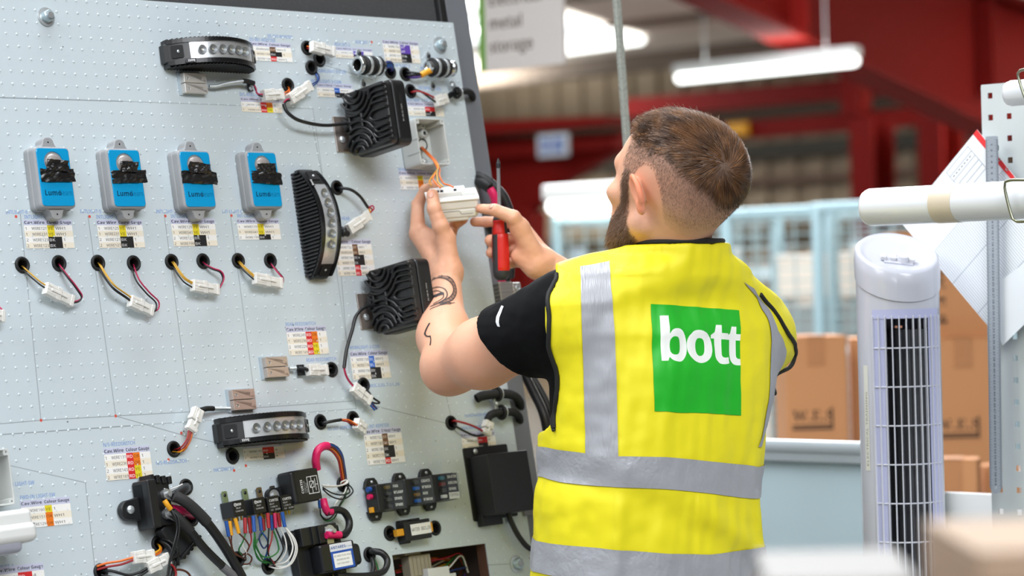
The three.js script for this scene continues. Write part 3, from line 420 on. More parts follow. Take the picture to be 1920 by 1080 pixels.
// square floodlights on brackets, seen from behind: axes u = away from the board, v = up, w = along the board towards us
const floodText = canvasTex(64, 512, (g, w, h) => { g.fillStyle = '#1a1a1b'; g.fillRect(0, 0, w, h); g.fillStyle = '#d5d5d5'; g.font = '34px monospace'; g.translate(w / 2 + 12, h - 20); g.rotate(-Math.PI / 2); g.fillText('E9-10W-03.11474', 0, 0); });
function floodlight(label, x, y, tilt) {
  const t = onBoard('work_floodlight', label, 'floodlight', x, y, tilt, 'square black floodlights'), S = 0.112, y0 = 0.013;
  const R = new THREE.Matrix4().makeBasis(V(0, 0, 1), V(0, 1, 0), V(-1, 0, 0));   // u->z, v->y, w->-x
  const lay = (g) => { g.applyMatrix4(R); return g; };
  part('heat_sink', lay(extrude(rrect(S * 0.97, S * 0.97, 0.012, y0 + S / 2, 0), 0.016, 0.003)), MAT.blackAnodised, t);
  part('bezel', lay(extrude(rrect(S, S * 1.02, 0.014, y0 + S / 2, 0), 0.03, 0.0035, 3).translate(0, 0, -0.03)), mat(0x19191a, 0.36), t);
  part('side_print', T(new THREE.PlaneGeometry(0.007, 0.05), 0.0145, 0.006, y0 + S + 0.0004), mat(0xffffff, 0.5, 0, { map: floodText }), t);
  part('front_lens', lay(extrude(rrect(S * 0.86, S * 0.88, 0.01, y0 + S / 2, 0), 0.003, 0.001).translate(0, 0, -0.0325)), mat(0xd9dde0, 0.1, 0.2), t);
  // fins: concentric arcs from two corners, straight bent fins towards the rim
  const fin = (pts, r = 0.0026) => { const g = tube(pts.map(([u, v]) => [y0 + u * S, (v - 0.5) * S, 0.0185]), r, 6, Math.max(10, pts.length * 5)); g.translate(0, 0, -0.0185); g.scale(1, 1, 2.6); g.translate(0, 0, 0.0165); part('cooling_fin', lay(g), MAT.blackAnodised, t); };
  const arc = (cu, cv, r, a0, a1, tail) => { const p = []; for (let i = 0; i <= 12; i++) { const a = rad(a0 + (a1 - a0) * i / 12), u = cu + Math.cos(a) * r, v = cv + Math.sin(a) * r; if (u > 0.0 && u < 0.985 && v > 0.015 && v < 0.985) p.push([u, v]); } if (tail) p.push(...tail); if (p.length > 2) fin(p); };
  for (const r of [0.12, 0.215, 0.31, 0.405]) { arc(0.28, 1.0, r, 182, 358); arc(0.28, 0.0, r, 178, 2); }
  arc(0.28, 1.0, 0.5, 205, 300, [[0.6, 0.62], [0.66, 0.68], [0.98, 0.68]]); arc(0.28, 0.0, 0.5, 155, 60, [[0.6, 0.38], [0.66, 0.32], [0.98, 0.32]]);
  for (const v of [0.92, 0.84, 0.76]) fin([[0.62 + (0.92 - v) * 0.3, v - 0.07], [0.7 + (0.92 - v) * 0.2, v], [0.985, v]]); for (const v of [0.08, 0.16, 0.24]) fin([[0.62 + (v - 0.08) * 0.3, v + 0.07], [0.7 + (v - 0.08) * 0.2, v], [0.985, v]]);
  fin([[0.985, 0.58], [0.66, 0.56], [0.6, 0.5], [0.66, 0.44], [0.985, 0.42]]); fin([[0.14, 0.4], [0.14, 0.6]]); fin([[0.42, 0.4], [0.42, 0.6]]);
  const sc = []; for (const [u, v] of [[0.55, 0.9], [0.68, 0.72], [0.12, 0.78], [0.28, 0.7], [0.55, 0.2], [0.3, 0.24], [0.16, 0.22], [0.72, 0.3]]) sc.push(lay(cyl(0.0026, 0.0026, 0.004, y0 + u * S, (v - 0.5) * S, 0.0185, Math.PI / 2, 0, 0, 12))); for (const g of sc) part('boss', g, MAT.blackAnodised, t);
  // bracket foot, yoke and gland
  part('bracket', [rbox(0.05, 0.062, 0.003, 0.001, -0.008, -0.012, 0.0016), rbox(0.003, 0.03, 0.02, 0.001, -0.002, 0, 0.011)], mat(0xb3a79f, 0.4, 0.8), t);
  part('yoke', [rbox(0.024, 0.03, 0.016, 0.003, -0.004, 0, 0.016), cyl(0.006, 0.006, 0.012, -0.018, 0.0, 0.02, 0, 0, Math.PI / 2)], MAT.blackPlastic, t);
  const sc2 = part('screw', screwGeo().map((g) => g.scale(2, 2, 2)), MAT.zinc, t); sc2.position.set(-0.02, -0.022, 0.003);
  return t;
}
floodlight('square black finned floodlight at the top of the board beside the open grey box', 0.229,0.2752, 0);
floodlight('square black finned floodlight lower on the board in front of the forearm', 0.2255,-0.0332, 0);
// magnetic reed switches in bright metal blocks
function reed(label, x, y, m = MAT.aluminium) {
  const t = onBoard('reed_switch', label, 'sensor', x, y, 0, 'metal sensor blocks');
  for (const [yy, n] of [[0.0086, 'sensor_block'], [-0.0086, 'magnet_block']]) { const s = rrect(0.046, 0.0162, 0.0008, 0, yy); s.holes.push(hole(-0.0155, yy - 0.001, 0.0021), hole(0.0155, yy - 0.001, 0.0021)); part(n, extrude(s, 0.012, 0.0006), m, t); screws(t, [[-0.0155, yy - 0.001], [0.0155, yy - 0.001]], 0.0098, MAT.steel, 0.75); }
  part('spacer', rbox(0.05, 0.038, 0.0025, 0.0005, -0.003, 0, 0.0012), mat(0xc4d3dc, 0.3, 0, { transmission: 0.3 }), t);
  return t;
}
reed('bright two-part metal sensor under the top bar lamp', -0.099,0.3397, mat(0xd8d4ce, 0.4, 0.5));
reed('brownish two-part metal sensor left of its own plug, the upper of the two low ones', -0.0102,-0.1328, mat(0xc9bcb2, 0.36, 0.6));
reed('brownish two-part metal sensor just above the lower bar lamp', -0.0883,-0.1827, mat(0xc6b4aa, 0.36, 0.6));
// 12 volt sockets held in rubber-lined clips; the axis lies along the board
function socket(label, x, y, open, turn) {
  const t = onBoard('power_socket', label, 'socket', x, y, turn, 'round chromed power sockets'), zc = 0.026, ax = (g) => g.rotateZ(Math.PI / 2).translate(0, 0, zc);
  part('barrel', ax(lathe([[0.0105, -0.03], [0.0115, -0.024], [0.0115, 0.022], [0.0152, 0.023], [0.0158, 0.0245], [0.0158, 0.029], [0.0148, 0.0305], [0.011, 0.0305], [0.0103, 0.029], [0.0103, -0.012], [0, -0.012], [0, -0.03], [0.0105, -0.03]], 36)), mat(0xd2d6d6, 0.2, 1), t);
  part('bore', ax(lathe([[0.0102, 0.0295], [0.0102, -0.0118], [0.002, -0.0118], [0.002, -0.004], [0, -0.004]], 30)), mat(0x3a3a38, 0.4, 0.5), t);
  for (const q of [-0.012, 0.008]) { part('rubber_liner', ax(lathe([[0.0117, -0.0092], [0.0158, -0.0092], [0.0172, -0.007], [0.0152, -0.0026], [0.0152, 0.0026], [0.0172, 0.007], [0.0158, 0.0092], [0.0117, 0.0092]], 30).translate(0, q, 0)), MAT.blackRubber, t); part('steel_band', ax(lathe([[0.0153, -0.0026], [0.0163, -0.0026], [0.0163, 0.0026], [0.0153, 0.0026]], 30).translate(0, q, 0)), MAT.zinc, t); }
  for (const s of [-1, 1]) { const e = new THREE.Shape(); e.absellipse(0, 0, 0.006, 0.0085, 0, Math.PI * 2); part('clip_tab', extrude(e, 0.002, 0.0004).translate(s * 0.0, s * 0.0275, 0.0008), MAT.zinc, t); part('clip_leg', rbox(0.008, 0.002, 0.02, 0.0006, 0, s * 0.0185, 0.0125), MAT.zinc, t); const q = part('screw', screwGeo().map((g) => g.scale(1.3, 1.3, 1.3)), MAT.darkMetal, t); q.position.set(0, s * 0.0275, 0.0028); }
  return t;
}
socket('chrome socket with its open mouth to the left above the top floodlight', 0.2782,0.381, true, 0);
socket('chrome socket turned away, with a yellow-sleeved cable entering its rear', 0.4444,0.384, false, Math.PI);
// open grey junction boxes
function junctionBox(label, x, y) {
  const t = onBoard('junction_box', label, 'box', x, y, 0, 'open grey plastic boxes'), w = 0.071, h = 0.083, d = 0.042;
  const s = rrect(w, h, 0.006), o = rrect(w - 0.005, h - 0.005, 0.004, 0, 0, THREE.Path); s.holes.push(o);
  part('wall', [extrude(s, d, 0.0006).translate(0, 0, 0.002)], MAT.boxGrey, t);
  const b = rrect(w - 0.004, h - 0.004, 0.004); b.holes.push(hole(-0.012, -0.006, 0.0125)); part('back', extrude(b, 0.0025).translate(0, 0, 0.001), MAT.boxGrey, t);
  for (const [sx, sy] of [[-1, -1], [1, -1], [-1, 1], [1, 1]]) { const c = rrect(0.0095, 0.0095, 0.002); c.holes.push(hole(0, 0, 0.0014)); part('corner_post', extrude(c, d - 0.001).translate(sx * (w / 2 - 0.0052), sy * (h / 2 - 0.0052), 0.0025), MAT.boxGrey, t); part('bore', cyl(0.0014, 0.0014, 0.001, sx * (w / 2 - 0.0052), sy * (h / 2 - 0.0052), d - 0.004, Math.PI / 2), MAT.blackPlastic, t); }
  part('screw_boss', [lathe([[0.004, 0], [0.0078, 0], [0.0075, 0.012], [0.004, 0.012]], 20).rotateX(Math.PI / 2).translate(0.012, 0.022, 0.003), lathe([[0.0022, 0], [0.0045, 0], [0.0042, 0.014], [0.0022, 0.014]], 16).rotateX(Math.PI / 2).translate(0.009, 0.034, 0.003)], MAT.boxGrey, t);
  screws(t, [[0.012, 0.022], [0.013, -0.027]], 0.0045, MAT.zinc, 1.5);
  part('knockout_line', [box(0.0006, 0.0012, 0.03, -w / 2 - 0.0001, 0.004, 0.03), box(0.0006, 0.0012, 0.03, -w / 2 - 0.0001, -0.02, 0.03)], mat(0x9da09f, 0.6), t);
  const rings = []; for (const r of [0.006, 0.0095, 0.013]) rings.push(torus(r, 0.0004, 0, -h / 2 - 0.0001, 0.024, Math.PI / 2, 0, 0, 6, 28)); part('knockout_ring', rings, mat(0xb4b7b6, 0.5), t);
}
junctionBox('open pale grey junction box with orange wires coming out, above the held sensor', 0.3834,0.2445);
junctionBox('open pale grey junction box cut off by the left edge of the photo', -0.6039,-0.2777);
// white plastic lamp at the lower left edge
{
  const t = onBoard('white_lamp', 'white plastic ceiling lamp hanging at the lower left edge of the photo', 'lamp', -0.6049,-0.3556, 0.03);
  part('base', rbox(0.1, 0.028, 0.05, 0.008, -0.01, 0.012, 0.055), MAT.whitePlastic, t); part('cover', rbox(0.106, 0.03, 0.056, 0.011, -0.01, -0.008, 0.057), MAT.whitePlastic, t);
  part('diffuser', rbox(0.075, 0.02, 0.05, 0.009, -0.02, -0.026, 0.055), mat(0xb9bac6, 0.3, 0, { transmission: 0.3 }), t); part('seam', box(0.101, 0.0016, 0.05, -0.01, 0.0026, 0.056), mat(0x6d6d70, 0.6), t); part('wall_arm', rbox(0.05, 0.03, 0.04, 0.004, -0.02, 0.0, 0.02), MAT.whitePlastic, t);
}
// black control box with flange at the lower right
{
  const t = onBoard('control_box', 'plain black box with a folded flange low on the right edge of the board', 'box', 0.4425,-0.3607, 0.01);
  part('flange', extrude(rrect(0.108, 0.128, 0.004, 0.0, 0.006), 0.003, 0.0006), MAT.blackPlastic, t);
  part('case', rbox(0.1, 0.105, 0.046, 0.002, 0.005, 0.0, 0.026), mat(0x1b1b1d, 0.4), t);
  part('lower_lip', rbox(0.05, 0.022, 0.014, 0.002, -0.022, -0.058, 0.009), MAT.blackPlastic, t); part('side_plate', rbox(0.03, 0.1, 0.003, 0.001, 0.082, -0.01, 0.004), mat(0x8d8983, 0.4, 0.8), t);
  screws(t, [[-0.028, 0.062], [0.03, -0.064]], 0.004, MAT.zinc, 1.6); const q = part('screw', screwGeo().map((g) => g.scale(1.8, 1.8, 1.8)), MAT.zinc, t); q.position.set(0.088, 0.03, 0.0065);
}
// row of small relays, each on a metal lug
const relayText = (rows, a) => canvasTex(128, 128, (g, w, h) => { g.fillStyle = '#141415'; g.fillRect(0, 0, w, h); g.fillStyle = '#d6d6d6'; rows.forEach((s, i) => { g.font = `${i ? '' : 'bold '}${i ? 20 : 32}px sans-serif`; g.fillText(s, 10, 40 + i * 28); }); if (a) { g.lineWidth = 5; g.strokeStyle = '#d6d6d6'; g.beginPath(); g.arc(22, 28, 14, 0, 7); g.stroke(); g.fillRect(18, 20, 8, 16); } });
const relayA = mat(0xffffff, 0.4, 0, { map: relayText(['   MM', '   RELAY', '12V40/30A'], true) }), relayB = mat(0xffffff, 0.4, 0, { map: relayText(['CURTIS', 'RELAY', '1.3789.10', '12V    20/30A']) });
const REL = [['leftmost of the four, with a green lug', [-0.1456,-0.357,0.03], relayA, 0x8fa07c], ['second from the left of the four', [-0.104,-0.3561,0.03], relayA, 0x8fa07c], ['third from the left of the four, with a brown lug', [-0.0742,-0.3559,0.03], relayB, 0x7d6e58], ['rightmost of the four, under the large relay', [-0.0463,-0.3555,0.03], relayB, 0x5f5a52]];
REL.forEach(([w, p, m, lug], i) => {
  const t = onBoard('small_relay', `small black relay cube, ${w}`, 'relay', p[0], p[1], 0.07, 'row of small relays');
  part('case', rbox(0.0255, 0.0255, 0.031, 0.0015, 0, 0, 0.017), mat(0x161617, 0.38), t); part('print', new THREE.PlaneGeometry(0.022, 0.022).translate(0, 0, 0.0327), m, t);
  const s = rrect(0.011, 0.02, 0.0025, -0.002, 0.021); s.holes.push(hole(-0.002, 0.0245, 0.0026)); part('mounting_lug', extrude(s, 0.0014, 0.0003).translate(0, 0, 0.004), mat(lug, 0.4, 0.6), t); const q = part('screw', screwGeo(), MAT.darkMetal, t); q.position.set(-0.002, 0.0245, 0.004);
  for (const a of [-0.008, -0.002, 0.004, 0.009]) part('blade', rbox(0.004, 0.008, 0.0008, 0.0002, a, -0.0155, 0.016 + a * 0.6), mat(0xb59a55, 0.35, 0.9), t);
});
// large relay with a circuit diagram
{
  const dia = canvasTex(256, 256, (g, w, h) => { g.fillStyle = '#17181a'; g.fillRect(0, 0, w, h); g.strokeStyle = '#d8d8d8'; g.lineWidth = 6; g.strokeRect(128, 60, 110, 140); g.clearRect(150, 100, 40, 60); g.fillStyle = '#17181a'; g.fillRect(146, 92, 60, 76); g.strokeRect(150, 100, 44, 50); g.beginPath(); g.moveTo(150, 150); g.lineTo(194, 100); g.moveTo(172, 60); g.lineTo(172, 100); g.moveTo(172, 150); g.lineTo(172, 200); g.moveTo(210, 80); g.lineTo(210, 180); g.moveTo(210, 130); g.lineTo(238, 130); g.stroke(); g.fillStyle = '#d8d8d8'; g.translate(84, 190); g.rotate(-Math.PI / 2); g.font = 'bold 34px sans-serif'; g.fillText('CURTIS', 0, -10); g.font = '16px sans-serif'; g.fillText('1.3789.12 12V', 0, 14); g.fillText('100A RELAY', 0, 34); });
  const t = onBoard('large_relay', 'large black relay box with a white circuit diagram and pink sleeved cables', 'relay', -0.0095,-0.3323, 0.06);
  part('case', rbox(0.056, 0.054, 0.036, 0.005, 0, 0, 0.022), mat(0x17181a, 0.42), t); part('print', new THREE.PlaneGeometry(0.05, 0.05).translate(0.004, 0, 0.0405), mat(0xffffff, 0.42, 0, { map: dia }), t);
  part('mounting_lug', [rbox(0.024, 0.024, 0.01, 0.004, -0.037, -0.006, 0.006), cyl(0.012, 0.012, 0.01, -0.045, -0.006, 0.006, Math.PI / 2)], MAT.blackPlastic, t); const b = part('screw', [hex(0.006, 0.005), cyl(0.0095, 0.0095, 0.0015, 0, 0, 0, Math.PI / 2)], MAT.steel, t); b.position.set(-0.045, -0.006, 0.012);
  part('terminal', rbox(0.004, 0.006, 0.008, 0.0006, 0.029, 0.017, 0.02), mat(0xb59a55, 0.35, 0.9), t); part('terminal', rbox(0.004, 0.006, 0.008, 0.0006, 0.029, -0.012, 0.02), mat(0xb59a55, 0.35, 0.9), t);
}
// fuse holders with clear covers
const fuseText = (rows, white) => canvasTex(160, 256, (g, w, h) => { g.fillStyle = '#141415'; g.fillRect(0, 0, w, h); if (white) { g.fillStyle = '#e3e3e0'; g.fillRect(0, 190, w, 66); } g.font = 'bold 40px sans-serif'; rows.forEach((s, i) => { g.fillStyle = white && i === 3 ? '#8d8d8b' : '#f0f0ee'; g.save(); g.translate(10, 44 + i * 62); g.scale(Math.min(1, 142 / g.measureText(s).width), 1); g.fillText(s, 0, 0); g.restore(); }); });
[['leftmost of three, printed for fan and lamp', [0.1755,-0.3635,0.02], ['FAN', "W'LAMP", 'SPARE', 'SPARE'], 0], ['middle one of three, with blue fuses', [0.2408,-0.3595,0.02], ['LIGHTS', "W'WASH", 'AUX', "H'WASH"], 1], ['rightmost of three, with a white bottom label', [0.3022,-0.3568,0.02], ['ISO-ACTIVE', 'AIRCON', 'SPARE', 'CONTROL'], 2]].forEach(([w, p, rows, k]) => {
  const t = onBoard('fuse_holder', `black fuse holder with a clear cover, ${w}`, 'fuse box', p[0], p[1], 0.0, 'fuse holders in a row');
  part('body', [rbox(0.056, 0.046, 0.03, 0.003, 0, 0, 0.017)], MAT.blackPlastic, t);
  for (const s of [-1, 1]) { const e = poly([[-0.016, s * 0.02], [0.016, s * 0.02], [0.012, s * 0.031], [0.007, s * 0.036], [-0.007, s * 0.036], [-0.012, s * 0.031]]); e.holes.push(hole(0, s * 0.029, 0.0024)); part('mounting_ear', extrude(e, 0.007, 0.001).translate(-0.014, 0, 0.001), MAT.blackPlastic, t); }
  screws(t, [[-0.014, 0.029], [-0.014, -0.029]], 0.0075, MAT.zinc, 0.9);
  for (let i = 0; i < 4; i++) part('fuse', rbox(0.011, 0.0055, 0.006, 0.0008, -0.006, 0.0155 - i * 0.0105, 0.0345), mat([[0x6b5a2a, 0x33332f, 0x33332f, 0x2f2f2d], [0x33332f, 0x1f5fae, 0x7a5a20, 0x1f5fae], [0x1f6f86, 0x7a2a22, 0x33332f, 0xe5e5e2]][k][i], 0.3, 0, { transmission: 0.2 }), t);
  part('legend', T(new THREE.PlaneGeometry(0.024, 0.043), 0.0145, 0, 0.0385), mat(0xffffff, 0.45, 0, { map: fuseText(rows, k === 2) }), t);
  part('clear_cover', rbox(0.043, 0.045, 0.012, 0.0016, 0.005, 0, 0.0375), mat(0xf4f6f6, 0.08, 0, { transmission: 1, thickness: 0 }), t);
  if (k === 0) { part('wire_end', cyl(0.0045, 0.0045, 0.01, -0.03, 0.004, 0.018, 0, 0, Math.PI / 2), MAT.wire.pink, t); part('wire_end', cyl(0.0045, 0.0045, 0.01, -0.03, 0.016, 0.018, 0, 0, Math.PI / 2), MAT.wire.blue, t); part('wire_end', rbox(0.01, 0.009, 0.008, 0.001, -0.028, -0.018, 0.016), MAT.wire.amber, t); }
});
// single fuse holder for the boiler
{
  const lab = canvasTex(256, 80, (g, w, h) => { g.fillStyle = '#ededea'; g.fillRect(0, 0, w, h); g.fillStyle = '#222'; g.font = '34px monospace'; g.fillText('WATER BOILER', 8, 52); });
  const t = onBoard('inline_fuse_holder', 'small black fuse holder with a white lettered label and yellow plugs', 'fuse box', 0.237,-0.4229, 0.03);
  part('body', [rbox(0.06, 0.033, 0.022, 0.002, 0, 0, 0.012), rbox(0.018, 0.04, 0.012, 0.002, -0.02, 0, 0.007), rbox(0.02, 0.004, 0.014, 0.001, 0.004, 0.018, 0.009)], MAT.blackPlastic, t);
  part('label', rbox(0.046, 0.0185, 0.0006, 0.0001, 0.006, 0.001, 0.0234), mat(0xffffff, 0.5, 0, { map: lab }), t); part('print', new THREE.PlaneGeometry(0.046, 0.0185).translate(0.006, 0.001, 0.0239), mat(0xffffff, 0.5, 0, { map: lab }), t);
  part('plug', rbox(0.017, 0.012, 0.011, 0.0015, -0.036, 0, 0.014), MAT.wire.amber, t); part('plug', rbox(0.008, 0.016, 0.011, 0.0015, 0.034, 0.001, 0.014), MAT.wire.amber, t);
  part('wire', tube(rel(t, [[0.2006,-0.4234,-0.006],[0.2026,-0.4235,0.008],[0.2174,-0.4255,0.014]]), 0.0022), MAT.wire.brown, t);
}
// midi fuse holder with blue and white label
{
  const lab = canvasTex(256, 256, (g, w, h) => { g.fillStyle = '#1d4da8'; g.fillRect(0, 0, w, h); g.fillStyle = '#d7d9de'; g.fillRect(0, 0, w, 74); g.fillStyle = '#1d3f92'; g.font = 'bold 40px sans-serif'; g.fillText('ANTARES', 8, 52); g.font = '20px sans-serif'; g.fillText('ASI-compact', 170, 50); g.fillStyle = '#e9e9e6'; g.fillRect(24, 96, 208, 140); g.fillStyle = '#444'; g.font = '22px sans-serif'; g.fillText('DC-MIDI FUSE HOLD', 32, 132); g.fillText('MAXIMUM 60V', 56, 170); g.fillText('12V 125A MAX', 52, 208); });
  const t = onBoard('power_fuse_holder', 'large black fuse holder with a blue and white label below the big relay', 'fuse box', 0.0278,-0.452, 0.05);
  part('base', [rbox(0.1, 0.09, 0.02, 0.003, -0.01, 0.006, 0.011)], MAT.blackPlastic, t); part('top_block', [rbox(0.078, 0.03, 0.018, 0.002, -0.016, 0.04, 0.026), rbox(0.002, 0.03, 0.022, 0.0006, -0.02, 0.04, 0.028), rbox(0.002, 0.03, 0.022, 0.0006, -0.034, 0.04, 0.028)], MAT.blackPlastic, t);
  part('cover', [rbox(0.075, 0.045, 0.028, 0.004, 0.005, 0.0, 0.034), rbox(0.03, 0.036, 0.02, 0.008, 0.048, -0.002, 0.03)], mat(0x17181c, 0.35), t);
  part('label', T(new THREE.PlaneGeometry(0.048, 0.042), 0.012, 0.0, 0.0484), mat(0xffffff, 0.35, 0, { map: lab }), t);
  part('side_boss', cyl(0.012, 0.012, 0.016, -0.058, 0.042, 0.012, Math.PI / 2), MAT.blackPlastic, t);
  const b = part('terminal_bolt', [hex(0.0062, 0.006), cyl(0.0105, 0.0105, 0.002, 0, 0, 0, Math.PI / 2), cyl(0.0036, 0.0036, 0.012, 0, 0, 0.006, Math.PI / 2)], MAT.steel, t); b.position.set(0.004, 0.042, 0.038); part('busbar', rbox(0.014, 0.034, 0.002, 0.0004, 0.003, 0.034, 0.036), mat(0xb9b3a0, 0.4, 0.8), t);
  part('lower_tab', rbox(0.02, 0.02, 0.002, 0.0004, 0.01, -0.036, 0.03), mat(0xa8a05e, 0.4, 0.8), t); const c = part('terminal_bolt', [hex(0.0062, 0.006)], MAT.steel, t); c.position.set(0.012, -0.04, 0.032);
}
// battery isolator block at the lower left
{
  const t = onBoard('battery_terminal_block', 'black battery terminal block with two studs and heavy black cables, lower left', 'terminal block', -0.2997,-0.3367, 0.02);
  part('base', [rbox(0.05, 0.07, 0.03, 0.003, 0.0, 0.0, 0.016), rbox(0.018, 0.075, 0.04, 0.003, -0.016, 0, 0.022)], MAT.blackPlastic, t); const e = new THREE.Shape(); e.moveTo(0.0, 0.02); e.lineTo(-0.02, 0.016); e.absarc(-0.026, 0, 0.0155, Math.PI / 2, Math.PI * 1.5); e.lineTo(0, -0.02); e.closePath(); part('mounting_ear', extrude(e, 0.012, 0.002).translate(-0.018, -0.004, 0.002), MAT.blackPlastic, t);
  const q = part('screw', screwGeo().map((g) => g.scale(2.2, 2.2, 2.2)), MAT.zinc, t); q.position.set(-0.043, -0.004, 0.0135);
  for (const [x, y] of [[0.013, 0.012], [0.01, -0.018]]) { const b = part('terminal_nut', [hex(0.0085, 0.008), cyl(0.0042, 0.0042, 0.015, 0, 0, 0.007, Math.PI / 2)], MAT.steel, t); b.position.set(x, y, 0.031); part('cable_lug', rbox(0.026, 0.014, 0.003, 0.001, x + 0.009, y - 0.002, 0.031, 0, 0, -0.5), MAT.zinc, t); }
  part('comb_top', [0, 1, 2, 3].map((i) => rbox(0.007, 0.012, 0.03, 0.001, -0.008 + i * 0.011, 0.039 - i * 0.002, 0.02)), MAT.blackPlastic, t);
}
{
  const t = onBoard('terminal_cover', 'black flip cover with a toothed edge hanging under the terminal block', 'cover', -0.2614,-0.3856, -0.95);
  part('shell', [rbox(0.055, 0.05, 0.02, 0.003, 0, 0, 0.014)], mat(0x202123, 0.5), t); part('rim', [rbox(0.004, 0.052, 0.026, 0.001, 0.028, 0, 0.015)], MAT.blackPlastic, t); for (let i = 0; i < 5; i++) part('tooth', cyl(0.004, 0.004, 0.02, 0.031, -0.02 + i * 0.01, 0.014, Math.PI / 2), MAT.blackPlastic, t);
}

// ---------- plugs and wires ----------
// a mated pair of nylon plugs between two points given in the board's axes
function plugGeo(L) {
  const a = [], W = 0.019, H = 0.0115, m = L * 0.54;
  a.push(rbox(m, W, H, 0.0012, -L / 2 + m / 2, 0, 0, 0, 0, 0, 1), rbox(m * 0.3, W * 1.08, H * 1.1, 0.001, -L / 2 + m * 0.82, 0, 0, 0, 0, 0, 1), rbox(m * 0.55, 0.004, 0.003, 0.0008, -L / 2 + m * 0.55, 0, H / 2 + 0.0008, 0, 0, 0, 1));
  for (const y of [-0.0052, 0, 0.0052]) a.push(rbox(m * 0.7, 0.0008, 0.0008, 0.0002, -L / 2 + m * 0.4, y, H / 2 + 0.0002, 0, 0, 0, 1));
  const b = [rbox(L - m - 0.001, W * 0.86, H * 0.86, 0.001, L / 2 - (L - m) / 2 + 0.0005, 0, 0, 0, 0, 0, 1), rbox(0.006, W * 0.98, H * 0.96, 0.0008, L / 2 - 0.004, 0, 0, 0, 0, 0, 1), rbox(0.0016, W * 0.5, H * 0.5, 0.0003, L / 2 + 0.0004, 0, 0, 0, 0, 0, 1), rbox(L * 0.3, 0.003, 0.0026, 0.0006, 0.004, 0, H / 2 + 0.0006, 0, 0, 0, 1)];
  return [a, b];
}
function placePlug(t, A, B, wide = 1) {
  const [p, q] = rel(t, [A, B]).map((v) => V(...v)), d = q.clone().sub(p), L = d.length(), g = plugGeo(L);
  const x = d.normalize(), z0 = V(0, 0, 1), y = z0.clone().cross(x).normalize(), z = x.clone().cross(y), M = new THREE.Matrix4().makeBasis(x, y.multiplyScalar(wide), z).setPosition(p.clone().add(q).multiplyScalar(0.5));
  ['plug', 'receptacle'].forEach((n, i) => { const m = part(n, joined(g[i]).clone().applyMatrix4(M), MAT.nylon, t); });
}
function wires(t, list) { for (const [c, pts, r] of list) part(c === 'hose' ? 'cable' : 'wire', tube(rel(t, pts), r || 0.0013, 8), MAT.wire[c] || c, t); }
function harness(label, plugs, list, group) {
  const o = (plugs[0] ? plugs[0][0] : list[0][1][0]); const t = onBoard('wire_connector', label, 'connector', o[0], o[1], 0, group);
  for (const [a, b, w] of plugs) placePlug(t, a, b, w); wires(t, list); return t;
}
const off = (pts, dx, dy, dz = 0) => pts.map((p) => [p[0] + dx, p[1] + dy, p[2] + dz]);
// below the four blue lamps
const y1 = [[-0.4653,0.0455,-0.012],[-0.4708,0.0395,0.002],[-0.4641,0.0259,0.012],[-0.4545,0.0139,0.018],[-0.4452,0.0075,0.02]], r1 = [[-0.3972,0.0479,-0.012],[-0.4055,0.0407,0.004],[-0.4005,0.0238,0.013],[-0.3887,0.0047,0.016],[-0.3818,-0.0088,0.016],[-0.388,-0.0143,0.015],[-0.4022,-0.0164,0.015]];
harness('white plug under the leftmost taped lamp, with yellow, black and red wires', [[...[[-0.4514,0.0052,0.02],[-0.3995,-0.0163,0.014]]]], [['yellow', y1], ['black', off(y1, -0.001, -0.0045, 0)], ['crimson', r1], ['black', off(r1, -0.0022, -0.0022, 0.001)]], null);
const y2 = [[-0.3236,0.0495,-0.012],[-0.3314,0.0405,0.004],[-0.3292,0.0224,0.014],[-0.3218,0.0068,0.02],[-0.3053,-0.0045,0.02],[-0.2896,-0.0139,0.019]], r2 = [[-0.2551,0.046,-0.012],[-0.2656,0.0344,0.004],[-0.2661,0.0147,0.013],[-0.2528,-0.0048,0.016],[-0.2359,-0.0212,0.015],[-0.2398,-0.0322,0.015],[-0.2489,-0.0352,0.014]];
harness('white plug under the second taped lamp, hanging lowest of the row', [[...[[-0.2954,-0.018,0.019],[-0.25,-0.0352,0.014]]]], [['yellow', y2], ['yellow', off(y2, 0.0018, -0.0018, 0.0012)], ['black', off(y2, -0.0018, -0.006, 0)], ['black', off(y2, -0.0008, -0.0042, -0.001)], ['crimson', r2], ['black', off(r2, -0.0055, -0.002, 0)]]);
const y3 = [[-0.1796,0.0485,-0.012],[-0.1877,0.041,0.004],[-0.1872,0.0271,0.013],[-0.1814,0.0148,0.018],[-0.1673,0.0056,0.02]], r3 = [[-0.116,0.0476,-0.012],[-0.1231,0.0402,0.004],[-0.1154,0.0323,0.012],[-0.1032,0.0261,0.016],[-0.0994,0.0164,0.016],[-0.1057,0.0052,0.016],[-0.1142,-0.0041,0.015]];
harness('white plug under the third taped lamp, with its red wire looping back', [[...[[-0.1698,0.0039,0.02],[-0.1133,-0.0039,0.014]]]], [['yellow', y3], ['yellow', off(y3, 0.0015, 0.001, 0.0012)], ['black', off(y3, -0.0012, -0.0055, 0)], ['crimson', r3], ['black', off(r3, -0.002, -0.0012, -0.001)]]);
const y4 = [[-0.0429,0.0476,-0.012],[-0.0516,0.0392,0.004],[-0.0493,0.0275,0.014],[-0.0387,0.0137,0.02]], r4 = [[0.0249,0.0467,-0.012],[0.0139,0.0372,0.005],[0.0165,0.0229,0.014],[0.0241,0.0107,0.016],[0.0214,0.0038,0.015],[0.0156,0.003,0.015]];
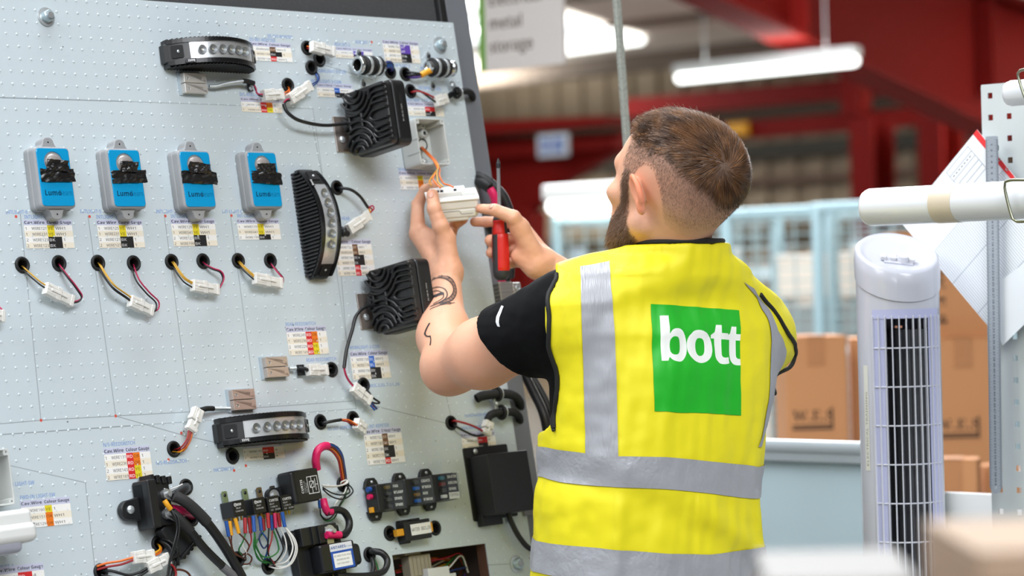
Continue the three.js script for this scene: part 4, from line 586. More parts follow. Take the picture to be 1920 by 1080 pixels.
harness('white plug under the rightmost taped lamp, the shortest of the row', [[...[[-0.0411,0.0129,0.02],[0.0211,0.004,0.014]]]], [['yellow', y4], ['yellow', off(y4, 0.0014, 0.0012, 0.0012)], ['black', off(y4, -0.001, -0.004, 0)], ['crimson', r4], ['black', off(r4, 0.0012, 0.0018, -0.001)]]);
harness('white plug at the lower left of the taped lamps, cut by the photo edge', [[...[[-0.5651,-0.0296,0.02],[-0.5287,-0.0363,0.016]]]], [['crimson', [[-0.5285,-0.0347,0.016],[-0.5291,-0.0266,0.016],[-0.5356,-0.0176,0.012],[-0.5411,-0.006,0.003]]]]);
// top of the board
harness('white plug at the top of the board with short orange wires', [[...[[0.1557,0.4114,0.018],[0.2054,0.4029,0.02]]]], [['orange', [[0.1716,0.4191,-0.012],[0.1593,0.4147,0.006],[0.159,0.4097,0.018]]], ['red', [[0.1711,0.4162,-0.012],[0.1595,0.4113,0.005],[0.1595,0.4081,0.017]]], ['black', [[0.1732,0.421,-0.012],[0.1622,0.4177,0.006],[0.1647,0.4147,0.018]]]]);
const hoseMat = MAT.blackRubber;
{ // armoured lead of the upper reed switch, with clip and plug
  const t = harness('white plug lying on the upper wire table, joined to a steel armoured lead', [[...[[0.0325,0.3211,0.02],[0.0776,0.325,0.018]]]], [['crimson', [[0.0197,0.3408,0.016],[0.0222,0.3334,0.017],[0.0222,0.3249,0.018],[0.034,0.323,0.02]]], ['black', [[0.0203,0.3392,0.015],[0.0232,0.3282,0.016],[0.027,0.3217,0.017],[0.0353,0.3197,0.019]]], ['orange', [[0.0756,0.3268,0.018],[0.0906,0.3306,0.012],[0.1042,0.3367,0.004],[0.1165,0.3471,-0.01]]], ['orange', [[0.076,0.3243,0.017],[0.0931,0.3272,0.011],[0.1062,0.335,0.004],[0.1177,0.3472,-0.01]]]]);
  part('armoured_lead', ribbed(rel(t, [[-0.0694,0.3359,0.008],[-0.0556,0.3362,0.009],[-0.0406,0.3396,0.012],[-0.0191,0.3435,0.014],[0.0009,0.3458,0.015]]), 0.0033, 0.0022, 0.0008), MAT.zinc, t);
  part('sleeve', tube(rel(t, [[-0.0025,0.3457,0.015],[0.0091,0.345,0.016],[0.0201,0.3426,0.016]]), 0.0042), MAT.blackRubber, t); part('clip', [box(0.01, 0.016, 0.002, ...rel(t, [[0.0213,0.3402,0.004, 0]].map((v) => [v[0], v[1], 0.004]))[0])], MAT.blackRubber, t);
  const q = part('screw', screwGeo().map((g) => g.scale(1.4, 1.4, 1.4)), MAT.zinc, t); q.position.set(...rel(t, [[0.0203,0.3369,0.006]])[0]);
}
{
  const t = harness('white plug slanting up to a grommet, on the cable of the upper floodlight', [[...[[0.0877,0.3152,0.022],[0.1402,0.3424,0.02]]]], [['navy', [[0.1365,0.3413,0.02],[0.1517,0.3475,0.016],[0.1685,0.3557,0.012],[0.1743,0.3658,0.006],[0.1761,0.3802,-0.01]]], ['blue', [[0.1365,0.339,0.018],[0.1528,0.3443,0.014],[0.1683,0.3536,0.009],[0.1712,0.3641,0.005],[0.1756,0.3817,-0.012]]], ['crimson', [[0.0917,0.318,0.022],[0.0806,0.3149,0.022],[0.0739,0.3101,0.022]]], ['black', [[0.0899,0.3143,0.022],[0.081,0.3124,0.021],[0.0753,0.3068,0.021]]], ['black', [[0.0734,0.3074,0.022],[0.0754,0.2951,0.024],[0.0901,0.2822,0.026],[0.1204,0.2747,0.026],[0.1579,0.272,0.026],[0.2009,0.2758,0.03]], 0.0031]]);
}
wires(onBoard('socket_lead', 'blue and violet sleeved wires behind the open-mouthed chrome socket', 'wire', 0.3474,0.379), [['blue', [[0.3078,0.3793,0.026],[0.3217,0.3833,0.024],[0.335,0.3854,0.018],[0.3481,0.3842,0.006],[0.36,0.3815,-0.012]], 0.0042], ['navy', [[0.3069,0.3836,0.028],[0.3234,0.3886,0.026],[0.338,0.3874,0.018],[0.3497,0.3828,0.004],[0.3587,0.3815,-0.012]], 0.0035], ['violet', [[0.31,0.3775,0.026],[0.3313,0.3818,0.02],[0.3463,0.3812,0.006],[0.3574,0.3814,-0.012]], 0.0016]]);
wires(onBoard('socket_lead', 'black and violet wires with a yellow sleeve entering the rear of the right socket', 'wire', 0.3827,0.3765), [['black', [[0.3944,0.381,-0.012],[0.3834,0.3784,0.008],[0.3865,0.375,0.018],[0.3997,0.3721,0.024],[0.4176,0.3766,0.028]], 0.002], ['black', [[0.3913,0.3779,-0.012],[0.3836,0.3726,0.008],[0.3916,0.3718,0.016],[0.4031,0.3715,0.023],[0.4186,0.3769,0.027]], 0.002], ['violet', [[0.3935,0.3761,-0.012],[0.3876,0.3703,0.006],[0.3926,0.3675,0.014],[0.4035,0.3689,0.022],[0.4158,0.3758,0.027]], 0.0026], ['amber', [[0.3988,0.3694,0.023],[0.4104,0.3746,0.027],[0.4279,0.3807,0.029]], 0.0055]]);
{
  const t = harness('white plug upper right with a red and black pair, feeding hoses over the board edge', [[...[[0.4275,0.3237,0.02],[0.4576,0.3305,0.02]]]], [['red', [[0.4005,0.3462,-0.012],[0.3874,0.3423,0.01],[0.3947,0.342,0.016],[0.4113,0.3373,0.018],[0.4335,0.3278,0.02]], 0.0018], ['black', [[0.4026,0.3502,-0.012],[0.392,0.3463,0.01],[0.4006,0.3427,0.014],[0.4149,0.333,0.016],[0.4297,0.3219,0.02]], 0.0018], ['black', [[0.4552,0.3314,0.02],[0.4686,0.3397,0.02],[0.4799,0.343,0.02]], 0.0026], ['black', [[0.4557,0.3276,0.02],[0.4723,0.3354,0.018],[0.4839,0.3407,0.018]], 0.0026]]);
  part('hose', ribbed(rel(t, [[0.4797,0.342,0.02],[0.4919,0.3434,0.02],[0.5115,0.3456,0.018],[0.5348,0.3444,0.006],[0.56,0.3398,-0.02],[0.5655,0.3329,-0.04]]), 0.0062, 0.0026, 0.0011), MAT.blackRubber, t);
  part('clip_band', [torus(0.0085, 0.0028, ...rel(t, [[0.4848,0.3412,0.02]])[0], 0, Math.PI / 2, 0)], MAT.blackRubber, t); part('clip_band', [torus(0.0088, 0.0014, ...rel(t, [[0.4901,0.3414,0.02]])[0], 0, Math.PI / 2, 0)], MAT.zinc, t);
  part('clip_tab', T(cyl(0.009, 0.009, 0.0016, 0, 0, 0, Math.PI / 2), ...rel(t, [[0.4894,0.3576,0.006]])[0]), MAT.zinc, t); const q = part('screw', screwGeo().map((g) => g.scale(1.5, 1.5, 1.5)), MAT.zinc, t); q.position.set(...rel(t, [[0.4887,0.3571,0.008]])[0]);
}
// beside the upright bar lamp
{
  const t = harness('white plug right of the upright bar lamp, slanting up to red and yellow wires', [[...[[0.179,0.0926,0.02],[0.2312,0.1184,0.02]]]], [['black', [[0.1947,0.1708,-0.012],[0.184,0.1664,0.012],[0.1957,0.1628,0.02],[0.2137,0.1514,0.022],[0.2312,0.1315,0.02]], 0.0026], ['amber', [[0.2303,0.1333,0.02],[0.2331,0.1287,0.02],[0.2345,0.1231,0.02],[0.2294,0.1156,0.02]]], ['crimson', [[0.2312,0.1315,0.02],[0.2418,0.1341,0.021],[0.2434,0.1294,0.021],[0.2371,0.124,0.02],[0.2285,0.1175,0.02]]], ['red', [[0.2298,0.1305,0.02],[0.2353,0.1301,0.022],[0.2392,0.1266,0.021],[0.2329,0.1212,0.02],[0.2271,0.1166,0.02]]]]);
  part('gland', T(lathe([[0, 0], [0.009, 0], [0.009, 0.008], [0.006, 0.01], [0.005, 0.018], [0, 0.018]], 8), ...rel(t, [[0.1624,0.0913,0.018]])[0], 0, 0, -1.9), MAT.blackPlastic, t);
}
// rear reed switch, N/S reed switch
{
  const t = harness('white plug in front of a grommet, joined to the upper brownish sensor', [[...[[0.0478,-0.142,0.018],[0.0928,-0.1432,0.014]]]], [['black', [[0.0921,-0.1405,0.014],[0.1069,-0.1392,0.008],[0.1258,-0.1396,-0.01]]], ['black', [[0.0342,-0.1368,0.012],[0.042,-0.1387,0.016],[0.05,-0.1421,0.018]], 0.003]]);
  part('armoured_lead', ribbed(rel(t, [[0.017,-0.1363,0.008],[0.0232,-0.1369,0.01],[0.0296,-0.1366,0.012]]), 0.0033, 0.0022, 0.0008), MAT.zinc, t); part('clip', T(box(0.014, 0.018, 0.003), ...rel(t, [[0.0433,-0.1397,0.006]])[0]), MAT.blackRubber, t);
}
{
  const t = harness('white plug standing upright left of the lower sensor, with red and orange wires below', [[...[[-0.1904,-0.1944,0.02],[-0.2119,-0.228,0.02]]]], [['red', [[-0.2148,-0.2262,0.02],[-0.2215,-0.241,0.02],[-0.2276,-0.2512,0.012],[-0.2254,-0.2529,-0.012]]], ['red', [[-0.2109,-0.2281,0.02],[-0.2187,-0.2429,0.02],[-0.2261,-0.2547,0.012],[-0.2246,-0.2547,-0.012]]], ['orange', [[-0.2071,-0.229,0.019],[-0.2142,-0.2445,0.018],[-0.2229,-0.2572,0.01],[-0.2237,-0.2556,-0.012]]], ['amber', [[-0.2105,-0.2287,0.018],[-0.2176,-0.2442,0.017],[-0.2272,-0.2577,0.01],[-0.2269,-0.2554,-0.012]]], ['black', [[-0.1908,-0.197,0.02],[-0.1849,-0.1939,0.02],[-0.1759,-0.194,0.018],[-0.1776,-0.2005,0.016],[-0.1814,-0.2068,0.014]]]]);
  part('armoured_lead', ribbed(rel(t, [[-0.1164,-0.1956,0.008],[-0.1364,-0.1949,0.01],[-0.1578,-0.1944,0.014]]), 0.003, 0.0022, 0.0008), MAT.zinc, t); part('sleeve', tube(rel(t, [[-0.1557,-0.1945,0.014],[-0.1717,-0.1943,0.018],[-0.1864,-0.1964,0.02]]), 0.0042), MAT.blackRubber, t);
}
// lower floodlight lead
harness('white plug slanting down right, on the cable of the lower floodlight', [[...[[0.1385,-0.1741,0.02],[0.1747,-0.2009,0.018]]]], [['black', [[0.2045,-0.0392,0.03],[0.1821,-0.0423,0.03],[0.1603,-0.0563,0.03],[0.1478,-0.081,0.028],[0.1319,-0.1117,0.026],[0.122,-0.1425,0.024]], 0.0031], ['crimson', [[0.1223,-0.1407,0.024],[0.1244,-0.1533,0.023],[0.1312,-0.164,0.021],[0.1409,-0.1742,0.02]], 0.0016], ['black', [[0.1237,-0.1423,0.022],[0.1278,-0.1567,0.021],[0.1351,-0.1668,0.02],[0.1431,-0.1733,0.019]], 0.0016], ['navy', [[0.1704,-0.1979,0.018],[0.1788,-0.2047,0.018],[0.186,-0.2145,0.02]], 0.0017], ['blue', [[0.1677,-0.1996,0.018],[0.1747,-0.2072,0.018],[0.1809,-0.216,0.02]], 0.0017], ['black', [[0.1912,-0.1704,-0.012],[0.1824,-0.1815,0.008],[0.1867,-0.1945,0.014],[0.1977,-0.2035,0.016],[0.187,-0.2041,0.017],[0.1747,-0.2009,0.018]], 0.0017]]);
// interior repeater
harness('small white plug with yellow and red wires, low beside the lower bar lamp', [[...[[0.1342,-0.2351,0.02],[0.1592,-0.247,0.012]]]], [['black', [[0.0843,-0.2273,-0.012],[0.0743,-0.2301,0.01],[0.0857,-0.229,0.016],[0.1054,-0.2277,0.018]], 0.0027], ['amber', [[0.103,-0.2276,0.018],[0.1153,-0.2286,0.02],[0.1283,-0.2347,0.02],[0.1408,-0.2405,0.018]]], ['red', [[0.1029,-0.2285,0.018],[0.1178,-0.2322,0.019],[0.1309,-0.2383,0.019],[0.1429,-0.2424,0.018]]], ['orange', [[0.1032,-0.2267,0.018],[0.1192,-0.23,0.022],[0.1313,-0.2382,0.024],[0.1418,-0.2421,0.022]]], ['white', [[0.1265,-0.2319,0.02],[0.134,-0.2366,0.024],[0.147,-0.2397,0.022]]]]);
// hand wash and conduits at the lower right
{
  const t = harness('small white plug with a red and black pair under two clipped black hoses', [[...[[0.4419,-0.2498,0.02],[0.4306,-0.2726,0.02]]]], [['red', [[0.3816,-0.2433,-0.012],[0.3711,-0.2433,0.01],[0.3842,-0.249,0.018],[0.4065,-0.2571,0.02],[0.4312,-0.2698,0.02]], 0.0019], ['black', [[0.3808,-0.247,-0.012],[0.3725,-0.2524,0.008],[0.3877,-0.2635,0.014],[0.4097,-0.2726,0.016],[0.4341,-0.2716,0.018]], 0.0019], ['orange', [[0.4389,-0.2515,0.02],[0.4434,-0.2454,0.022],[0.4494,-0.242,0.022]]]]);
  const A = [[0.4261,-0.2084,0.014],[0.4348,-0.2047,0.018],[0.4541,-0.2032,0.02],[0.4833,-0.2027,0.02],[0.5157,-0.2065,0.016],[0.5424,-0.2161,0.002],[0.5647,-0.2263,-0.02],[0.5797,-0.2366,-0.04]], B = [[0.4416,-0.2475,0.018],[0.4464,-0.2406,0.02],[0.4604,-0.2366,0.02],[0.4843,-0.236,0.02],[0.5094,-0.2367,0.016],[0.5354,-0.2427,0.002],[0.558,-0.252,-0.02],[0.5708,-0.2594,-0.04]];
  part('hose', ribbed(rel(t, A), 0.0085, 0.0028, 0.0013, 14), MAT.blackRubber, t); part('hose', ribbed(rel(t, B), 0.0072, 0.0028, 0.0011, 14), MAT.blackRubber, t);
  for (const [x, y] of [[...[0.4726,-0.2031,0.02]].slice(0, 2), [...[0.4764,-0.2356,0.02]].slice(0, 2)]) { const p = rel(t, [[x, y, 0.02]])[0]; part('clip_liner', torus(0.0108, 0.0034, ...p, 0, Math.PI / 2, 0), MAT.blackRubber, t); part('clip_band', torus(0.0118, 0.0016, p[0] + 0.0035, p[1], p[2], 0, Math.PI / 2, 0), MAT.zinc, t); }
  const p = rel(t, [[0.4704,-0.2195,0.016]])[0]; part('clip_tab', rbox(0.008, 0.022, 0.003, 0.001, ...p), MAT.zinc, t); const q = part('screw', screwGeo().map((g) => g.scale(1.4, 1.4, 1.4)), MAT.zinc, t); q.position.set(p[0], p[1], p[2] + 0.002);
}
wires(onBoard('control_cable', 'thick black cable leaving the control box and curving behind the vest', 'cable', 0.475,-0.4), [['black', [[0.4572,-0.3974,0.02],[0.4581,-0.4181,0.02],[0.4656,-0.4393,0.02],[0.4773,-0.4591,0.02],[0.4924,-0.4755,0.02],[0.5145,-0.485,0.02],[0.5483,-0.4894,0.015]], 0.0048]]);
// heavy cables of the terminal block
{
  const t = onBoard('battery_cable', 'heavy black battery cable from the upper stud, running down to the bottom edge', 'cable', -0.2414,-0.3261); wires(t, [['black', [[-0.2765,-0.3311,0.045],[-0.2692,-0.3354,0.048],[-0.2597,-0.3439,0.05],[-0.2415,-0.3594,0.05],[-0.2155,-0.3889,0.048],[-0.1881,-0.4285,0.045],[-0.1683,-0.4681,0.045],[-0.1536,-0.5073,0.045]], 0.0078]]); part('sleeve', tube(rel(t, [[-0.2803,-0.3292,0.045],[-0.2711,-0.3344,0.048],[-0.2595,-0.343,0.05],[-0.2397,-0.3613,0.05],[-0.2265,-0.3747,0.049]]), 0.0094), mat(0x2a2a2b, 0.6), t);
  const u = onBoard('battery_cable', 'heavy black battery cable from the lower stud, marked with a grey band', 'cable', -0.2476,-0.3633); wires(u, [['black', [[-0.2884,-0.351,0.04],[-0.2761,-0.3641,0.044],[-0.2612,-0.3803,0.044],[-0.2312,-0.4159,0.042],[-0.1996,-0.4472,0.042],[-0.1611,-0.4809,0.04]], 0.0068]]); part('tie', tube(rel(u, [[-0.241,-0.396,0.036],[-0.2473,-0.3938,0.05],[-0.2411,-0.4005,0.046],[-0.2402,-0.4008,0.034]]), 0.0016), MAT.blackPlastic, u); part('grey_band', tube(rel(u, [[-0.2025,-0.4452,0.042],[-0.1904,-0.4556,0.042],[-0.1806,-0.4648,0.041]]), 0.0072), mat(0x6c6c6e, 0.6), u); part('sleeve', tube(rel(u, [[-0.2854,-0.3531,0.041],[-0.2752,-0.365,0.044],[-0.2559,-0.3857,0.044]]), 0.0078), mat(0x262627, 0.6), u);
  const v = onBoard('battery_cable', 'short black cable from the block into the upper grommet', 'cable', -0.2349,-0.3182); wires(v, [['black', [[-0.2777,-0.3298,0.036],[-0.2619,-0.3249,0.034],[-0.2386,-0.3181,0.02],[-0.2088,-0.3117,-0.012]], 0.0082], ['white', [[-0.2753,-0.3175,0.03],[-0.2587,-0.3143,0.028],[-0.2415,-0.3103,0.02]], 0.0012]]);
  const s = onBoard('sleeved_cable', 'pink sleeved cable from the block into a grommet behind the heavy cable', 'cable', -0.2298,-0.3505); wires(s, [['pink', [[-0.2761,-0.3474,0.03],[-0.2581,-0.3513,0.03],[-0.2298,-0.3557,0.014],[-0.2062,-0.3593,-0.012]], 0.0072]]);
  const w = onBoard('sensor_wires', 'thin black wires with a yellow terminal hanging down from the block', 'wire', -0.2552,-0.346); wires(w, [['amber', [[-0.3004,-0.3343,0.046],[-0.2971,-0.3423,0.048],[-0.2921,-0.3493,0.048]], 0.0042], ['black', [[-0.2921,-0.3493,0.048],[-0.2888,-0.3608,0.052],[-0.2877,-0.379,0.052],[-0.2963,-0.4027,0.05],[-0.3038,-0.4259,0.044],[-0.3121,-0.4574,0.04]]], ['black', [[-0.2902,-0.3503,0.048],[-0.2846,-0.3631,0.054],[-0.2859,-0.3835,0.054],[-0.2913,-0.4032,0.05],[-0.2991,-0.4223,0.044],[-0.3141,-0.4572,0.04]]], ['black', [[-0.2755,-0.4187,0.03],[-0.276,-0.4303,0.024],[-0.2836,-0.4382,0.02]]]]);
}
// plugs at the bottom left
harness('upper white plug of the bottom left bundle, with orange wires', [[...[[-0.3615,-0.4156,0.03],[-0.3221,-0.4152,0.03]]]], [['orange', [[-0.4102,-0.4209,0.004],[-0.4006,-0.4184,0.016],[-0.3815,-0.4179,0.024],[-0.3604,-0.4149,0.03]], 0.0018], ['red', [[-0.4095,-0.4256,0.002],[-0.395,-0.4236,0.014],[-0.3779,-0.4229,0.022],[-0.359,-0.4183,0.03]], 0.0018], ['orange', [[-0.3222,-0.416,0.03],[-0.3064,-0.412,0.026],[-0.2972,-0.4053,0.018],[-0.2812,-0.3984,-0.01]], 0.0018], ['amber', [[-0.3238,-0.4134,0.03],[-0.3067,-0.4079,0.026],[-0.2973,-0.4026,0.016],[-0.282,-0.3967,-0.01]], 0.0018]]);
harness('lower white plug of the bottom left bundle, with black wires', [[...[[-0.3404,-0.4344,0.034],[-0.2977,-0.422,0.034]]]], [['black', [[-0.4011,-0.4302,-0.008],[-0.396,-0.4299,0.014],[-0.3701,-0.4401,0.024],[-0.3522,-0.4385,0.03],[-0.3381,-0.4329,0.034]], 0.0022], ['black', [[-0.4015,-0.4343,0],[-0.3879,-0.4413,0.014],[-0.3612,-0.4467,0.024],[-0.3367,-0.4363,0.034]], 0.0022], ['black', [[-0.2979,-0.4237,0.034],[-0.2799,-0.4199,0.03],[-0.2721,-0.4102,0.026],[-0.2743,-0.401,0.02],[-0.2777,-0.3931,-0.008]], 0.0022], ['red', [[-0.2997,-0.4279,0.03],[-0.2876,-0.4357,0.03],[-0.2843,-0.4467,0.03],[-0.2904,-0.4585,0.03]], 0.0018], ['brown', [[-0.2915,-0.4429,0.024],[-0.2737,-0.4413,0.024],[-0.2541,-0.4477,0.02],[-0.246,-0.4618,0.02]], 0.0018]]);
wires(onBoard('cable_bundle', 'bundle of black cables leaving the lower left grommet under the terminal block', 'cable', -0.2743,-0.3986), [['black', [[-0.2786,-0.3917,-0.012],[-0.2895,-0.3956,0.014],[-0.2838,-0.4054,0.022],[-0.2822,-0.424,0.024],[-0.2926,-0.4493,0.024]], 0.003], ['black', [[-0.2781,-0.3951,-0.012],[-0.2856,-0.3999,0.012],[-0.2798,-0.4119,0.018],[-0.2761,-0.4307,0.02],[-0.2868,-0.4577,0.02]], 0.0028], ['black', [[-0.2794,-0.39,-0.012],[-0.2877,-0.3908,0.014],[-0.2802,-0.3993,0.024],[-0.2739,-0.415,0.026],[-0.2721,-0.4346,0.022]], 0.0026]]);
// relay row: crimp terminals and wires
function crimps(label, list, o) { const t = onBoard('crimp_wire', label, 'wire', o[0], o[1], 0, null); for (const [c, top, bot, wire, path] of list) { part('crimp_sleeve', tube(rel(t, [top, [(top[0] + bot[0]) / 2, (top[1] + bot[1]) / 2, (top[2] + bot[2]) / 2], bot]), 0.0031, 10), MAT.wire[c], t); part('wire', tube(rel(t, path), 0.0013, 7), MAT.wire[wire], t); } }
const gA = [[-0.1278,-0.435,-0.012]], gB = [[-0.0677,-0.4502,-0.012]];
const lead = (bot, mid, g) => [bot, ...mid, [g[0][0] + rr(-0.004, 0.004), g[0][1] + rr(-0.004, 0.004), 0.004], g[0]];
const crimp = (label, c, tx, bot, w, mid, g) => { crimps(label, [[c, tx, bot, w, lead(bot, mid, g)]], tx); };
crimp('blue crimp under the leftmost relay, on a brown wire', 'blue', ...[[-0.1735,-0.375,0.03],[-0.1723,-0.3996,0.03]], 'brown', [[-0.1669,-0.4114,0.026],[-0.1611,-0.4239,0.02]], gA);
crimp('narrow yellow crimp beside the first blue crimp', 'amber', ...[[-0.1596,-0.3752,0.022],[-0.1603,-0.398,0.022]], 'brown', [[-0.1607,-0.4095,0.02],[-0.154,-0.4229,0.014]], gA);
crimp('large yellow crimp, the biggest one under the relays', 'amber', ...[[-0.158,-0.3726,0.034],[-0.1546,-0.3966,0.034]], 'brown', [[-0.1403,-0.4075,0.03],[-0.1316,-0.4196,0.026],[-0.1343,-0.4286,0.018]], gA);
crimp('red crimp right of the large yellow one', 'red', ...[[-0.1354,-0.3731,0.03],[-0.1385,-0.3975,0.03]], 'green', [[-0.1432,-0.4087,0.028],[-0.1476,-0.4209,0.02]], gA);
crimp('second red crimp right of the large yellow one', 'red', ...[[-0.1219,-0.3735,0.024],[-0.123,-0.3981,0.024]], 'red', [[-0.1241,-0.4107,0.024],[-0.1308,-0.4241,0.02]], gA);
crimp('blue crimp with green wires in the middle of the row', 'blue', ...[[-0.1209,-0.3714,0.034],[-0.1232,-0.3968,0.034]], 'green', [[-0.1231,-0.4118,0.032],[-0.1127,-0.4299,0.026],[-0.0963,-0.4419,0.014]], gB);
crimp('blue crimp right of the middle, on a dark wire', 'blue', ...[[-0.1032,-0.373,0.028],[-0.104,-0.396,0.028]], 'navy', [[-0.1088,-0.4081,0.026],[-0.0985,-0.4239,0.022],[-0.0903,-0.418,0.024],[-0.0874,-0.4382,0.012]], gB);
crimp('thin red crimp between two blue crimps', 'red', ...[[-0.0923,-0.3765,0.022],[-0.0936,-0.3961,0.022]], 'green', [[-0.1164,-0.4197,0.022],[-0.1134,-0.4368,0.02],[-0.0952,-0.4452,0.012]], gB);
crimp('bright red crimp under the third relay', 'red', ...[[-0.091,-0.3696,0.034],[-0.093,-0.3934,0.034]], 'black', [[-0.0954,-0.41,0.032],[-0.0936,-0.4305,0.024]], gB);
crimp('slim blue crimp behind the bright red one', 'blue', ...[[-0.0773,-0.3731,0.026],[-0.0794,-0.397,0.026]], 'red', [[-0.0842,-0.412,0.026],[-0.0897,-0.433,0.02]], gB);
crimp('dark red crimp under the rightmost relay', 'crimson', ...[[-0.0768,-0.3708,0.034],[-0.0789,-0.3946,0.034]], 'black', [[-0.069,-0.4138,0.03],[-0.0646,-0.4294,0.028],[-0.0713,-0.4447,0.018]], gB);
crimp('second red crimp under the rightmost relay', 'red', ...[[-0.0653,-0.3709,0.028],[-0.0648,-0.3933,0.028]], 'white', [[-0.0575,-0.4146,0.028],[-0.0581,-0.4332,0.026],[-0.0664,-0.4482,0.014]], gB);
crimp('blue crimp at the right end of the row, on white wires', 'blue', ...[[-0.0629,-0.3704,0.036],[-0.0617,-0.3946,0.036]], 'white', [[-0.0493,-0.4128,0.036],[-0.0444,-0.432,0.034],[-0.056,-0.4555,0.024],[-0.0681,-0.4546,0.012]], gB);
wires(onBoard('loose_wires', 'green and white wires looping under the relay row into a grommet', 'wire', -0.0573,-0.4181), [['green', [[-0.0807,-0.3982,0.03],[-0.076,-0.4158,0.03],[-0.0747,-0.4302,0.028],[-0.0861,-0.4381,0.024],[-0.1003,-0.4371,0.02],[-0.1128,-0.4243,0.022],[-0.12,-0.4033,0.03]]], ['white', [[-0.0587,-0.3966,0.036],[-0.0444,-0.4167,0.036],[-0.0414,-0.4339,0.034],[-0.0518,-0.4544,0.026],[-0.0682,-0.4583,0.014],[-0.0757,-0.4525,0]]], ['white', [[-0.0592,-0.3963,0.034],[-0.0513,-0.4142,0.034],[-0.0496,-0.4298,0.034],[-0.0586,-0.4486,0.026],[-0.0743,-0.4509,0]]], ['green', [[-0.1209,-0.3993,0.032],[-0.1235,-0.4198,0.028],[-0.1079,-0.4396,0.018],[-0.0794,-0.4487,0]]], ['blue', [[-0.1017,-0.3985,0.026],[-0.0913,-0.4111,0.024],[-0.0896,-0.4262,0.02],[-0.0908,-0.442,0.01],[-0.0704,-0.4501,-0.01]]], ['white', [[-0.1351,-0.4055,0.024],[-0.1409,-0.4166,0.022],[-0.1335,-0.4272,0.02],[-0.133,-0.4329,0.01]]], ['brown', [[-0.1383,-0.4319,0.006],[-0.1306,-0.4287,0.016],[-0.121,-0.4364,0.016],[-0.1235,-0.4442,0.012],[-0.1351,-0.4446,0.01]]]]);
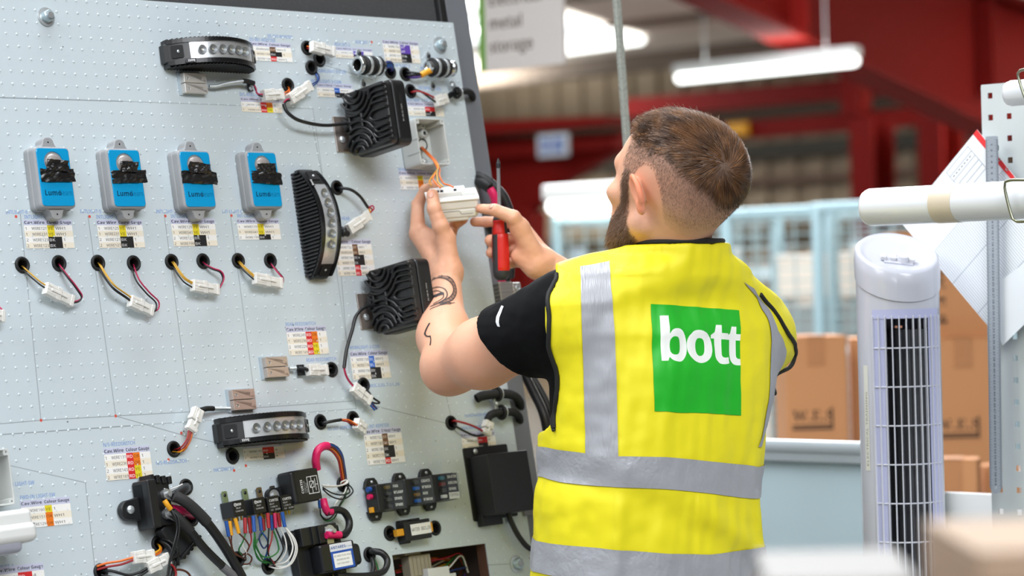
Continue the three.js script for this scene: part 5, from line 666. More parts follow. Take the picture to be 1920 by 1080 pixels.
// cables of the large relay
{
  const t = onBoard('sleeved_loom', 'loom of coloured wires with a pink sleeve arching over the large relay', 'wire', 0.0877,-0.2802);
  part('sleeve', tube(rel(t, [[0.0288,-0.3068,0.028],[0.0242,-0.2915,0.034],[0.0279,-0.2775,0.038],[0.0406,-0.2712,0.038],[0.0516,-0.2708,0.036]]), 0.0068, 12), MAT.wire.pink, t);
  const a = [[0.047,-0.2705,0.036],[0.0643,-0.2739,0.034],[0.0802,-0.2885,0.03],[0.091,-0.3082,0.02],[0.1032,-0.3267,0.006],[0.1154,-0.3322,-0.012]];
  wires(t, [['red', a, 0.0016], ['orange', off(a, -0.0032, -0.003, 0.002), 0.0016], ['brown', off(a, -0.0014, -0.0015, 0.004), 0.0016], ['blue', off(a, 0.003, 0.002, 0), 0.0017], ['navy', off(a, 0.0048, 0.0035, 0), 0.0017], ['white', off(a, 0.0018, 0.006, 0.001), 0.0012], ['red', off(a, -0.0045, -0.0045, -0.001), 0.0016]]);
  const u = onBoard('thin_wires', 'thin black and white wires looping from the large relay to a grommet', 'wire', 0.0994,-0.3433); wires(u, [['white', [[0.0388,-0.3333,0.024],[0.0591,-0.3357,0.024],[0.0835,-0.336,0.02],[0.1001,-0.3316,0.018],[0.1002,-0.3278,0.016],[0.0897,-0.3303,0.014],[0.1019,-0.3364,0]]], ['white', [[0.0423,-0.3359,0.022],[0.0651,-0.3376,0.022],[0.0902,-0.3345,0.018],[0.1036,-0.3281,0.016]]], ['black', [[0.0388,-0.3394,0.024],[0.0521,-0.3521,0.026],[0.074,-0.3591,0.026],[0.0957,-0.3549,0.022],[0.109,-0.3465,0.018],[0.1096,-0.3366,0.01],[0.1148,-0.3324,-0.01]]], ['black', [[0.0375,-0.337,0.026],[0.0553,-0.3471,0.026],[0.0811,-0.352,0.022],[0.1017,-0.3478,0.018],[0.1056,-0.336,0.008],[0.1136,-0.3323,-0.01]]], ['white', [[0.1053,-0.3378,0.008],[0.0921,-0.3491,0.014],[0.0764,-0.3609,0.012],[0.0665,-0.3731,0.01]]], ['black', [[0.102,-0.339,0.006],[0.0942,-0.3535,0.012],[0.0797,-0.3683,0.012],[0.0624,-0.383,0.014],[0.0429,-0.389,0.018],[0.0311,-0.3812,0.02],[0.0293,-0.3691,0.022]]], ['green', [[0.1044,-0.3392,0.006],[0.0982,-0.3535,0.01],[0.0837,-0.3683,0.01],[0.0643,-0.3882,0.012],[0.042,-0.3904,0.016],[0.0291,-0.3793,0.02]]]]);
  const w = onBoard('power_lead', 'thick black lead with pink sleeved ends between the large relay and the fuse holder', 'cable', 0.0888,-0.4002); wires(w, [['black', [[0.038,-0.3782,0.026],[0.0593,-0.3755,0.026],[0.0758,-0.3804,0.026],[0.0837,-0.3943,0.026],[0.0795,-0.4074,0.028],[0.0632,-0.4172,0.034],[0.0441,-0.4172,0.04]], 0.0062]]); part('sleeve', tube(rel(w, [[0.0385,-0.3567,0.022],[0.0365,-0.3676,0.026],[0.0406,-0.3767,0.026],[0.0497,-0.3774,0.026]]), 0.0064, 12), MAT.wire.pink, w); part('sleeve', tube(rel(w, [[0.0486,-0.4176,0.04],[0.035,-0.4164,0.04],[0.0192,-0.415,0.04]]), 0.0062, 12), MAT.wire.pink, w); part('crimp_sleeve', tube(rel(w, [[0.0332,-0.3569,0.02],[0.032,-0.3638,0.02],[0.032,-0.3699,0.02]]), 0.0034), MAT.wire.blue, w);
  const x = onBoard('power_lead', 'thick black lead looping from a grommet under the fuse holder', 'cable', 0.1537,-0.4638); wires(x, [['black', [[0.1488,-0.4512,-0.012],[0.138,-0.4497,0.014],[0.1473,-0.4544,0.024],[0.1533,-0.467,0.028],[0.1438,-0.4823,0.03],[0.1195,-0.4881,0.032],[0.078,-0.4869,0.034],[0.031,-0.4816,0.036]], 0.0056], ['black', [[0.1517,-0.455,-0.012],[0.1369,-0.4616,0.01],[0.133,-0.4759,0.014],[0.1208,-0.4935,0.016]], 0.004], ['brown', [[0.1509,-0.4561,-0.01],[0.1422,-0.4681,0.008],[0.1423,-0.4834,0.01],[0.1393,-0.4991,0.01]], 0.0014], ['green', [[0.1524,-0.4544,-0.01],[0.1451,-0.4657,0.008],[0.1465,-0.4803,0.01],[0.144,-0.4996,0.01]], 0.0014]]);
}
// orange leads from the junction box to the held sensor
{
  const t = onBoard('orange_leads', 'orange and yellow wires from the open grey box down to the held sensor', 'wire', 0.3975,0.2485); const T1 = [0.2927,0.1401,0.1391], T2 = [0.2953,0.1413,0.1419], T3 = [0.3149,0.1394,0.1473];
  wires(t, [['orange', [...[[0.4059,0.2486,-0.012],[0.3879,0.2402,0.01],[0.3782,0.2259,0.03],[0.3718,0.2097,0.05],[0.3675,0.1927,0.062]], ...[[0.3117,0.1636,0.1049],[0.2947,0.149,0.1282]], T1], 0.0015], ['amber', [...[[0.4068,0.2467,-0.012],[0.388,0.2369,0.012],[0.3787,0.2211,0.034],[0.3762,0.206,0.05],[0.3703,0.1937,0.062],[0.35,0.1803,0.07],[0.3327,0.1677,0.075]], ...[[0.2952,0.1502,0.1145]]], 0.0014], ['orange', [...[[0.4087,0.2496,-0.012],[0.3879,0.2393,0.014],[0.3816,0.2231,0.034],[0.379,0.207,0.05],[0.3705,0.1914,0.064]], ...[[0.3201,0.1646,0.1137],[0.3174,0.1513,0.1231],[0.3169,0.1456,0.1359]], T3], 0.0014], ['yellow', [...[[0.4066,0.2457,-0.012],[0.3881,0.2336,0.014],[0.3811,0.2169,0.036],[0.3786,0.2018,0.052]], ...[[0.3233,0.1733,0.104],[0.3042,0.1528,0.1242]], T2], 0.0014]]);
}
// inside the cut-out
{
  const t = onBoard('recess_connector', 'large beige connector inside the cut-out at the bottom of the board', 'connector', 0.2548,-0.4771); part('housing', [rbox(0.05, 0.036, 0.022, 0.002, 0.012, -0.004, -0.026), rbox(0.036, 0.006, 0.012, 0.001, 0.0, 0.018, -0.024), rbox(0.05, 0.02, 0.018, 0.002, 0.0, 0.022, -0.05)], mat(0xa39a86, 0.55), t); for (let i = 0; i < 5; i++) part('rib', rbox(0.001, 0.03, 0.001, 0.0003, -0.006 + i * 0.009, -0.005, -0.0145), mat(0x8d8574, 0.55), t);
  const w = onBoard('recess_connector', 'plain white connector at the bottom of the cut-out', 'connector', 0.2942,-0.4996); part('housing', [rbox(0.05, 0.034, 0.02, 0.002, 0, -0.006, -0.012), rbox(0.03, 0.02, 0.01, 0.001, 0.036, -0.012, -0.02)], MAT.whitePlastic, w);
  const L = onBoard('recess_wires', 'bundle of coloured wires inside the cut-out', 'wire', 0.3272,-0.4893); const cs = ['red', 'red', 'orange', 'green', 'white', 'white', 'amber', 'black', 'black', 'navy', 'brown', 'violet', 'red', 'white', 'black', 'black', 'black'];
  cs.forEach((c, i) => { const y = -0.475 - 0.004 * i + rr(-0.004, 0.004), z = -0.03 - rr(0, 0.05); part('wire', tube(rel(L, [[0.235 + rr(0, 0.02), y - 0.006, z], [0.29, y + rr(-0.012, 0.004), z + 0.01], [0.34, y + rr(-0.006, 0.012), z + 0.006], [0.385, y + rr(-0.01, 0.022), z], [0.405, y + rr(-0.03, 0.02), z - 0.01]]), i > 13 ? 0.003 : 0.0016, 7), MAT.wire[c], L); });
}
// hoses, clamp and cables behind the right edge of the board
{
  const t = onBoard('braided_hose', 'braided black hose looping out behind the screwdriver', 'hose', 0.6147,0.1663, 0); const o = origin.get(t);
  part('hose', ribbed(rel(t, [[0.5333,0.1952,-0.0088],[0.5209,0.1838,0.0197],[0.5243,0.1697,0.0353],[0.5347,0.1516,0.0428],[0.5494,0.1271,0.0391],[0.56,0.0996,0.0308],[0.5732,0.0554,0.0079],[0.5844,0.0112,-0.017]]), 0.0095, 0.0026, 0.0012, 16), mat(0x1b1c1d, 0.5), t); part('hose', ribbed(rel(t, [[0.5324,0.1869,-0.0111],[0.5172,0.1755,0.0218],[0.5187,0.1637,0.0357]]), 0.011, 0.003, 0.0015, 16), mat(0x1b1c1d, 0.5), t);
  const s = onBoard('crimson_cable', 'crimson sleeved cable hanging beside the screwdriver shaft', 'cable', 0.6147,0.1663, 0); wires(s, [['pink', [[0.5174,0.164,0.0343],[0.5218,0.1509,0.0366],[0.5283,0.1304,0.0325],[0.5367,0.1016,0.0218],[0.5456,0.0555,0.0085],[0.5596,-0.0127,-0.0176]], 0.0085]]);
  const c = onBoard('clamp_block', 'ribbed aluminium clamp block with a socket screw below the screwdriver', 'clamp', 0.5808,-0.0215, 0); const q = rel(c, [[0.5578,-0.0253,-0.0073]])[0]; const cg = [rbox(0.034, 0.05, 0.03, 0.002, q[0] - 0.01, q[1], q[2])]; for (let i = 0; i < 7; i++) cg.push(rbox(0.036, 0.0035, 0.032, 0.001, q[0] - 0.01, q[1] + 0.021 - i * 0.007, q[2])); part('block', cg, mat(0xb4b0aa, 0.4, 0.75), c); part('lug', rbox(0.022, 0.022, 0.03, 0.003, q[0] + 0.018, q[1] + 0.012, q[2]), mat(0xb4b0aa, 0.4, 0.75), c); part('screw', [torus(0.0045, 0.002, q[0] + 0.018, q[1] + 0.012, q[2] + 0.016), cyl(0.004, 0.004, 0.004, q[0] + 0.018, q[1] + 0.012, q[2] + 0.014, Math.PI / 2)], MAT.steel, c);
  const d = onBoard('black_cable', 'thick black cables dropping behind the board between sleeve and vest', 'cable', 0.6303,-0.2201, 0); wires(d, [['black', [[0.5998,-0.1152,-0.0806],[0.609,-0.1506,-0.0485],[0.6109,-0.1985,-0.026],[0.6092,-0.2453,-0.0069],[0.6147,-0.3127,-0.013],[0.6145,-0.3883,-0.0261]], 0.0085], ['black', [[0.6246,-0.1083,-0.0973],[0.6443,-0.1485,-0.0697],[0.6549,-0.1915,-0.0518],[0.6619,-0.2432,-0.0392],[0.6646,-0.3108,-0.048]], 0.007], ['black', [[0.5386,0.1241,-0.0156],[0.5412,0.1003,0.0045],[0.554,0.0566,0.0029],[0.5724,0.0015,-0.0166],[0.5895,-0.0989,-0.0595]], 0.009]]);
}

// ---------- the bench on the right: panels, fan, ruler, papers, rolls ----------
const panelBlue = mat(0xc2d8e0, 0.45, 0, { bumpMap: TEX.soft, bumpScale: 0.0004 });
{ // low partition of the neighbouring bench with a rounded rail
  const a = [-3.3827,1.1787,-4.1099], L = 0.86, t = hallThing('bench_screen', 'pale blue grey bench screen with a rounded light rail on top, right of the vest', 'partition', [a[0], 0, a[2]]);
  part('panel', rbox(L, 0.5, 0.02, 0.003, 0, a[1] - 0.29, 0), panelBlue, t);
  part('top_rail', [cyl(0.016, 0.016, L, 0, a[1] - 0.012, 0.012, 0, 0, Math.PI / 2, 24), rbox(L, 0.022, 0.04, 0.005, 0, a[1] - 0.03, 0.004)], mat(0xb4bec3, 0.35, 0.2), t);
  for (const s of [-1, 1]) part('upright', rbox(0.05, a[1] - 0.05, 0.05, 0.004, s * (L / 2 - 0.05), (a[1] - 0.05) / 2, -0.04), MAT.darkMetal, t);
  part('worktop', rbox(L, 0.03, 0.6, 0.004, 0, 0.78, -0.34), MAT.greyPlastic, t);
}
{ const a = [-2.9108,1.0855,-4.1557], t = hallThing('white_board', 'plain white board standing between the fan and the perforated panel', 'panel', [a[0], 0, a[2]]); part('board', rbox(0.34, 0.4, 0.012, 0.002, 0.04, a[1] - 0.2, 0), mat(0xf8fafb, 0.4), t); for (const s of [-1, 1]) part('leg', rbox(0.03, a[1] - 0.35, 0.03, 0.003, s * 0.13 + 0.04, (a[1] - 0.35) / 2, -0.022), MAT.darkMetal, t); }
// worktop that carries the fan and the back panel
const benchZ = -3.81, benchX = -2.62;
{
  const t = hallThing('workbench', 'grey workbench top under the fan, hidden by the blurred cartons', 'bench', [-2.15, 0, -3.59]);
  part('worktop', rbox(1.3, 0.035, 0.38, 0.004, 0, 0.775, 0), mat(0xb8bcbd, 0.45), t); for (const sx of [-1, 1]) for (const sz of [-1, 1]) part('leg', rbox(0.05, 0.757, 0.05, 0.004, sx * 0.58, 0.3785, sz * 0.15), MAT.darkMetal, t);
}
// perforated back panel
{
  const t = hallThing('pegboard', 'pale grey perforated metal panel with square holes at the right edge', 'panel', [benchX, 0, benchZ]);
  const s = poly([[0, 0.8], [0.9, 0.8], [0.9, 1.832], [0.003, 1.832], [0, 1.829]]);
  for (let i = 0; i < 23; i++) for (let j = 0; j < 26; j++) { const x = 0.0185 + i * 0.038, y = 1.812 - j * 0.038; if (y < 0.82) continue; const p = new THREE.Path(); p.moveTo(x - 0.005, y - 0.005); p.lineTo(x - 0.005, y + 0.005); p.lineTo(x + 0.005, y + 0.005); p.lineTo(x + 0.005, y - 0.005); p.closePath(); s.holes.push(p); }
  part('sheet', extrude(s, 0.0016).translate(0, 0, -0.0016), mat(0xc3c9c9, 0.5, 0, { bumpMap: TEX.grain, bumpScale: 0.00008 }), t);
  part('folded_edge', [rbox(0.002, 1.03, 0.02, 0.0006, 0.001, 1.315, -0.0105), rbox(0.9, 0.002, 0.02, 0.0006, 0.45, 1.831, -0.0105)], mat(0xc3c9c9, 0.5), t);
  part('upright', rbox(0.04, 2.3, 0.05, 0.003, 0.128, 1.15, -0.06), mat(0x25282d, 0.45), t); part('upright', rbox(0.04, 2.3, 0.05, 0.003, 0.86, 1.15, -0.06), mat(0x25282d, 0.45), t);
  part('cross_bar', rbox(0.78, 0.03, 0.03, 0.003, 0.49, 1.3, -0.045), mat(0x25282d, 0.45), t);
  part('hook_strip', rbox(0.03, 0.012, 0.04, 0.002, 0.128, 1.77, -0.02), MAT.steel, t);
}
const onPanel = (px) => px;
// sheets of paper behind the ruler: thin, slightly curled
function sheet(t, name, pts, z, m, curl) {
  const s = poly(pts), g = new THREE.ShapeGeometry(s), n = mergeVertices(g);
  const e = extrude(s, 0.0006), p = e.attributes.position, uv = e.attributes.uv; for (let i = 0; i < p.count; i++) { uv.setXY(i, p.getX(i) / 0.5 + 0.5, p.getY(i) / 0.5 + 0.5); }
  part(name, e.translate(0, 0, z), m, t);
}
{
  const C = [-2.621,1.5899];
  const grid = canvasTex(1024, 1024, (g, w, h) => {
    g.fillStyle = '#e9edf2'; g.fillRect(0, 0, w, h); g.save(); g.translate(w / 2, h / 2); g.rotate(0.83); g.strokeStyle = '#9aa3ae'; g.lineWidth = 1.6; for (let i = -60; i < 60; i++) { g.beginPath(); g.moveTo(-60, i * 9); g.lineTo(700, i * 9); g.stroke(); } g.lineWidth = 2.5; for (const x of [-60, 80, 230, 380]) { g.beginPath(); g.moveTo(x, -560); g.lineTo(x, 560); g.stroke(); }
    g.clearRect(-700, -700, 600, 1400); g.fillStyle = '#eef1f5'; g.fillRect(-720, -700, 660, 1400); g.restore(); g.save(); g.translate(w / 2 - 60, h / 2 - 250); g.rotate(-0.75); g.strokeStyle = '#8a93a0'; g.lineWidth = 2; for (let i = 0; i < 5; i++) g.strokeRect(-90, i * 22, 130, 22); g.fillStyle = '#6d7580'; for (let i = 0; i < 7; i++) g.fillRect(-80 + i * 16, 30, 9, 4); g.restore();
  });
  const R = (pts) => pts.map((q) => [q[0] - C[0], q[1] - C[1]]);
  const t = hallThing('wall_planner', 'white ruled planner sheet with a red corner strip, hung at an angle behind the ruler', 'paper', [C[0], C[1], -3.79]);
  sheet(t, 'sheet', R([[-2.6159,1.7535],[-2.7822,1.5976],[-2.5981,1.4064],[-2.4545,1.4577],[-2.4512,1.5658]]), 0, mat(0xffffff, 0.7, 0, { map: grid }));
  sheet(t, 'red_strip', R([[-2.6159,1.7535],[-2.6239,1.7457],[-2.5485,1.6642],[-2.4565,1.566],[-2.451,1.573],[-2.5388,1.6647]]), 0.0008, mat(0xe23236, 0.6));
  const holes = R([[-2.5725,1.6985],[-2.5567,1.6811],[-2.541,1.663]]); for (const h of holes) part('eyelet', torus(0.0026, 0.0008, h[0] + 0.001, h[1] + 0.001, 0.0016), MAT.steel, t);
  const D = [-2.5614,1.4595], u = hallThing('white_paper_sheet', 'plain white sheet with its lower corner pointing down right of the ruler', 'paper', [D[0], D[1], -3.782]);
  sheet(u, 'sheet', [[-2.446,1.5657],[-2.5971,1.4739],[-2.5878,1.4185],[-2.5694,1.3789],[-2.4488,1.4757]].map((q) => [q[0] - D[0], q[1] - D[1]]), 0, mat(0xe6ebf0, 0.65));
}
// long steel ruler
{
  const a = [-2.5841,1.7392], b = [-2.5738,1.1244], L = Math.hypot(a[0] - b[0], a[1] - b[1]);
  const tex = canvasTex(128, 2048, (g, w, h) => { g.fillStyle = '#a3abb5'; g.fillRect(0, 0, w, h); g.fillStyle = '#4a515b'; for (let i = 0; i < 610; i++) { const y = 20 + i * 3.3; const l = i % 10 === 0 ? 34 : i % 5 === 0 ? 24 : 15; g.fillRect(0, y, l, 1.2); g.fillRect(w - l, y, l, 1.2); } g.font = 'bold 26px sans-serif'; for (let i = 1; i < 61; i++) { g.save(); g.translate(w / 2 - 10, 20 + i * 33); g.rotate(Math.PI / 2); g.fillText(String(i), -12, 0); g.restore(); } });
  const t = hallThing('steel_ruler', 'long steel ruler hanging down the left edge of the perforated panel', 'ruler', [(a[0] + b[0]) / 2, (a[1] + b[1]) / 2, -3.772]); t.rotateZ(Math.atan2(a[0] - b[0], -(a[1] - b[1])) * -1 + Math.PI);
  const s = new THREE.Shape(), w = 0.0125; s.moveTo(-w + 0.003, L / 2); s.lineTo(w - 0.003, L / 2); s.quadraticCurveTo(w, L / 2, w, L / 2 - 0.003); s.lineTo(w, -L / 2 + 0.012); s.quadraticCurveTo(w * 0.7, -L / 2, 0, -L / 2); s.quadraticCurveTo(-w * 0.7, -L / 2, -w, -L / 2 + 0.012); s.lineTo(-w, L / 2 - 0.003); s.quadraticCurveTo(-w, L / 2, -w + 0.003, L / 2); s.holes.push(hole(0, -L / 2 + 0.011, 0.0028));
  const g = extrude(s, 0.0012), uv = g.attributes.uv, p = g.attributes.position; for (let i = 0; i < uv.count; i++) uv.setXY(i, p.getX(i) / (2 * w) + 0.5, p.getY(i) / L + 0.5);
  part('blade', g, mat(0xffffff, 0.38, 0.15, { map: tex }), t);
  part('magnet', rbox(0.014, 0.012, 0.012, 0.003, 0, L / 2 - 0.02, -0.0062), MAT.darkMetal, t);
}
// rolls of drawings held in wire hooks
function roll(label, x0, x1, y, z, r, band) {
  const L = x1 - x0, t = hallThing('paper_roll', label, 'roll', [x0, y, z], 'rolls in wire hooks');
  const pr = [[0, 0.002], [r - 0.006, 0.001], [r - 0.002, 0.003], [r, 0.009], [r, L - 0.01], [r - 0.004, L], [0, L]];
  part('tube', lathe(pr, 48).rotateZ(-Math.PI / 2), mat(0xd9dcdf, 0.22, 0, { clearcoat: 0.5, clearcoatRoughness: 0.12 }), t);
  if (band) part('tape_band', lathe([[r + 0.0001, band], [r + 0.0006, band], [r + 0.0006, band + 0.043], [r + 0.0001, band + 0.043]], 48).rotateZ(-Math.PI / 2), mat(0xcbbfa9, 0.35), t);
  return t;
}
const rollA = [-2.6244,1.6177,-3.4819];
roll('long white paper roll with a beige tape band, lying across the fan top and planner', rollA[0], rollA[0] + 0.75, rollA[1], rollA[2], 0.031, 0.143);
const rollB = [-2.4798,1.8022,-3.6818];
roll('white paper roll at the top right corner, the shorter visible one', rollB[0], rollB[0] + 0.5, rollB[1], rollB[2], 0.0215, 0);
function hook(label, x, y, z, w, h, reach) { const t = hallThing('wire_hook', label, 'hook', [x, y, z], 'wire hooks'); const r = 0.0024; part('wire_loop', tube([[0.06, h / 2, -reach], [0.06, h / 2, 0], [0, h / 2, 0.002], [-0.002, h / 2 - 0.004, 0.002], [0.012, -h / 2 + 0.003, 0.002], [0.015, -h / 2, 0.002], [0.07, -h / 2, 0.001], [0.07, -h / 2, -reach]], r, 10, 90), mat(0x8d8f7c, 0.35, 0.9), t); part('foot', rbox(0.02, h, 0.003, 0.001, 0.065, 0, -reach), MAT.steel, t); }
{ const a = [-2.3185,1.6144,-3.4332]; hook('bent wire hook around the long roll at the right edge', a[0], a[1], a[2], 0.06, 0.062, 0.36); }
{ const a = [-2.4305,1.8097,-3.6462]; hook('bent wire hook around the upper roll in the top right corner', a[0], a[1], a[2], 0.06, 0.05, 0.22); }
// tower fan
{
  const c = [-2.6995,1.5378,-3.661], base = 0.793, topY = 1.552, R = 0.071, yaw = 0.62;
  const t = hallThing('tower_fan', 'white tower fan with a slanted top and a dark grille', 'fan', [c[0], base, c[2]]); t.rotation.y = HALL_YAW + yaw;
  const white = mat(0xc6c8d4, 0.26, 0, { clearcoat: 0.35, clearcoatRoughness: 0.15 }), lilac = mat(0xb9bde0, 0.35);
  const H = topY - base, sl = 0.5, cap = (r, y, dy) => Math.sin(y);   // slanted top: higher at the back
  const A0 = -0.66, A1 = 1.22, N = 64;                              // grille opening around the front (+z), angles from +z towards +x
  const ring = (r, y, zs = 1) => [...Array(N + 1)].map((_, i) => { const a = i / N * Math.PI * 2; return [Math.sin(a) * r, y, Math.cos(a) * r * zs]; });
  const loft = (rows) => { const pos = [], idx = []; rows.forEach((q, j) => q.forEach((p, i) => { pos.push(...p); if (j && i) { const n = q.length, a = (j - 1) * n + i - 1; idx.push(a, a + 1, a + n, a + 1, a + n + 1, a + n); } })); const g = new THREE.BufferGeometry(); g.setAttribute('position', new THREE.Float32BufferAttribute(pos, 3)); g.setIndex(idx); g.computeVertexNormals(); return g; };
  const slant = (r, y) => ring(r, 0).map(([x, , z]) => [x, y - (z * 0.95 + x * 0.3) * sl, z]);
  part('base', [lathe([[0, 0], [0.12, 0], [0.124, 0.006], [0.115, 0.022], [0.06, 0.034], [0.055, 0.05], [0, 0.05]], 48)], white, t);
  part('head', [loft([slant(R + 0.002, H - 0.057), slant(R + 0.0025, H - 0.03), slant(R + 0.0005, H - 0.012), slant(R - 0.005, H - 0.006), slant(R - 0.011, H - 0.01), slant(R - 0.02, H - 0.013), slant(0.001, H - 0.014)])], white, t);
  part('neck_band', [loft([ring(R, H - 0.106), slant(R, H - 0.0585)])], white, t);
  // wrap of the body, open where the grille sits
  const wrap = (r, a0, a1, y0, y1) => { const rows = []; for (let i = 0; i <= 40; i++) { const a = a0 + (a1 - a0) * i / 40; rows.push([[Math.sin(a) * r, y0, Math.cos(a) * r], [Math.sin(a) * r, y1, Math.cos(a) * r]]); } return loft(rows); };
  part('shell', [wrap(R, A1, Math.PI * 2 + A0, 0.045, H - 0.105), wrap(R - 0.003, A1, Math.PI * 2 + A0, 0.045, H - 0.105)], white, t);
  part('rotor_shaft', [lathe([[0, 0.05], [0.008, 0.05], [0.008, H - 0.111], [0, H - 0.111]], 20)], mat(0x7d7f85, 0.5), t); part('blade_set', [...Array(26)].map((_, i) => box(0.0015, H - 0.2, 0.018, Math.sin(i * 0.2417) * (R - 0.02), H / 2 - 0.04, Math.cos(i * 0.2417) * (R - 0.02), 0, i * 0.2417 + 0.5, 0)), mat(0x55575c, 0.55), t);
  part('grille_frame', [wrap(R - 0.001, A0 - 0.02, A0 + 0.32, 0.05, H - 0.111), wrap(R - 0.001, A1 - 0.42, A1 + 0.02, 0.05, H - 0.111), wrap(R, A0, A1, H - 0.121, H - 0.105), wrap(R, A0, A1, 0.045, 0.06)], lilac, t);
  for (let i = 0; i < 12; i++) { const a = A0 + 0.02 + (A1 - A0 - 0.04) * i / 11; part('grille_bar', rbox(0.0021, H - 0.171, 0.006, 0.0008, Math.sin(a) * R, (H - 0.061) / 2, Math.cos(a) * R, 0, a, 0, 1), mat(0xcfd1dc, 0.35), t); }
  for (let y = H - 0.171; y > 0.06; y -= 0.066) part('grille_rib', T(new THREE.TorusGeometry(R - 0.0005, 0.0014, 6, 28, A1 - A0), 0, y, 0, Math.PI / 2, 0, Math.PI / 2 - A1), mat(0xcfd1dc, 0.35), t);
  const beads = []; for (let y = 0.06; y < H - 0.16; y += 0.0075) beads.push(T(new THREE.SphereGeometry(0.0017, 6, 4), -R * 0.985, y, -R * 0.2)); part('vent_beads', beads, white, t).userData.kind = 'stuff';
  const tx = canvasTex(64, 512, (g, w, h) => { g.fillStyle = '#d9d9d2'; g.fillRect(0, 0, w, h); g.fillStyle = '#77786f'; g.font = '36px sans-serif'; g.translate(46, h - 20); g.rotate(-Math.PI / 2); g.fillText('ELECTRICAL TRAINING', 0, 0, 470); });
  const sg = wrap(R + 0.0004, -1.02, -0.84, H - 0.38, H - 0.2), su = new Float32Array(sg.attributes.position.count * 2); for (let i = 0; i < su.length / 2; i++) { su[i * 2] = (i >> 1) / 40; su[i * 2 + 1] = i % 2; } sg.setAttribute('uv', new THREE.BufferAttribute(su, 2)); part('sticker', sg, mat(0xffffff, 0.5, 0, { map: tx }), t);
  const tilt = new THREE.Matrix4().makeRotationAxis(V(0.95, 0, -0.3).normalize(), Math.atan(sl)); const ctl = (g) => g.applyMatrix4(tilt).translate(0, H - 0.013, 0);
  part('control_panel', ctl(rbox(0.05, 0.003, 0.028, 0.001, 0.004, 0.001, 0.022)), white, t); for (const x of [-0.022, -0.006, 0.026]) part('button', ctl(rbox(0.011, 0.008, 0.012, 0.002, x, 0.005, 0.024)), mat(0xcfd0d6, 0.35), t); part('knob', ctl(cyl(0.009, 0.01, 0.012, 0.011, 0.007, 0.026)), mat(0xd3d4dc, 0.3), t);
  part('indicator', [box(0.004, 0.004, 0.002, -0.003, H - 0.135, R - 0.006), box(0.004, 0.004, 0.002, 0.005, H - 0.135, R - 0.006)], mat(0xc98a6a, 0.5), t);
}
// out-of-focus cartons close to the camera
{
  const a = [0.2233,1.2948,-1.75], t = thing('near_carton', 'blurred white sheet covered carton at the bottom edge, nearest the camera', 'carton', [a[0], 0, a[2]]); t.rotation.y = -0.06;
  part('body', rbox(0.1, a[1] - 0.004, 0.2, 0.004, -0.015, (a[1] - 0.004) / 2, 0), mat(0x7f5f48, 0.75), t); part('paper', rbox(0.1, 0.016, 0.19, 0.004, -0.012, a[1] + 0.006, -0.01), mat(0x878481, 0.7), t);
  const b = [0.2865,1.3377,-1.6], u = thing('near_carton', 'blurred pale brown carton in the bottom right corner, beside the white sheet', 'carton', [b[0] + 0.037, 0, b[2]]);
  part('body', rbox(0.12, b[1], 0.2, 0.004, 0, b[1] / 2, 0), mat(0xa0866f, 0.75), u); part('flap', [rbox(0.12, 0.004, 0.098, 0.001, 0, b[1] + 0.002, 0.05), rbox(0.12, 0.004, 0.098, 0.001, 0, b[1] + 0.002, -0.05)], mat(0x9a8470, 0.75), u);
}

// ---------- the person: signed distances in the person's own axes (x to his right, y up, z behind him) ----------
const smin = (a, b, k) => { const h = Math.max(k - Math.abs(a - b), 0) / k; return Math.min(a, b) - h * h * k * 0.25; };
const smax = (a, b, k) => -smin(-a, -b, k);
function cap(x, y, z, a, b, r1, r2) {
  const dx = b[0] - a[0], dy = b[1] - a[1], dz = b[2] - a[2], px = x - a[0], py = y - a[1], pz = z - a[2];
  let t = (px * dx + py * dy + pz * dz) / (dx * dx + dy * dy + dz * dz); t = t < 0 ? 0 : t > 1 ? 1 : t;
  const ex = px - dx * t, ey = py - dy * t, ez = pz - dz * t; return Math.sqrt(ex * ex + ey * ey + ez * ez) - (r1 + (r2 - r1) * t);
}
function ell(x, y, z, c, r) {
  const px = (x - c[0]) / r[0], py = (y - c[1]) / r[1], pz = (z - c[2]) / r[2], k0 = Math.sqrt(px * px + py * py + pz * pz);
  const qx = px / r[0], qy = py / r[1], qz = pz / r[2], k1 = Math.sqrt(qx * qx + qy * qy + qz * qz); return k1 < 1e-9 ? -Math.min(...r) : k0 * (k0 - 1) / k1;
}
const J = {
  SL: [-0.1454,1.458,-0.0163], UL: [-0.1824,1.3963,-0.2009], EL: [-0.1798,1.3739,-0.3029], FL: [-0.1382,1.4231,-0.3776], WL: [-0.078,1.5174,-0.4575],
  SR: [0.2312,1.4305,-0.0212], ER: [0.2989,1.3905,-0.3279], WR: [0.085,1.5388,-0.3922],
  N0: [0.02, 1.5, 0.026], N1: [0.004, 1.6, 0.07], HC: [-0.0017,1.6519,0.0843],
};
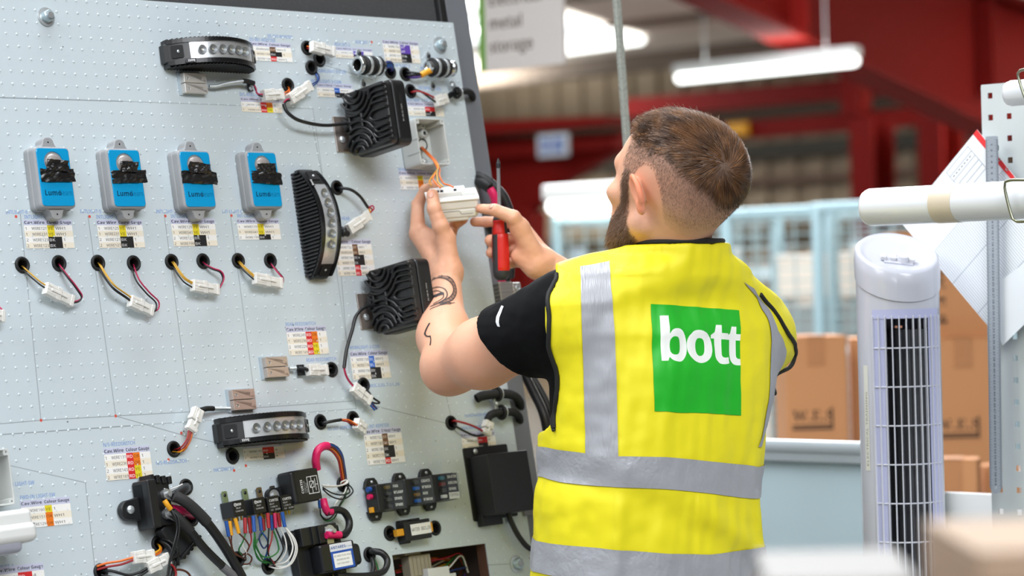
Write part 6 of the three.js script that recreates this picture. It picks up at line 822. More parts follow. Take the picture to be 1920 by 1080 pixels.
// torso: stacked ellipses
const TORSO = [[0.86, -0.02, 0.0, 0.175, 0.115], [1.0, -0.018, -0.01, 0.172, 0.12], [1.15, -0.01, -0.006, 0.172, 0.118], [1.256, 0.002, 0, 0.174, 0.117], [1.35, 0.012, 0, 0.186, 0.115], [1.42, 0.018, 0, 0.196, 0.104], [1.47, 0.014, 0.0, 0.18, 0.09], [1.515, 0.016, 0.026, 0.12, 0.08], [1.55, 0.02, 0.045, 0.066, 0.064], [1.6, 0.018, 0.05, 0.05, 0.05]];
function torso(x, y, z, grow) {
  let i = 0; const n = TORSO.length; while (i < n - 2 && y > TORSO[i + 1][0]) i++;
  const A = TORSO[i], B = TORSO[i + 1]; let t = (y - A[0]) / (B[0] - A[0]); const yc = y < TORSO[0][0] ? TORSO[0][0] - y : y > TORSO[n - 1][0] ? y - TORSO[n - 1][0] : 0; t = Math.max(0, Math.min(1, t)); t = t * t * (3 - 2 * t);
  const cx = A[1] + (B[1] - A[1]) * t, cz = A[2] + (B[2] - A[2]) * t, a = A[3] + (B[3] - A[3]) * t + grow, b = A[4] + (B[4] - A[4]) * t + grow;
  const px = Math.abs(x - cx) / a, pz = Math.abs(z - cz) / b, e = Math.pow(Math.pow(px, 2.3) + Math.pow(pz, 2.3), 1 / 2.3), d = (e - 1) * Math.min(a, b) * 0.9; return yc > 0 ? Math.max(d, yc) : d;
}
function arms(x, y, z) {
  let d = cap(x, y, z, J.SL, J.UL, 0.058, 0.054); d = smin(d, cap(x, y, z, J.UL, J.EL, 0.054, 0.039), 0.02); d = smin(d, cap(x, y, z, J.EL, J.FL, 0.038, 0.0375), 0.04); d = smin(d, cap(x, y, z, J.FL, J.WL, 0.0385, 0.0245), 0.04);
  let e = cap(x, y, z, [J.SR[0] - 0.01, J.SR[1] - 0.018, J.SR[2] - 0.02], J.ER, 0.046, 0.042); e = smin(e, cap(x, y, z, J.ER, J.WR, 0.043, 0.0265), 0.03); return Math.min(d, e);
}
function skinBody(x, y, z) {
  let d = torso(x, y, z, -0.014); d = smin(d, cap(x, y, z, [J.SL[0] * 0.5, 1.49, 0.0], J.SL, 0.05, 0.056), 0.05); d = smin(d, cap(x, y, z, [J.SR[0] * 0.5, 1.465, 0.0], [J.SR[0] - 0.01, J.SR[1] - 0.018, J.SR[2] - 0.02], 0.042, 0.042), 0.05);
  d = smin(d, arms(x, y, z), 0.035); d = smin(d, cap(x, y, z, J.N0, J.N1, 0.057, 0.056), 0.02); return d;
}
// clothes
const nz = (x, y, z) => noise.noise(x, y, z);
function shirt(x, y, z) {
  let d = torso(x, y, z, 0.0);
  const A = [J.SL[0] * 0.5, 1.49, 0.0]; d = smin(d, cap(x, y, z, A, J.SL, 0.05, 0.062), 0.04); d = smin(d, cap(x, y, z, [J.SR[0] * 0.5, 1.465, 0], [J.SR[0] - 0.01, J.SR[1] - 0.016, J.SR[2] - 0.01], 0.046, 0.046), 0.04);
  const u = [J.SL[0] + (J.UL[0] - J.SL[0]) * 0.98, J.SL[1] + (J.UL[1] - J.SL[1]) * 0.98 - 0.002, J.SL[2] + (J.UL[2] - J.SL[2]) * 0.98];
  let s = cap(x, y, z, J.SL, u, 0.065, 0.068) + 0.0035 * nz(x * 16, y * 22, z * 16) + 0.0016 * nz(x * 40 + 3, y * 60, z * 40);
  // hem: cut square to the arm with a slight slant
  const ax = J.UL[0] - J.SL[0], ay = J.UL[1] - J.SL[1], az = J.UL[2] - J.SL[2], L = Math.sqrt(ax * ax + ay * ay + az * az); const t = ((x - J.SL[0]) * ax + (y - J.SL[1]) * ay + (z - J.SL[2]) * az) / L;
  s = smax(s, t - L * HEM - 0.35 * (y - J.SL[1] - ay * HEM), 0.006);
  const u2 = [J.SR[0] + (J.ER[0] - J.SR[0]) * 0.6, J.SR[1] + (J.ER[1] - J.SR[1]) * 0.6, J.SR[2] + (J.ER[2] - J.SR[2]) * 0.6];
  d = smin(d, s, 0.03); d = smin(d, cap(x, y, z, [J.SR[0] - 0.01, J.SR[1] - 0.018, J.SR[2] - 0.02], u2, 0.05, 0.058), 0.03);
  return smax(d, y - 1.56, 0.006);
}
const HEM = 0.67;
const FLAP = [0.3012,1.3614,-0.0333], FLAP2 = [0.2464,1.4021,-0.0228];
function folds(x, y, z) {
  const a = Math.atan2(x, z);
  let f = 0.0042 * nz(a * 2.2 + 5, y * 5, 1.5) + 0.0024 * nz(a * 6, y * 10 - a * 3, 4.2) + 0.001 * nz(x * 36, y * 44, z * 36);
  const s = (y - 1.12) + 0.55 * (x - 0.05); f += 0.0045 * Math.exp(-((s) ** 2) / 0.0004) * (x > -0.02 ? 1 : 0.3) - 0.003 * Math.exp(-((s + 0.04) ** 2) / 0.0005);
  f += 0.006 * Math.exp(-((x - 0.135 + 0.25 * (y - 1.1)) ** 2) / 0.00025) * Math.max(0, Math.min(1, (1.24 - y) * 8));
  f += 0.004 * Math.exp(-((x + 0.155 - 0.1 * (y - 1.1)) ** 2) / 0.0002) * Math.max(0, Math.min(1, (1.27 - y) * 8));
  return f;
}
function vest(x, y, z) {
  let d = torso(x, y, z, 0.0175);
  d = smin(d, cap(x, y, z, [J.SL[0] * 0.35, 1.5, 0.0], [J.SL[0] * 0.98, J.SL[1] + 0.006, J.SL[2]], 0.066, 0.0765), 0.05);
  d = smin(d, cap(x, y, z, [J.SR[0] * 0.35, 1.477, 0.0], [J.SR[0] - 0.005, J.SR[1] - 0.012, J.SR[2]], 0.066, 0.061), 0.06);
  d = smin(d, cap(x, y, z, FLAP2, FLAP, 0.034, 0.028), 0.045);
  d -= folds(x, y, z);
  // armholes
  const q = Math.pow(Math.abs((y - 1.425) / 0.15), y < 1.425 ? 2.7 : 4) + Math.pow(Math.abs((z + 0.086) / 0.106), 4); if (x < -0.1) d = smax(d, Math.min((1 - Math.pow(q, 0.25)) * 0.1, ARM_L - 0.7 * z - x), 0.004);
  if (x > 0.1) d = smax(d, Math.min((1 - Math.pow(Math.pow(Math.abs((y - 1.41) / 0.11), 4) + Math.pow(Math.abs((z + 0.075) / 0.085), 4), 0.25)) * 0.1, x - 0.2), 0.004);
  // neck opening and hem
  d = smax(d, 0.069 - Math.sqrt((x - 0.019) ** 2 + (z - 0.046) ** 2) - Math.max(0, 1.53 - y) * 2, 0.006); d = smax(d, y - 1.562 - 0.25 * Math.min(0, z - 0.04), 0.004); return smax(d, 0.8 - y, 0.004);
}
const ARM_L = -0.179;
function trousers(x, y, z) {
  let d = torso(x, Math.max(y, 0.92), z, -0.01); d = Math.max(d, y - 1.0); d = Math.max(d, 0.9 - y);
  for (const s of [-1, 1]) { const l = smin(cap(x, y, z, [s * 0.085 - 0.02, 0.9, 0], [s * 0.11 - 0.02, 0.5, -0.01], 0.08, 0.07), cap(x, y, z, [s * 0.11 - 0.02, 0.5, -0.01], [s * 0.12 - 0.02, 0.06, 0.03], 0.07, 0.062), 0.03); d = smin(d, l + 0.004 * nz(x * 14, y * 16, z * 14), 0.04); }
  return Math.max(d, 0.035 - y);
}
// ---------- head, in its own axes: x to his right, y up, z to the back ----------
const HEAD_YAW = rad(9), HEAD_PITCH = rad(15), HEAD_S = 1.06;
function toHead(x, y, z) { x -= J.HC[0]; y -= J.HC[1]; z -= J.HC[2]; const c = Math.cos(HEAD_YAW), s = Math.sin(HEAD_YAW), X = c * x - s * z, Z = s * x + c * z, cp = Math.cos(HEAD_PITCH), sp = Math.sin(HEAD_PITCH); return [X / HEAD_S, (cp * y + sp * Z) / HEAD_S, (-sp * y + cp * Z) / HEAD_S]; }
function fromHead(p) { const x = p[0] * HEAD_S, y = p[1] * HEAD_S, z = p[2] * HEAD_S, cp = Math.cos(HEAD_PITCH), sp = Math.sin(HEAD_PITCH), Y = cp * y - sp * z, Z = sp * y + cp * z, c = Math.cos(HEAD_YAW), s = Math.sin(HEAD_YAW); return [c * x + s * Z + J.HC[0], Y + J.HC[1], -s * x + c * Z + J.HC[2]]; }
function earSdf(x, y, z) {           // x is |x|
  const c = Math.cos(0.6), s = Math.sin(0.6), px = x - 0.0775, py = y + 0.016, pz = z + 0.009, t = 0.66, Y = py * Math.cos(t) - pz * Math.sin(t), q = py * Math.sin(t) + pz * Math.cos(t), X = c * px - s * q, Z = s * px + c * q;
  let d = ell(X, Y, Z, [0, 0.002, 0.011], [0.0072, 0.0265, 0.0165]); d = smax(d, -ell(X, Y, Z, [0.008, 0.004, 0.012], [0.0085, 0.02, 0.0112]), 0.004);
  d = smin(d, ell(X, Y, Z, [0.001, -0.0245, 0.004], [0.0055, 0.009, 0.0085]), 0.006); return smin(d, cap(X, Y, Z, [-0.004, -0.012, -0.004], [-0.004, 0.014, 0.0], 0.006, 0.006), 0.008);
}
function headSdf(x, y, z) {
  const ax = Math.abs(x);
  let d = ell(x, y, z, [0, 0.026, 0.014], [0.0765, 0.075, 0.0975]);
  d = smin(d, ell(x, y, z, [0, 0.005, -0.035], [0.066, 0.085, 0.064]), 0.03);
  d = smin(d, ell(x, y, z, [0, -0.062, -0.048], [0.056, 0.05, 0.05]), 0.03);
  d = smin(d, cap(ax, y, z, [0.054, -0.06, -0.012], [0.018, -0.1, -0.08], 0.017, 0.018), 0.022);
  d = smin(d, ell(x, y, z, [0, -0.102, -0.083], [0.022, 0.016, 0.018]), 0.016);
  d = smin(d, ell(ax, y, z, [0.05, -0.026, -0.066], [0.019, 0.015, 0.02]), 0.018);
  d = smin(d, cap(ax, y, z, [0.01, 0.018, -0.096], [0.044, 0.018, -0.079], 0.009, 0.009), 0.014);
  d = smax(d, -ell(ax, y, z, [0.031, -0.002, -0.106], [0.017, 0.011, 0.017]), 0.012);
  d = smin(d, ell(ax, y, z, [0.031, -0.004, -0.081], [0.012, 0.0115, 0.0115]), 0.004);
  d = smin(d, cap(x, y, z, [0, 0.004, -0.098], [0, -0.04, -0.121], 0.0075, 0.0105), 0.012);
  d = smin(d, ell(ax, y, z, [0.011, -0.045, -0.108], [0.0085, 0.007, 0.01]), 0.008);
  d = smin(d, cap(ax, y, z, [0, -0.071, -0.1], [0.018, -0.073, -0.092], 0.0065, 0.004), 0.007); d = smin(d, cap(ax, y, z, [0, -0.08, -0.0985], [0.016, -0.077, -0.092], 0.0065, 0.004), 0.006);
  d = smax(d, -cap(ax, y, z, [0, -0.0757, -0.109], [0.02, -0.0757, -0.096], 0.002, 0.0015), 0.003);
  d = smin(d, ell(x, y, z, [0, -0.018, 0.034], [0.054, 0.045, 0.04]), 0.03);
  if (ax > 0.05) d = smin(d, earSdf(ax, y, z), 0.005);
  return d;
}
function headWorld(x, y, z) { const p = toHead(x, y, z); return headSdf(p[0], p[1], p[2]) * HEAD_S; }
function headNeck(x, y, z) { return smin(headWorld(x, y, z), smin(cap(x, y, z, J.N0, J.N1, 0.057, 0.056), torso(x, y, z, -0.016), 0.02), 0.025); }
// ---------- hands: chains of joints with radii ----------
const HAND_L = {
  palm: [[[-0.0759,1.5283,-0.4585], [-0.087,1.596,-0.5248], 0.02, 0.0165], [[-0.0743,1.5284,-0.461], [-0.0672,1.5906,-0.5354], 0.02, 0.016], [[-0.0728,1.5283,-0.4599], [-0.0588,1.5793,-0.5319], 0.019, 0.015], [[-0.0727,1.5301,-0.4599], [-0.0526,1.568,-0.5251], 0.018, 0.014], [[-0.076,1.5336,-0.4499], [-0.0784,1.5864,-0.4553], 0.0185, 0.0165], [[-0.0766,1.5911,-0.5175], [-0.0737,1.5832,-0.4691], 0.014, 0.014]],
  fingers: [[[[-0.0784,1.5864,-0.4553], 0.0155], [[-0.0897,1.6083,-0.4535], 0.0138], [[-0.098,1.6375,-0.4593], 0.0118], [[-0.0932,1.6616,-0.4705], 0.0105]],
    [[[-0.0892,1.5997,-0.5264], 0.014], [[-0.0762,1.6482,-0.5441], 0.0105], [[-0.0689,1.6725,-0.5305], 0.0092], [[-0.0649,1.6807,-0.5093], 0.0082]],
    [[[-0.063,1.5888,-0.5385], 0.013], [[-0.024,1.6021,-0.5601], 0.0098], [[-0.009,1.6087,-0.5386], 0.009], [[-0.0045,1.6216,-0.5098], 0.0082]],
    [[[-0.0572,1.5775,-0.5345], 0.0125], [[-0.0198,1.5925,-0.5534], 0.0094], [[-0.014,1.6049,-0.5347], 0.0085], [[-0.016,1.6173,-0.5178], 0.008]],
    [[[-0.0526,1.568,-0.5251], 0.0115], [[-0.0232,1.5791,-0.5388], 0.0084], [[-0.0171,1.5899,-0.5308], 0.0076], [[-0.0193,1.6007,-0.5202], 0.007]]],
};
const HAND_R = {
  palm: [[[0.0794,1.5426,-0.3936], [0.0566,1.6062,-0.4267], 0.019, 0.0145], [[0.0805,1.5407,-0.3953], [0.0687,1.5878,-0.4304], 0.019, 0.015], [[0.079,1.5371,-0.3964], [0.0694,1.5676,-0.4324], 0.019, 0.0145], [[0.0732,1.5336,-0.398], [0.0622,1.5493,-0.4325], 0.019, 0.014], [[0.0626,1.5426,-0.3859], [0.0304,1.6015,-0.3914], 0.0195, 0.0165], [[0.0553,1.5355,-0.3886], [0.0359,1.5545,-0.4046], 0.017, 0.013]],
  fingers: [[[[0.0319,1.6015,-0.3903], 0.0165], [[0.0155,1.6197,-0.3883], 0.0128], [[-0.0101,1.6332,-0.405], 0.0102], [[-0.0195,1.6372,-0.4361], 0.0078]],
    [[[0.0593,1.61,-0.4321], 0.0125], [[0.049,1.616,-0.4686], 0.0096], [[0.0214,1.6157,-0.4807], 0.0088], [[0.0006,1.6159,-0.483], 0.0082]],
    [[[0.0704,1.586,-0.4329], 0.0125], [[0.0592,1.5853,-0.4652], 0.0098], [[0.0313,1.5837,-0.464], 0.0096], [[0.0078,1.5825,-0.4462], 0.0105]],
    [[[0.0706,1.5658,-0.434], 0.012], [[0.057,1.563,-0.463], 0.0094], [[0.0301,1.5624,-0.4599], 0.009], [[0.0081,1.5614,-0.446], 0.0092]],
    [[[0.0633,1.5474,-0.4342], 0.011], [[0.0523,1.5425,-0.4541], 0.0084], [[0.0311,1.5428,-0.4494], 0.008], [[0.016,1.5446,-0.4405], 0.0074]]],
};
function handSdf(h, W, E) {
  return (x, y, z) => {
    let d = cap(x, y, z, W, E, 0.0255, 0.034); for (const [a, b, r, s] of h.palm) d = smin(d, cap(x, y, z, a, b, r, s), 0.014);
    for (const f of h.fingers) { let q = 9; for (let i = 0; i < f.length - 1; i++) q = smin(q, cap(x, y, z, f[i][0], f[i + 1][0], f[i][1], f[i + 1][1]), 0.004); d = smin(d, q, 0.006); }
    return d - 0.0004 * nz(x * 120, y * 120, z * 120);
  };
}

// ---------- meshing of the distance fields (surface nets) ----------
function grad(f, x, y, z, h) { const a = f(x + h, y, z) - f(x - h, y, z), b = f(x, y + h, z) - f(x, y - h, z), c = f(x, y, z + h) - f(x, y, z - h), l = Math.hypot(a, b, c) || 1; return [a / l, b / l, c / l]; }
function meshField(f, lo, hi, c) {
  const nx = Math.ceil((hi[0] - lo[0]) / c) + 1, ny = Math.ceil((hi[1] - lo[1]) / c) + 1, nzn = Math.ceil((hi[2] - lo[2]) / c) + 1, F = new Float32Array(nx * ny * nzn);
  // coarse skip: evaluate every fourth point first
  F.fill(NaN); const at = (i, j, k) => i + nx * (j + ny * k); const B = 4;
  for (let k = 0; k < nzn; k += B) for (let j = 0; j < ny; j += B) for (let i = 0; i < nx; i += B) {
    const mx = Math.min(i + B, nx - 1), my = Math.min(j + B, ny - 1), mz = Math.min(k + B, nzn - 1);
    const v = f(lo[0] + (i + B / 2) * c, lo[1] + (j + B / 2) * c, lo[2] + (k + B / 2) * c); const far = Math.abs(v) > c * B * 1.6 + 0.006;
    for (let r = k; r <= mz; r++) for (let q = j; q <= my; q++) for (let p = i; p <= mx; p++) { const a = at(p, q, r); if (far) { if (Number.isNaN(F[a])) F[a] = v; } else if (Number.isNaN(F[a]) || true) F[a] = F[a] === F[a] && Math.abs(F[a]) < c * B ? F[a] : f(lo[0] + p * c, lo[1] + q * c, lo[2] + r * c); }
  }
  const id = new Int32Array(nx * ny * nzn).fill(-1), pos = [], idx = [];
  for (let k = 0; k < nzn - 1; k++) for (let j = 0; j < ny - 1; j++) for (let i = 0; i < nx - 1; i++) {
    let n = 0, sx = 0, sy = 0, sz = 0; const v = [];
    for (let q = 0; q < 8; q++) v.push(F[at(i + (q & 1), j + ((q >> 1) & 1), k + (q >> 2))]);
    let neg = 0; for (const a of v) if (a < 0) neg++; if (neg === 0 || neg === 8) continue;
    for (const [a, b] of EDGES) if ((v[a] < 0) !== (v[b] < 0)) { const t = v[a] / (v[a] - v[b]); n++; sx += (a & 1) + ((b & 1) - (a & 1)) * t; sy += ((a >> 1) & 1) + (((b >> 1) & 1) - ((a >> 1) & 1)) * t; sz += (a >> 2) + ((b >> 2) - (a >> 2)) * t; }
    id[at(i, j, k)] = pos.length / 3; pos.push(lo[0] + (i + sx / n) * c, lo[1] + (j + sy / n) * c, lo[2] + (k + sz / n) * c);
  }
  for (let k = 1; k < nzn - 1; k++) for (let j = 1; j < ny - 1; j++) for (let i = 1; i < nx - 1; i++) {
    const a = F[at(i, j, k)]; const quad = (p, q, r, s, flip) => { if (p < 0 || q < 0 || r < 0 || s < 0) return; flip ? idx.push(p, r, q, p, s, r) : idx.push(p, q, r, p, r, s); };
    if ((a < 0) !== (F[at(i + 1, j, k)] < 0)) quad(id[at(i, j - 1, k - 1)], id[at(i, j, k - 1)], id[at(i, j, k)], id[at(i, j - 1, k)], a >= 0);
    if ((a < 0) !== (F[at(i, j + 1, k)] < 0)) quad(id[at(i - 1, j, k - 1)], id[at(i - 1, j, k)], id[at(i, j, k)], id[at(i, j, k - 1)], a >= 0);
    if ((a < 0) !== (F[at(i, j, k + 1)] < 0)) quad(id[at(i - 1, j - 1, k)], id[at(i, j - 1, k)], id[at(i, j, k)], id[at(i - 1, j, k)], a >= 0);
  }
  const nor = new Float32Array(pos.length), P = new Float32Array(pos), h = c * 0.35;
  for (let i = 0; i < P.length; i += 3) { for (let s = 0; s < 2; s++) { const g = grad(f, P[i], P[i + 1], P[i + 2], h), v = Math.max(-c * 0.5, Math.min(c * 0.5, f(P[i], P[i + 1], P[i + 2]))); P[i] -= g[0] * v; P[i + 1] -= g[1] * v; P[i + 2] -= g[2] * v; } const g = grad(f, P[i], P[i + 1], P[i + 2], h); nor.set(g, i); }
  const G = new THREE.BufferGeometry(); G.setAttribute('position', new THREE.BufferAttribute(P, 3)); G.setAttribute('normal', new THREE.BufferAttribute(nor, 3)); G.setIndex(idx); return G;
}
const EDGES = [[0, 1], [2, 3], [4, 5], [6, 7], [0, 2], [1, 3], [4, 6], [5, 7], [0, 4], [1, 5], [2, 6], [3, 7]];
function snap(f, p, off, it = 6) { let [x, y, z] = p; for (let i = 0; i < it; i++) { const v = f(x, y, z) - off, g = grad(f, x, y, z, 0.0015); x -= g[0] * v * 0.9; y -= g[1] * v * 0.9; z -= g[2] * v * 0.9; } return [x, y, z]; }
const uvBox = (G, s) => { const p = G.attributes.position, n = G.attributes.normal, u = new Float32Array(p.count * 2); for (let i = 0; i < p.count; i++) { const a = Math.abs(n.getX(i)) > Math.abs(n.getZ(i)); u[i * 2] = (a ? p.getZ(i) : p.getX(i)) * s; u[i * 2 + 1] = p.getY(i) * s; } G.setAttribute('uv', new THREE.BufferAttribute(u, 2)); return G; };
// ---------- the person ----------
const man = thing('person', 'man in a yellow reflective vest seen from behind, wiring a white sensor at the board', 'person', [0.215, 0, -4.12]); man.rotation.y = rad(35);
const HEADMASK = {};
// hairline of the longer top hair, measured on the left side and mirrored
const HAIRLINE = [[-0.0608,0.0579,-0.0446],[-0.0695,0.0528,-0.0187],[-0.0723,0.0496,0.0222],[-0.0692,0.0409,0.051],[-0.058,0.0243,0.078],[-0.039,0.0096,0.0953],[-0.0174,-0.0029,0.1015],[0.041,-0.0186,0.0871]];
{
  const lerpLine = (z) => { const q = HAIRLINE; if (z <= q[0][2]) return q[0][1] + (q[0][2] - z) * 0.6; for (let i = 0; i < q.length - 1; i++) if (z < q[i + 1][2]) { const t = (z - q[i][2]) / (q[i + 1][2] - q[i][2] || 1); return q[i][1] + (q[i + 1][1] - q[i][1]) * t; } return q[q.length - 1][1]; };
  // how far a point of the head lies above the line of the long hair, and in the beard
  HEADMASK.hair = (p) => Math.min(p[1] - lerpLine(p[2]) + 0.004 * nz(p[0] * 60, p[1] * 60, p[2] * 60), p[2] + 0.083 - Math.max(0, 0.085 - p[1]) * 0.25);
}
HEADMASK.beard = (p) => { const ax = Math.abs(p[0]), side = -0.012 - Math.max(0, p[2] + 0.02) * 3; const top = ax > 0.035 ? (p[2] > -0.047 ? 0.014 : -0.062 + (p[2] + 0.07) * 1.2) : -0.06; const lip = Math.hypot(ax / 0.024, (p[1] + 0.076) / 0.009) - 1; return Math.min(top - p[1], -0.033 + Math.max(0, Math.min(0.016, (-0.04 - p[1]) * 0.4)) - p[2] - 0.004 * nz(p[1] * 90, p[2] * 90, 2), p[1] + 0.128, lip * 0.01, 0.2 + side * 0); };
const skinTone = (o, w, i, r, g, b) => { o[i] = r; o[i + 1] = g; o[i + 2] = b; };
function paintSkin(G, head) {
  const p = G.attributes.position, c = new Float32Array(p.count * 3);
  for (let i = 0; i < p.count; i++) {
    const x = p.getX(i), y = p.getY(i), z = p.getZ(i), n = nz(x * 30, y * 30, z * 30), m = nz(x * 130, y * 130, z * 130);
    let r = 0.72 + 0.03 * n + 0.015 * m, g = 0.37 - 0.012 * n + 0.012 * m, b = 0.238 - 0.018 * n + 0.01 * m;
    if (head) {
      const q = toHead(x, y, z), ax = Math.abs(q[0]);
      if (ax > 0.079) { const k = Math.min(1, (ax - 0.079) * 140); r += 0.1 * k; g -= 0.09 * k; b -= 0.085 * k; }
      const hr = HEADMASK.hair(q), bd = HEADMASK.beard(q);
      // shaved sides: stubble shadow thins out towards the neck and the ear (hair roots in the skin)
      const low = -0.075, dens = Math.max(0, Math.min(1, (q[1] - low) / 0.07)) * (q[2] > -0.055 + Math.max(0, 0.02 - q[1]) * 1.2 ? 1 : 0.0) * (Math.hypot((q[2] - 0.004) / 0.03, (q[1] + 0.02) / 0.055) > 1 ? 1 : 0);
      const sp = 0.5 + 0.5 * nz(x * 420, y * 420, z * 420), spot = q[2] > 0.02 ? 1 : 0.8; const k = Math.max(0, Math.min(0.62, dens * (0.28 + 0.4 * sp) * spot + Math.max(0, Math.min(1, (hr + 0.022) * 40)) * 0.5));
      r += (0.2 - r) * k; g += (0.125 - g) * k; b += (0.095 - b) * k;
      if (hr > -0.004) { const e = Math.min(1, (hr + 0.004) * 120); r += (0.11 - r) * e; g += (0.06 - g) * e; b += (0.036 - b) * e; }
      if (bd > -0.004) { const e = Math.min(1, (bd + 0.004) * 110) * (0.75 + 0.25 * sp); r += (0.13 - r) * e; g += (0.07 - g) * e; b += (0.042 - b) * e; }
      if (Math.hypot(ax - 0.011, q[1] + 0.0757) < 0.014 && q[2] < -0.095 && Math.abs(q[1] + 0.0757) < 0.007) { r = 0.55; g = 0.24; b = 0.2; }
      if (Math.hypot(ax - 0.031, q[1] + 0.003, q[2] + 0.094) < 0.0105) { const iris = Math.hypot(ax - 0.031, q[1] + 0.003) < 0.0055; r = iris ? 0.12 : 0.75; g = iris ? 0.13 : 0.72; b = iris ? 0.14 : 0.7; }
      if (Math.abs(q[1] - 0.019 - Math.max(0, 0.03 - ax) * 0.1) < 0.005 && ax > 0.014 && ax < 0.05 && q[2] < -0.07) { r = 0.22; g = 0.13; b = 0.08; }
    }
    c[i * 3] = r; c[i * 3 + 1] = g; c[i * 3 + 2] = b;
  }
  G.setAttribute('color', new THREE.BufferAttribute(c, 3)); return uvBox(G, 8);
}
const around = (pts, m) => { const lo = [9, 9, 9], hi = [-9, -9, -9]; for (const p of pts) for (let k = 0; k < 3; k++) { lo[k] = Math.min(lo[k], p[k] - m); hi[k] = Math.max(hi[k], p[k] + m); } return [lo, hi]; };
const handPts = (h) => [...h.palm.flatMap((q) => [q[0], q[1]]), ...h.fingers.flat().map((q) => q[0])];
{
  const bb = around([J.SL, J.UL, J.EL, J.FL, J.WL, J.SR, J.ER, J.WR, [-0.2, 0.9, 0.12], [0.2, 1.55, -0.12]], 0.085);
  const body = meshField((x, y, z) => Math.max(skinBody(x, y, z), y - 1.58), bb[0], bb[1], 0.0075);
  const hc = J.HC, head = meshField((x, y, z) => Math.max(headNeck(x, y, z), 1.5 - y), [hc[0] - 0.17, 1.49, hc[2] - 0.18], [hc[0] + 0.17, hc[1] + 0.15, hc[2] + 0.19], 0.0033);
  const bl = around(handPts(HAND_L), 0.03), br = around(handPts(HAND_R), 0.03);
  const hl = meshField(handSdf(HAND_L, J.WL, J.FL), bl[0], bl[1], 0.0024), hr = meshField(handSdf(HAND_R, J.WR, J.ER), br[0], br[1], 0.0024);
  const G = mergeGeometries([paintSkin(body), paintSkin(head, true), paintSkin(hl), paintSkin(hr)]);
  const skinBump = dataTex(256, (u, v) => 0.5 + 0.5 * fbm(u, v, 24, 3));
  const m = new THREE.Mesh(G, mat(0xffffff, 0.52, 0, { vertexColors: true, bumpMap: skinBump, bumpScale: 0.00035, sheen: 0.15, sheenRoughness: 0.6, sheenColor: new THREE.Color(0.9, 0.6, 0.5) })); m.name = 'body'; m.castShadow = m.receiveShadow = true; man.add(m);
  const sh = uvBox(meshField(shirt, [-0.42, 1.15, -0.42], [0.45, 1.6, 0.2], 0.006), 10); part('t_shirt', sh, mat(0x08080a, 0.9, 0, { specularIntensity: 0.35, bumpMap: TEX.grain, bumpScale: 0.0002 }), man);
  const tr = uvBox(meshField(trousers, [-0.32, 0.0, -0.22], [0.3, 1.02, 0.22], 0.012), 8); part('trousers', tr, mat(0x22242b, 0.8), man);
  for (const s of [-1, 1]) { const f = (x, y, z) => smax(smin(cap(x, y, z, [s * 0.12 - 0.02, 0.05, 0.05], [s * 0.13 - 0.02, 0.04, -0.13], 0.046, 0.042), cap(x, y, z, [s * 0.12 - 0.02, 0.05, 0.03], [s * 0.12 - 0.02, 0.12, 0.03], 0.046, 0.05), 0.04), -y, 0.006); part('shoe', uvBox(meshField(f, [s * 0.12 - 0.1, -0.01, -0.2], [s * 0.12 + 0.07, 0.18, 0.12], 0.008), 8), mat(0x17171a, 0.6), man); }
}
// a sewn-on strip or print: rows of [left, right] points bent over a surface
const patch = (rows, nU, nV, off, f = vest) => {
  const P = [], uv = [], idx = [], K = rows.length - 1, side = [];
  for (let j = 0; j <= nV; j++) { const t = j / nV * K, i = Math.min(K - 1, Math.floor(t)), s = t - i; const L = rows[i][0].map((a, k) => a + (rows[i + 1][0][k] - a) * s), R = rows[i][1].map((a, k) => a + (rows[i + 1][1][k] - a) * s); for (let q = 0; q <= nU; q++) { const w = q / nU, p = snap(f, L.map((a, k) => a + (R[k] - a) * w), off); P.push(p); uv.push(w, 1 - j / nV); if (j && q) { const a = (j - 1) * (nU + 1) + q - 1; idx.push(a, a + nU + 1, a + 1, a + 1, a + nU + 1, a + nU + 2); } } }
  const G = new THREE.BufferGeometry(); G.setAttribute('position', new THREE.Float32BufferAttribute(P.flat(), 3)); G.setAttribute('uv', new THREE.Float32BufferAttribute(uv, 2)); G.setIndex(idx);
  const nn = P.flatMap((p) => grad(f, p[0], p[1], p[2], 0.002)); G.setAttribute('normal', new THREE.Float32BufferAttribute(nn, 3)); return G;
};
const zip = (a, b) => a.map((p, i) => [p, b[i]]);
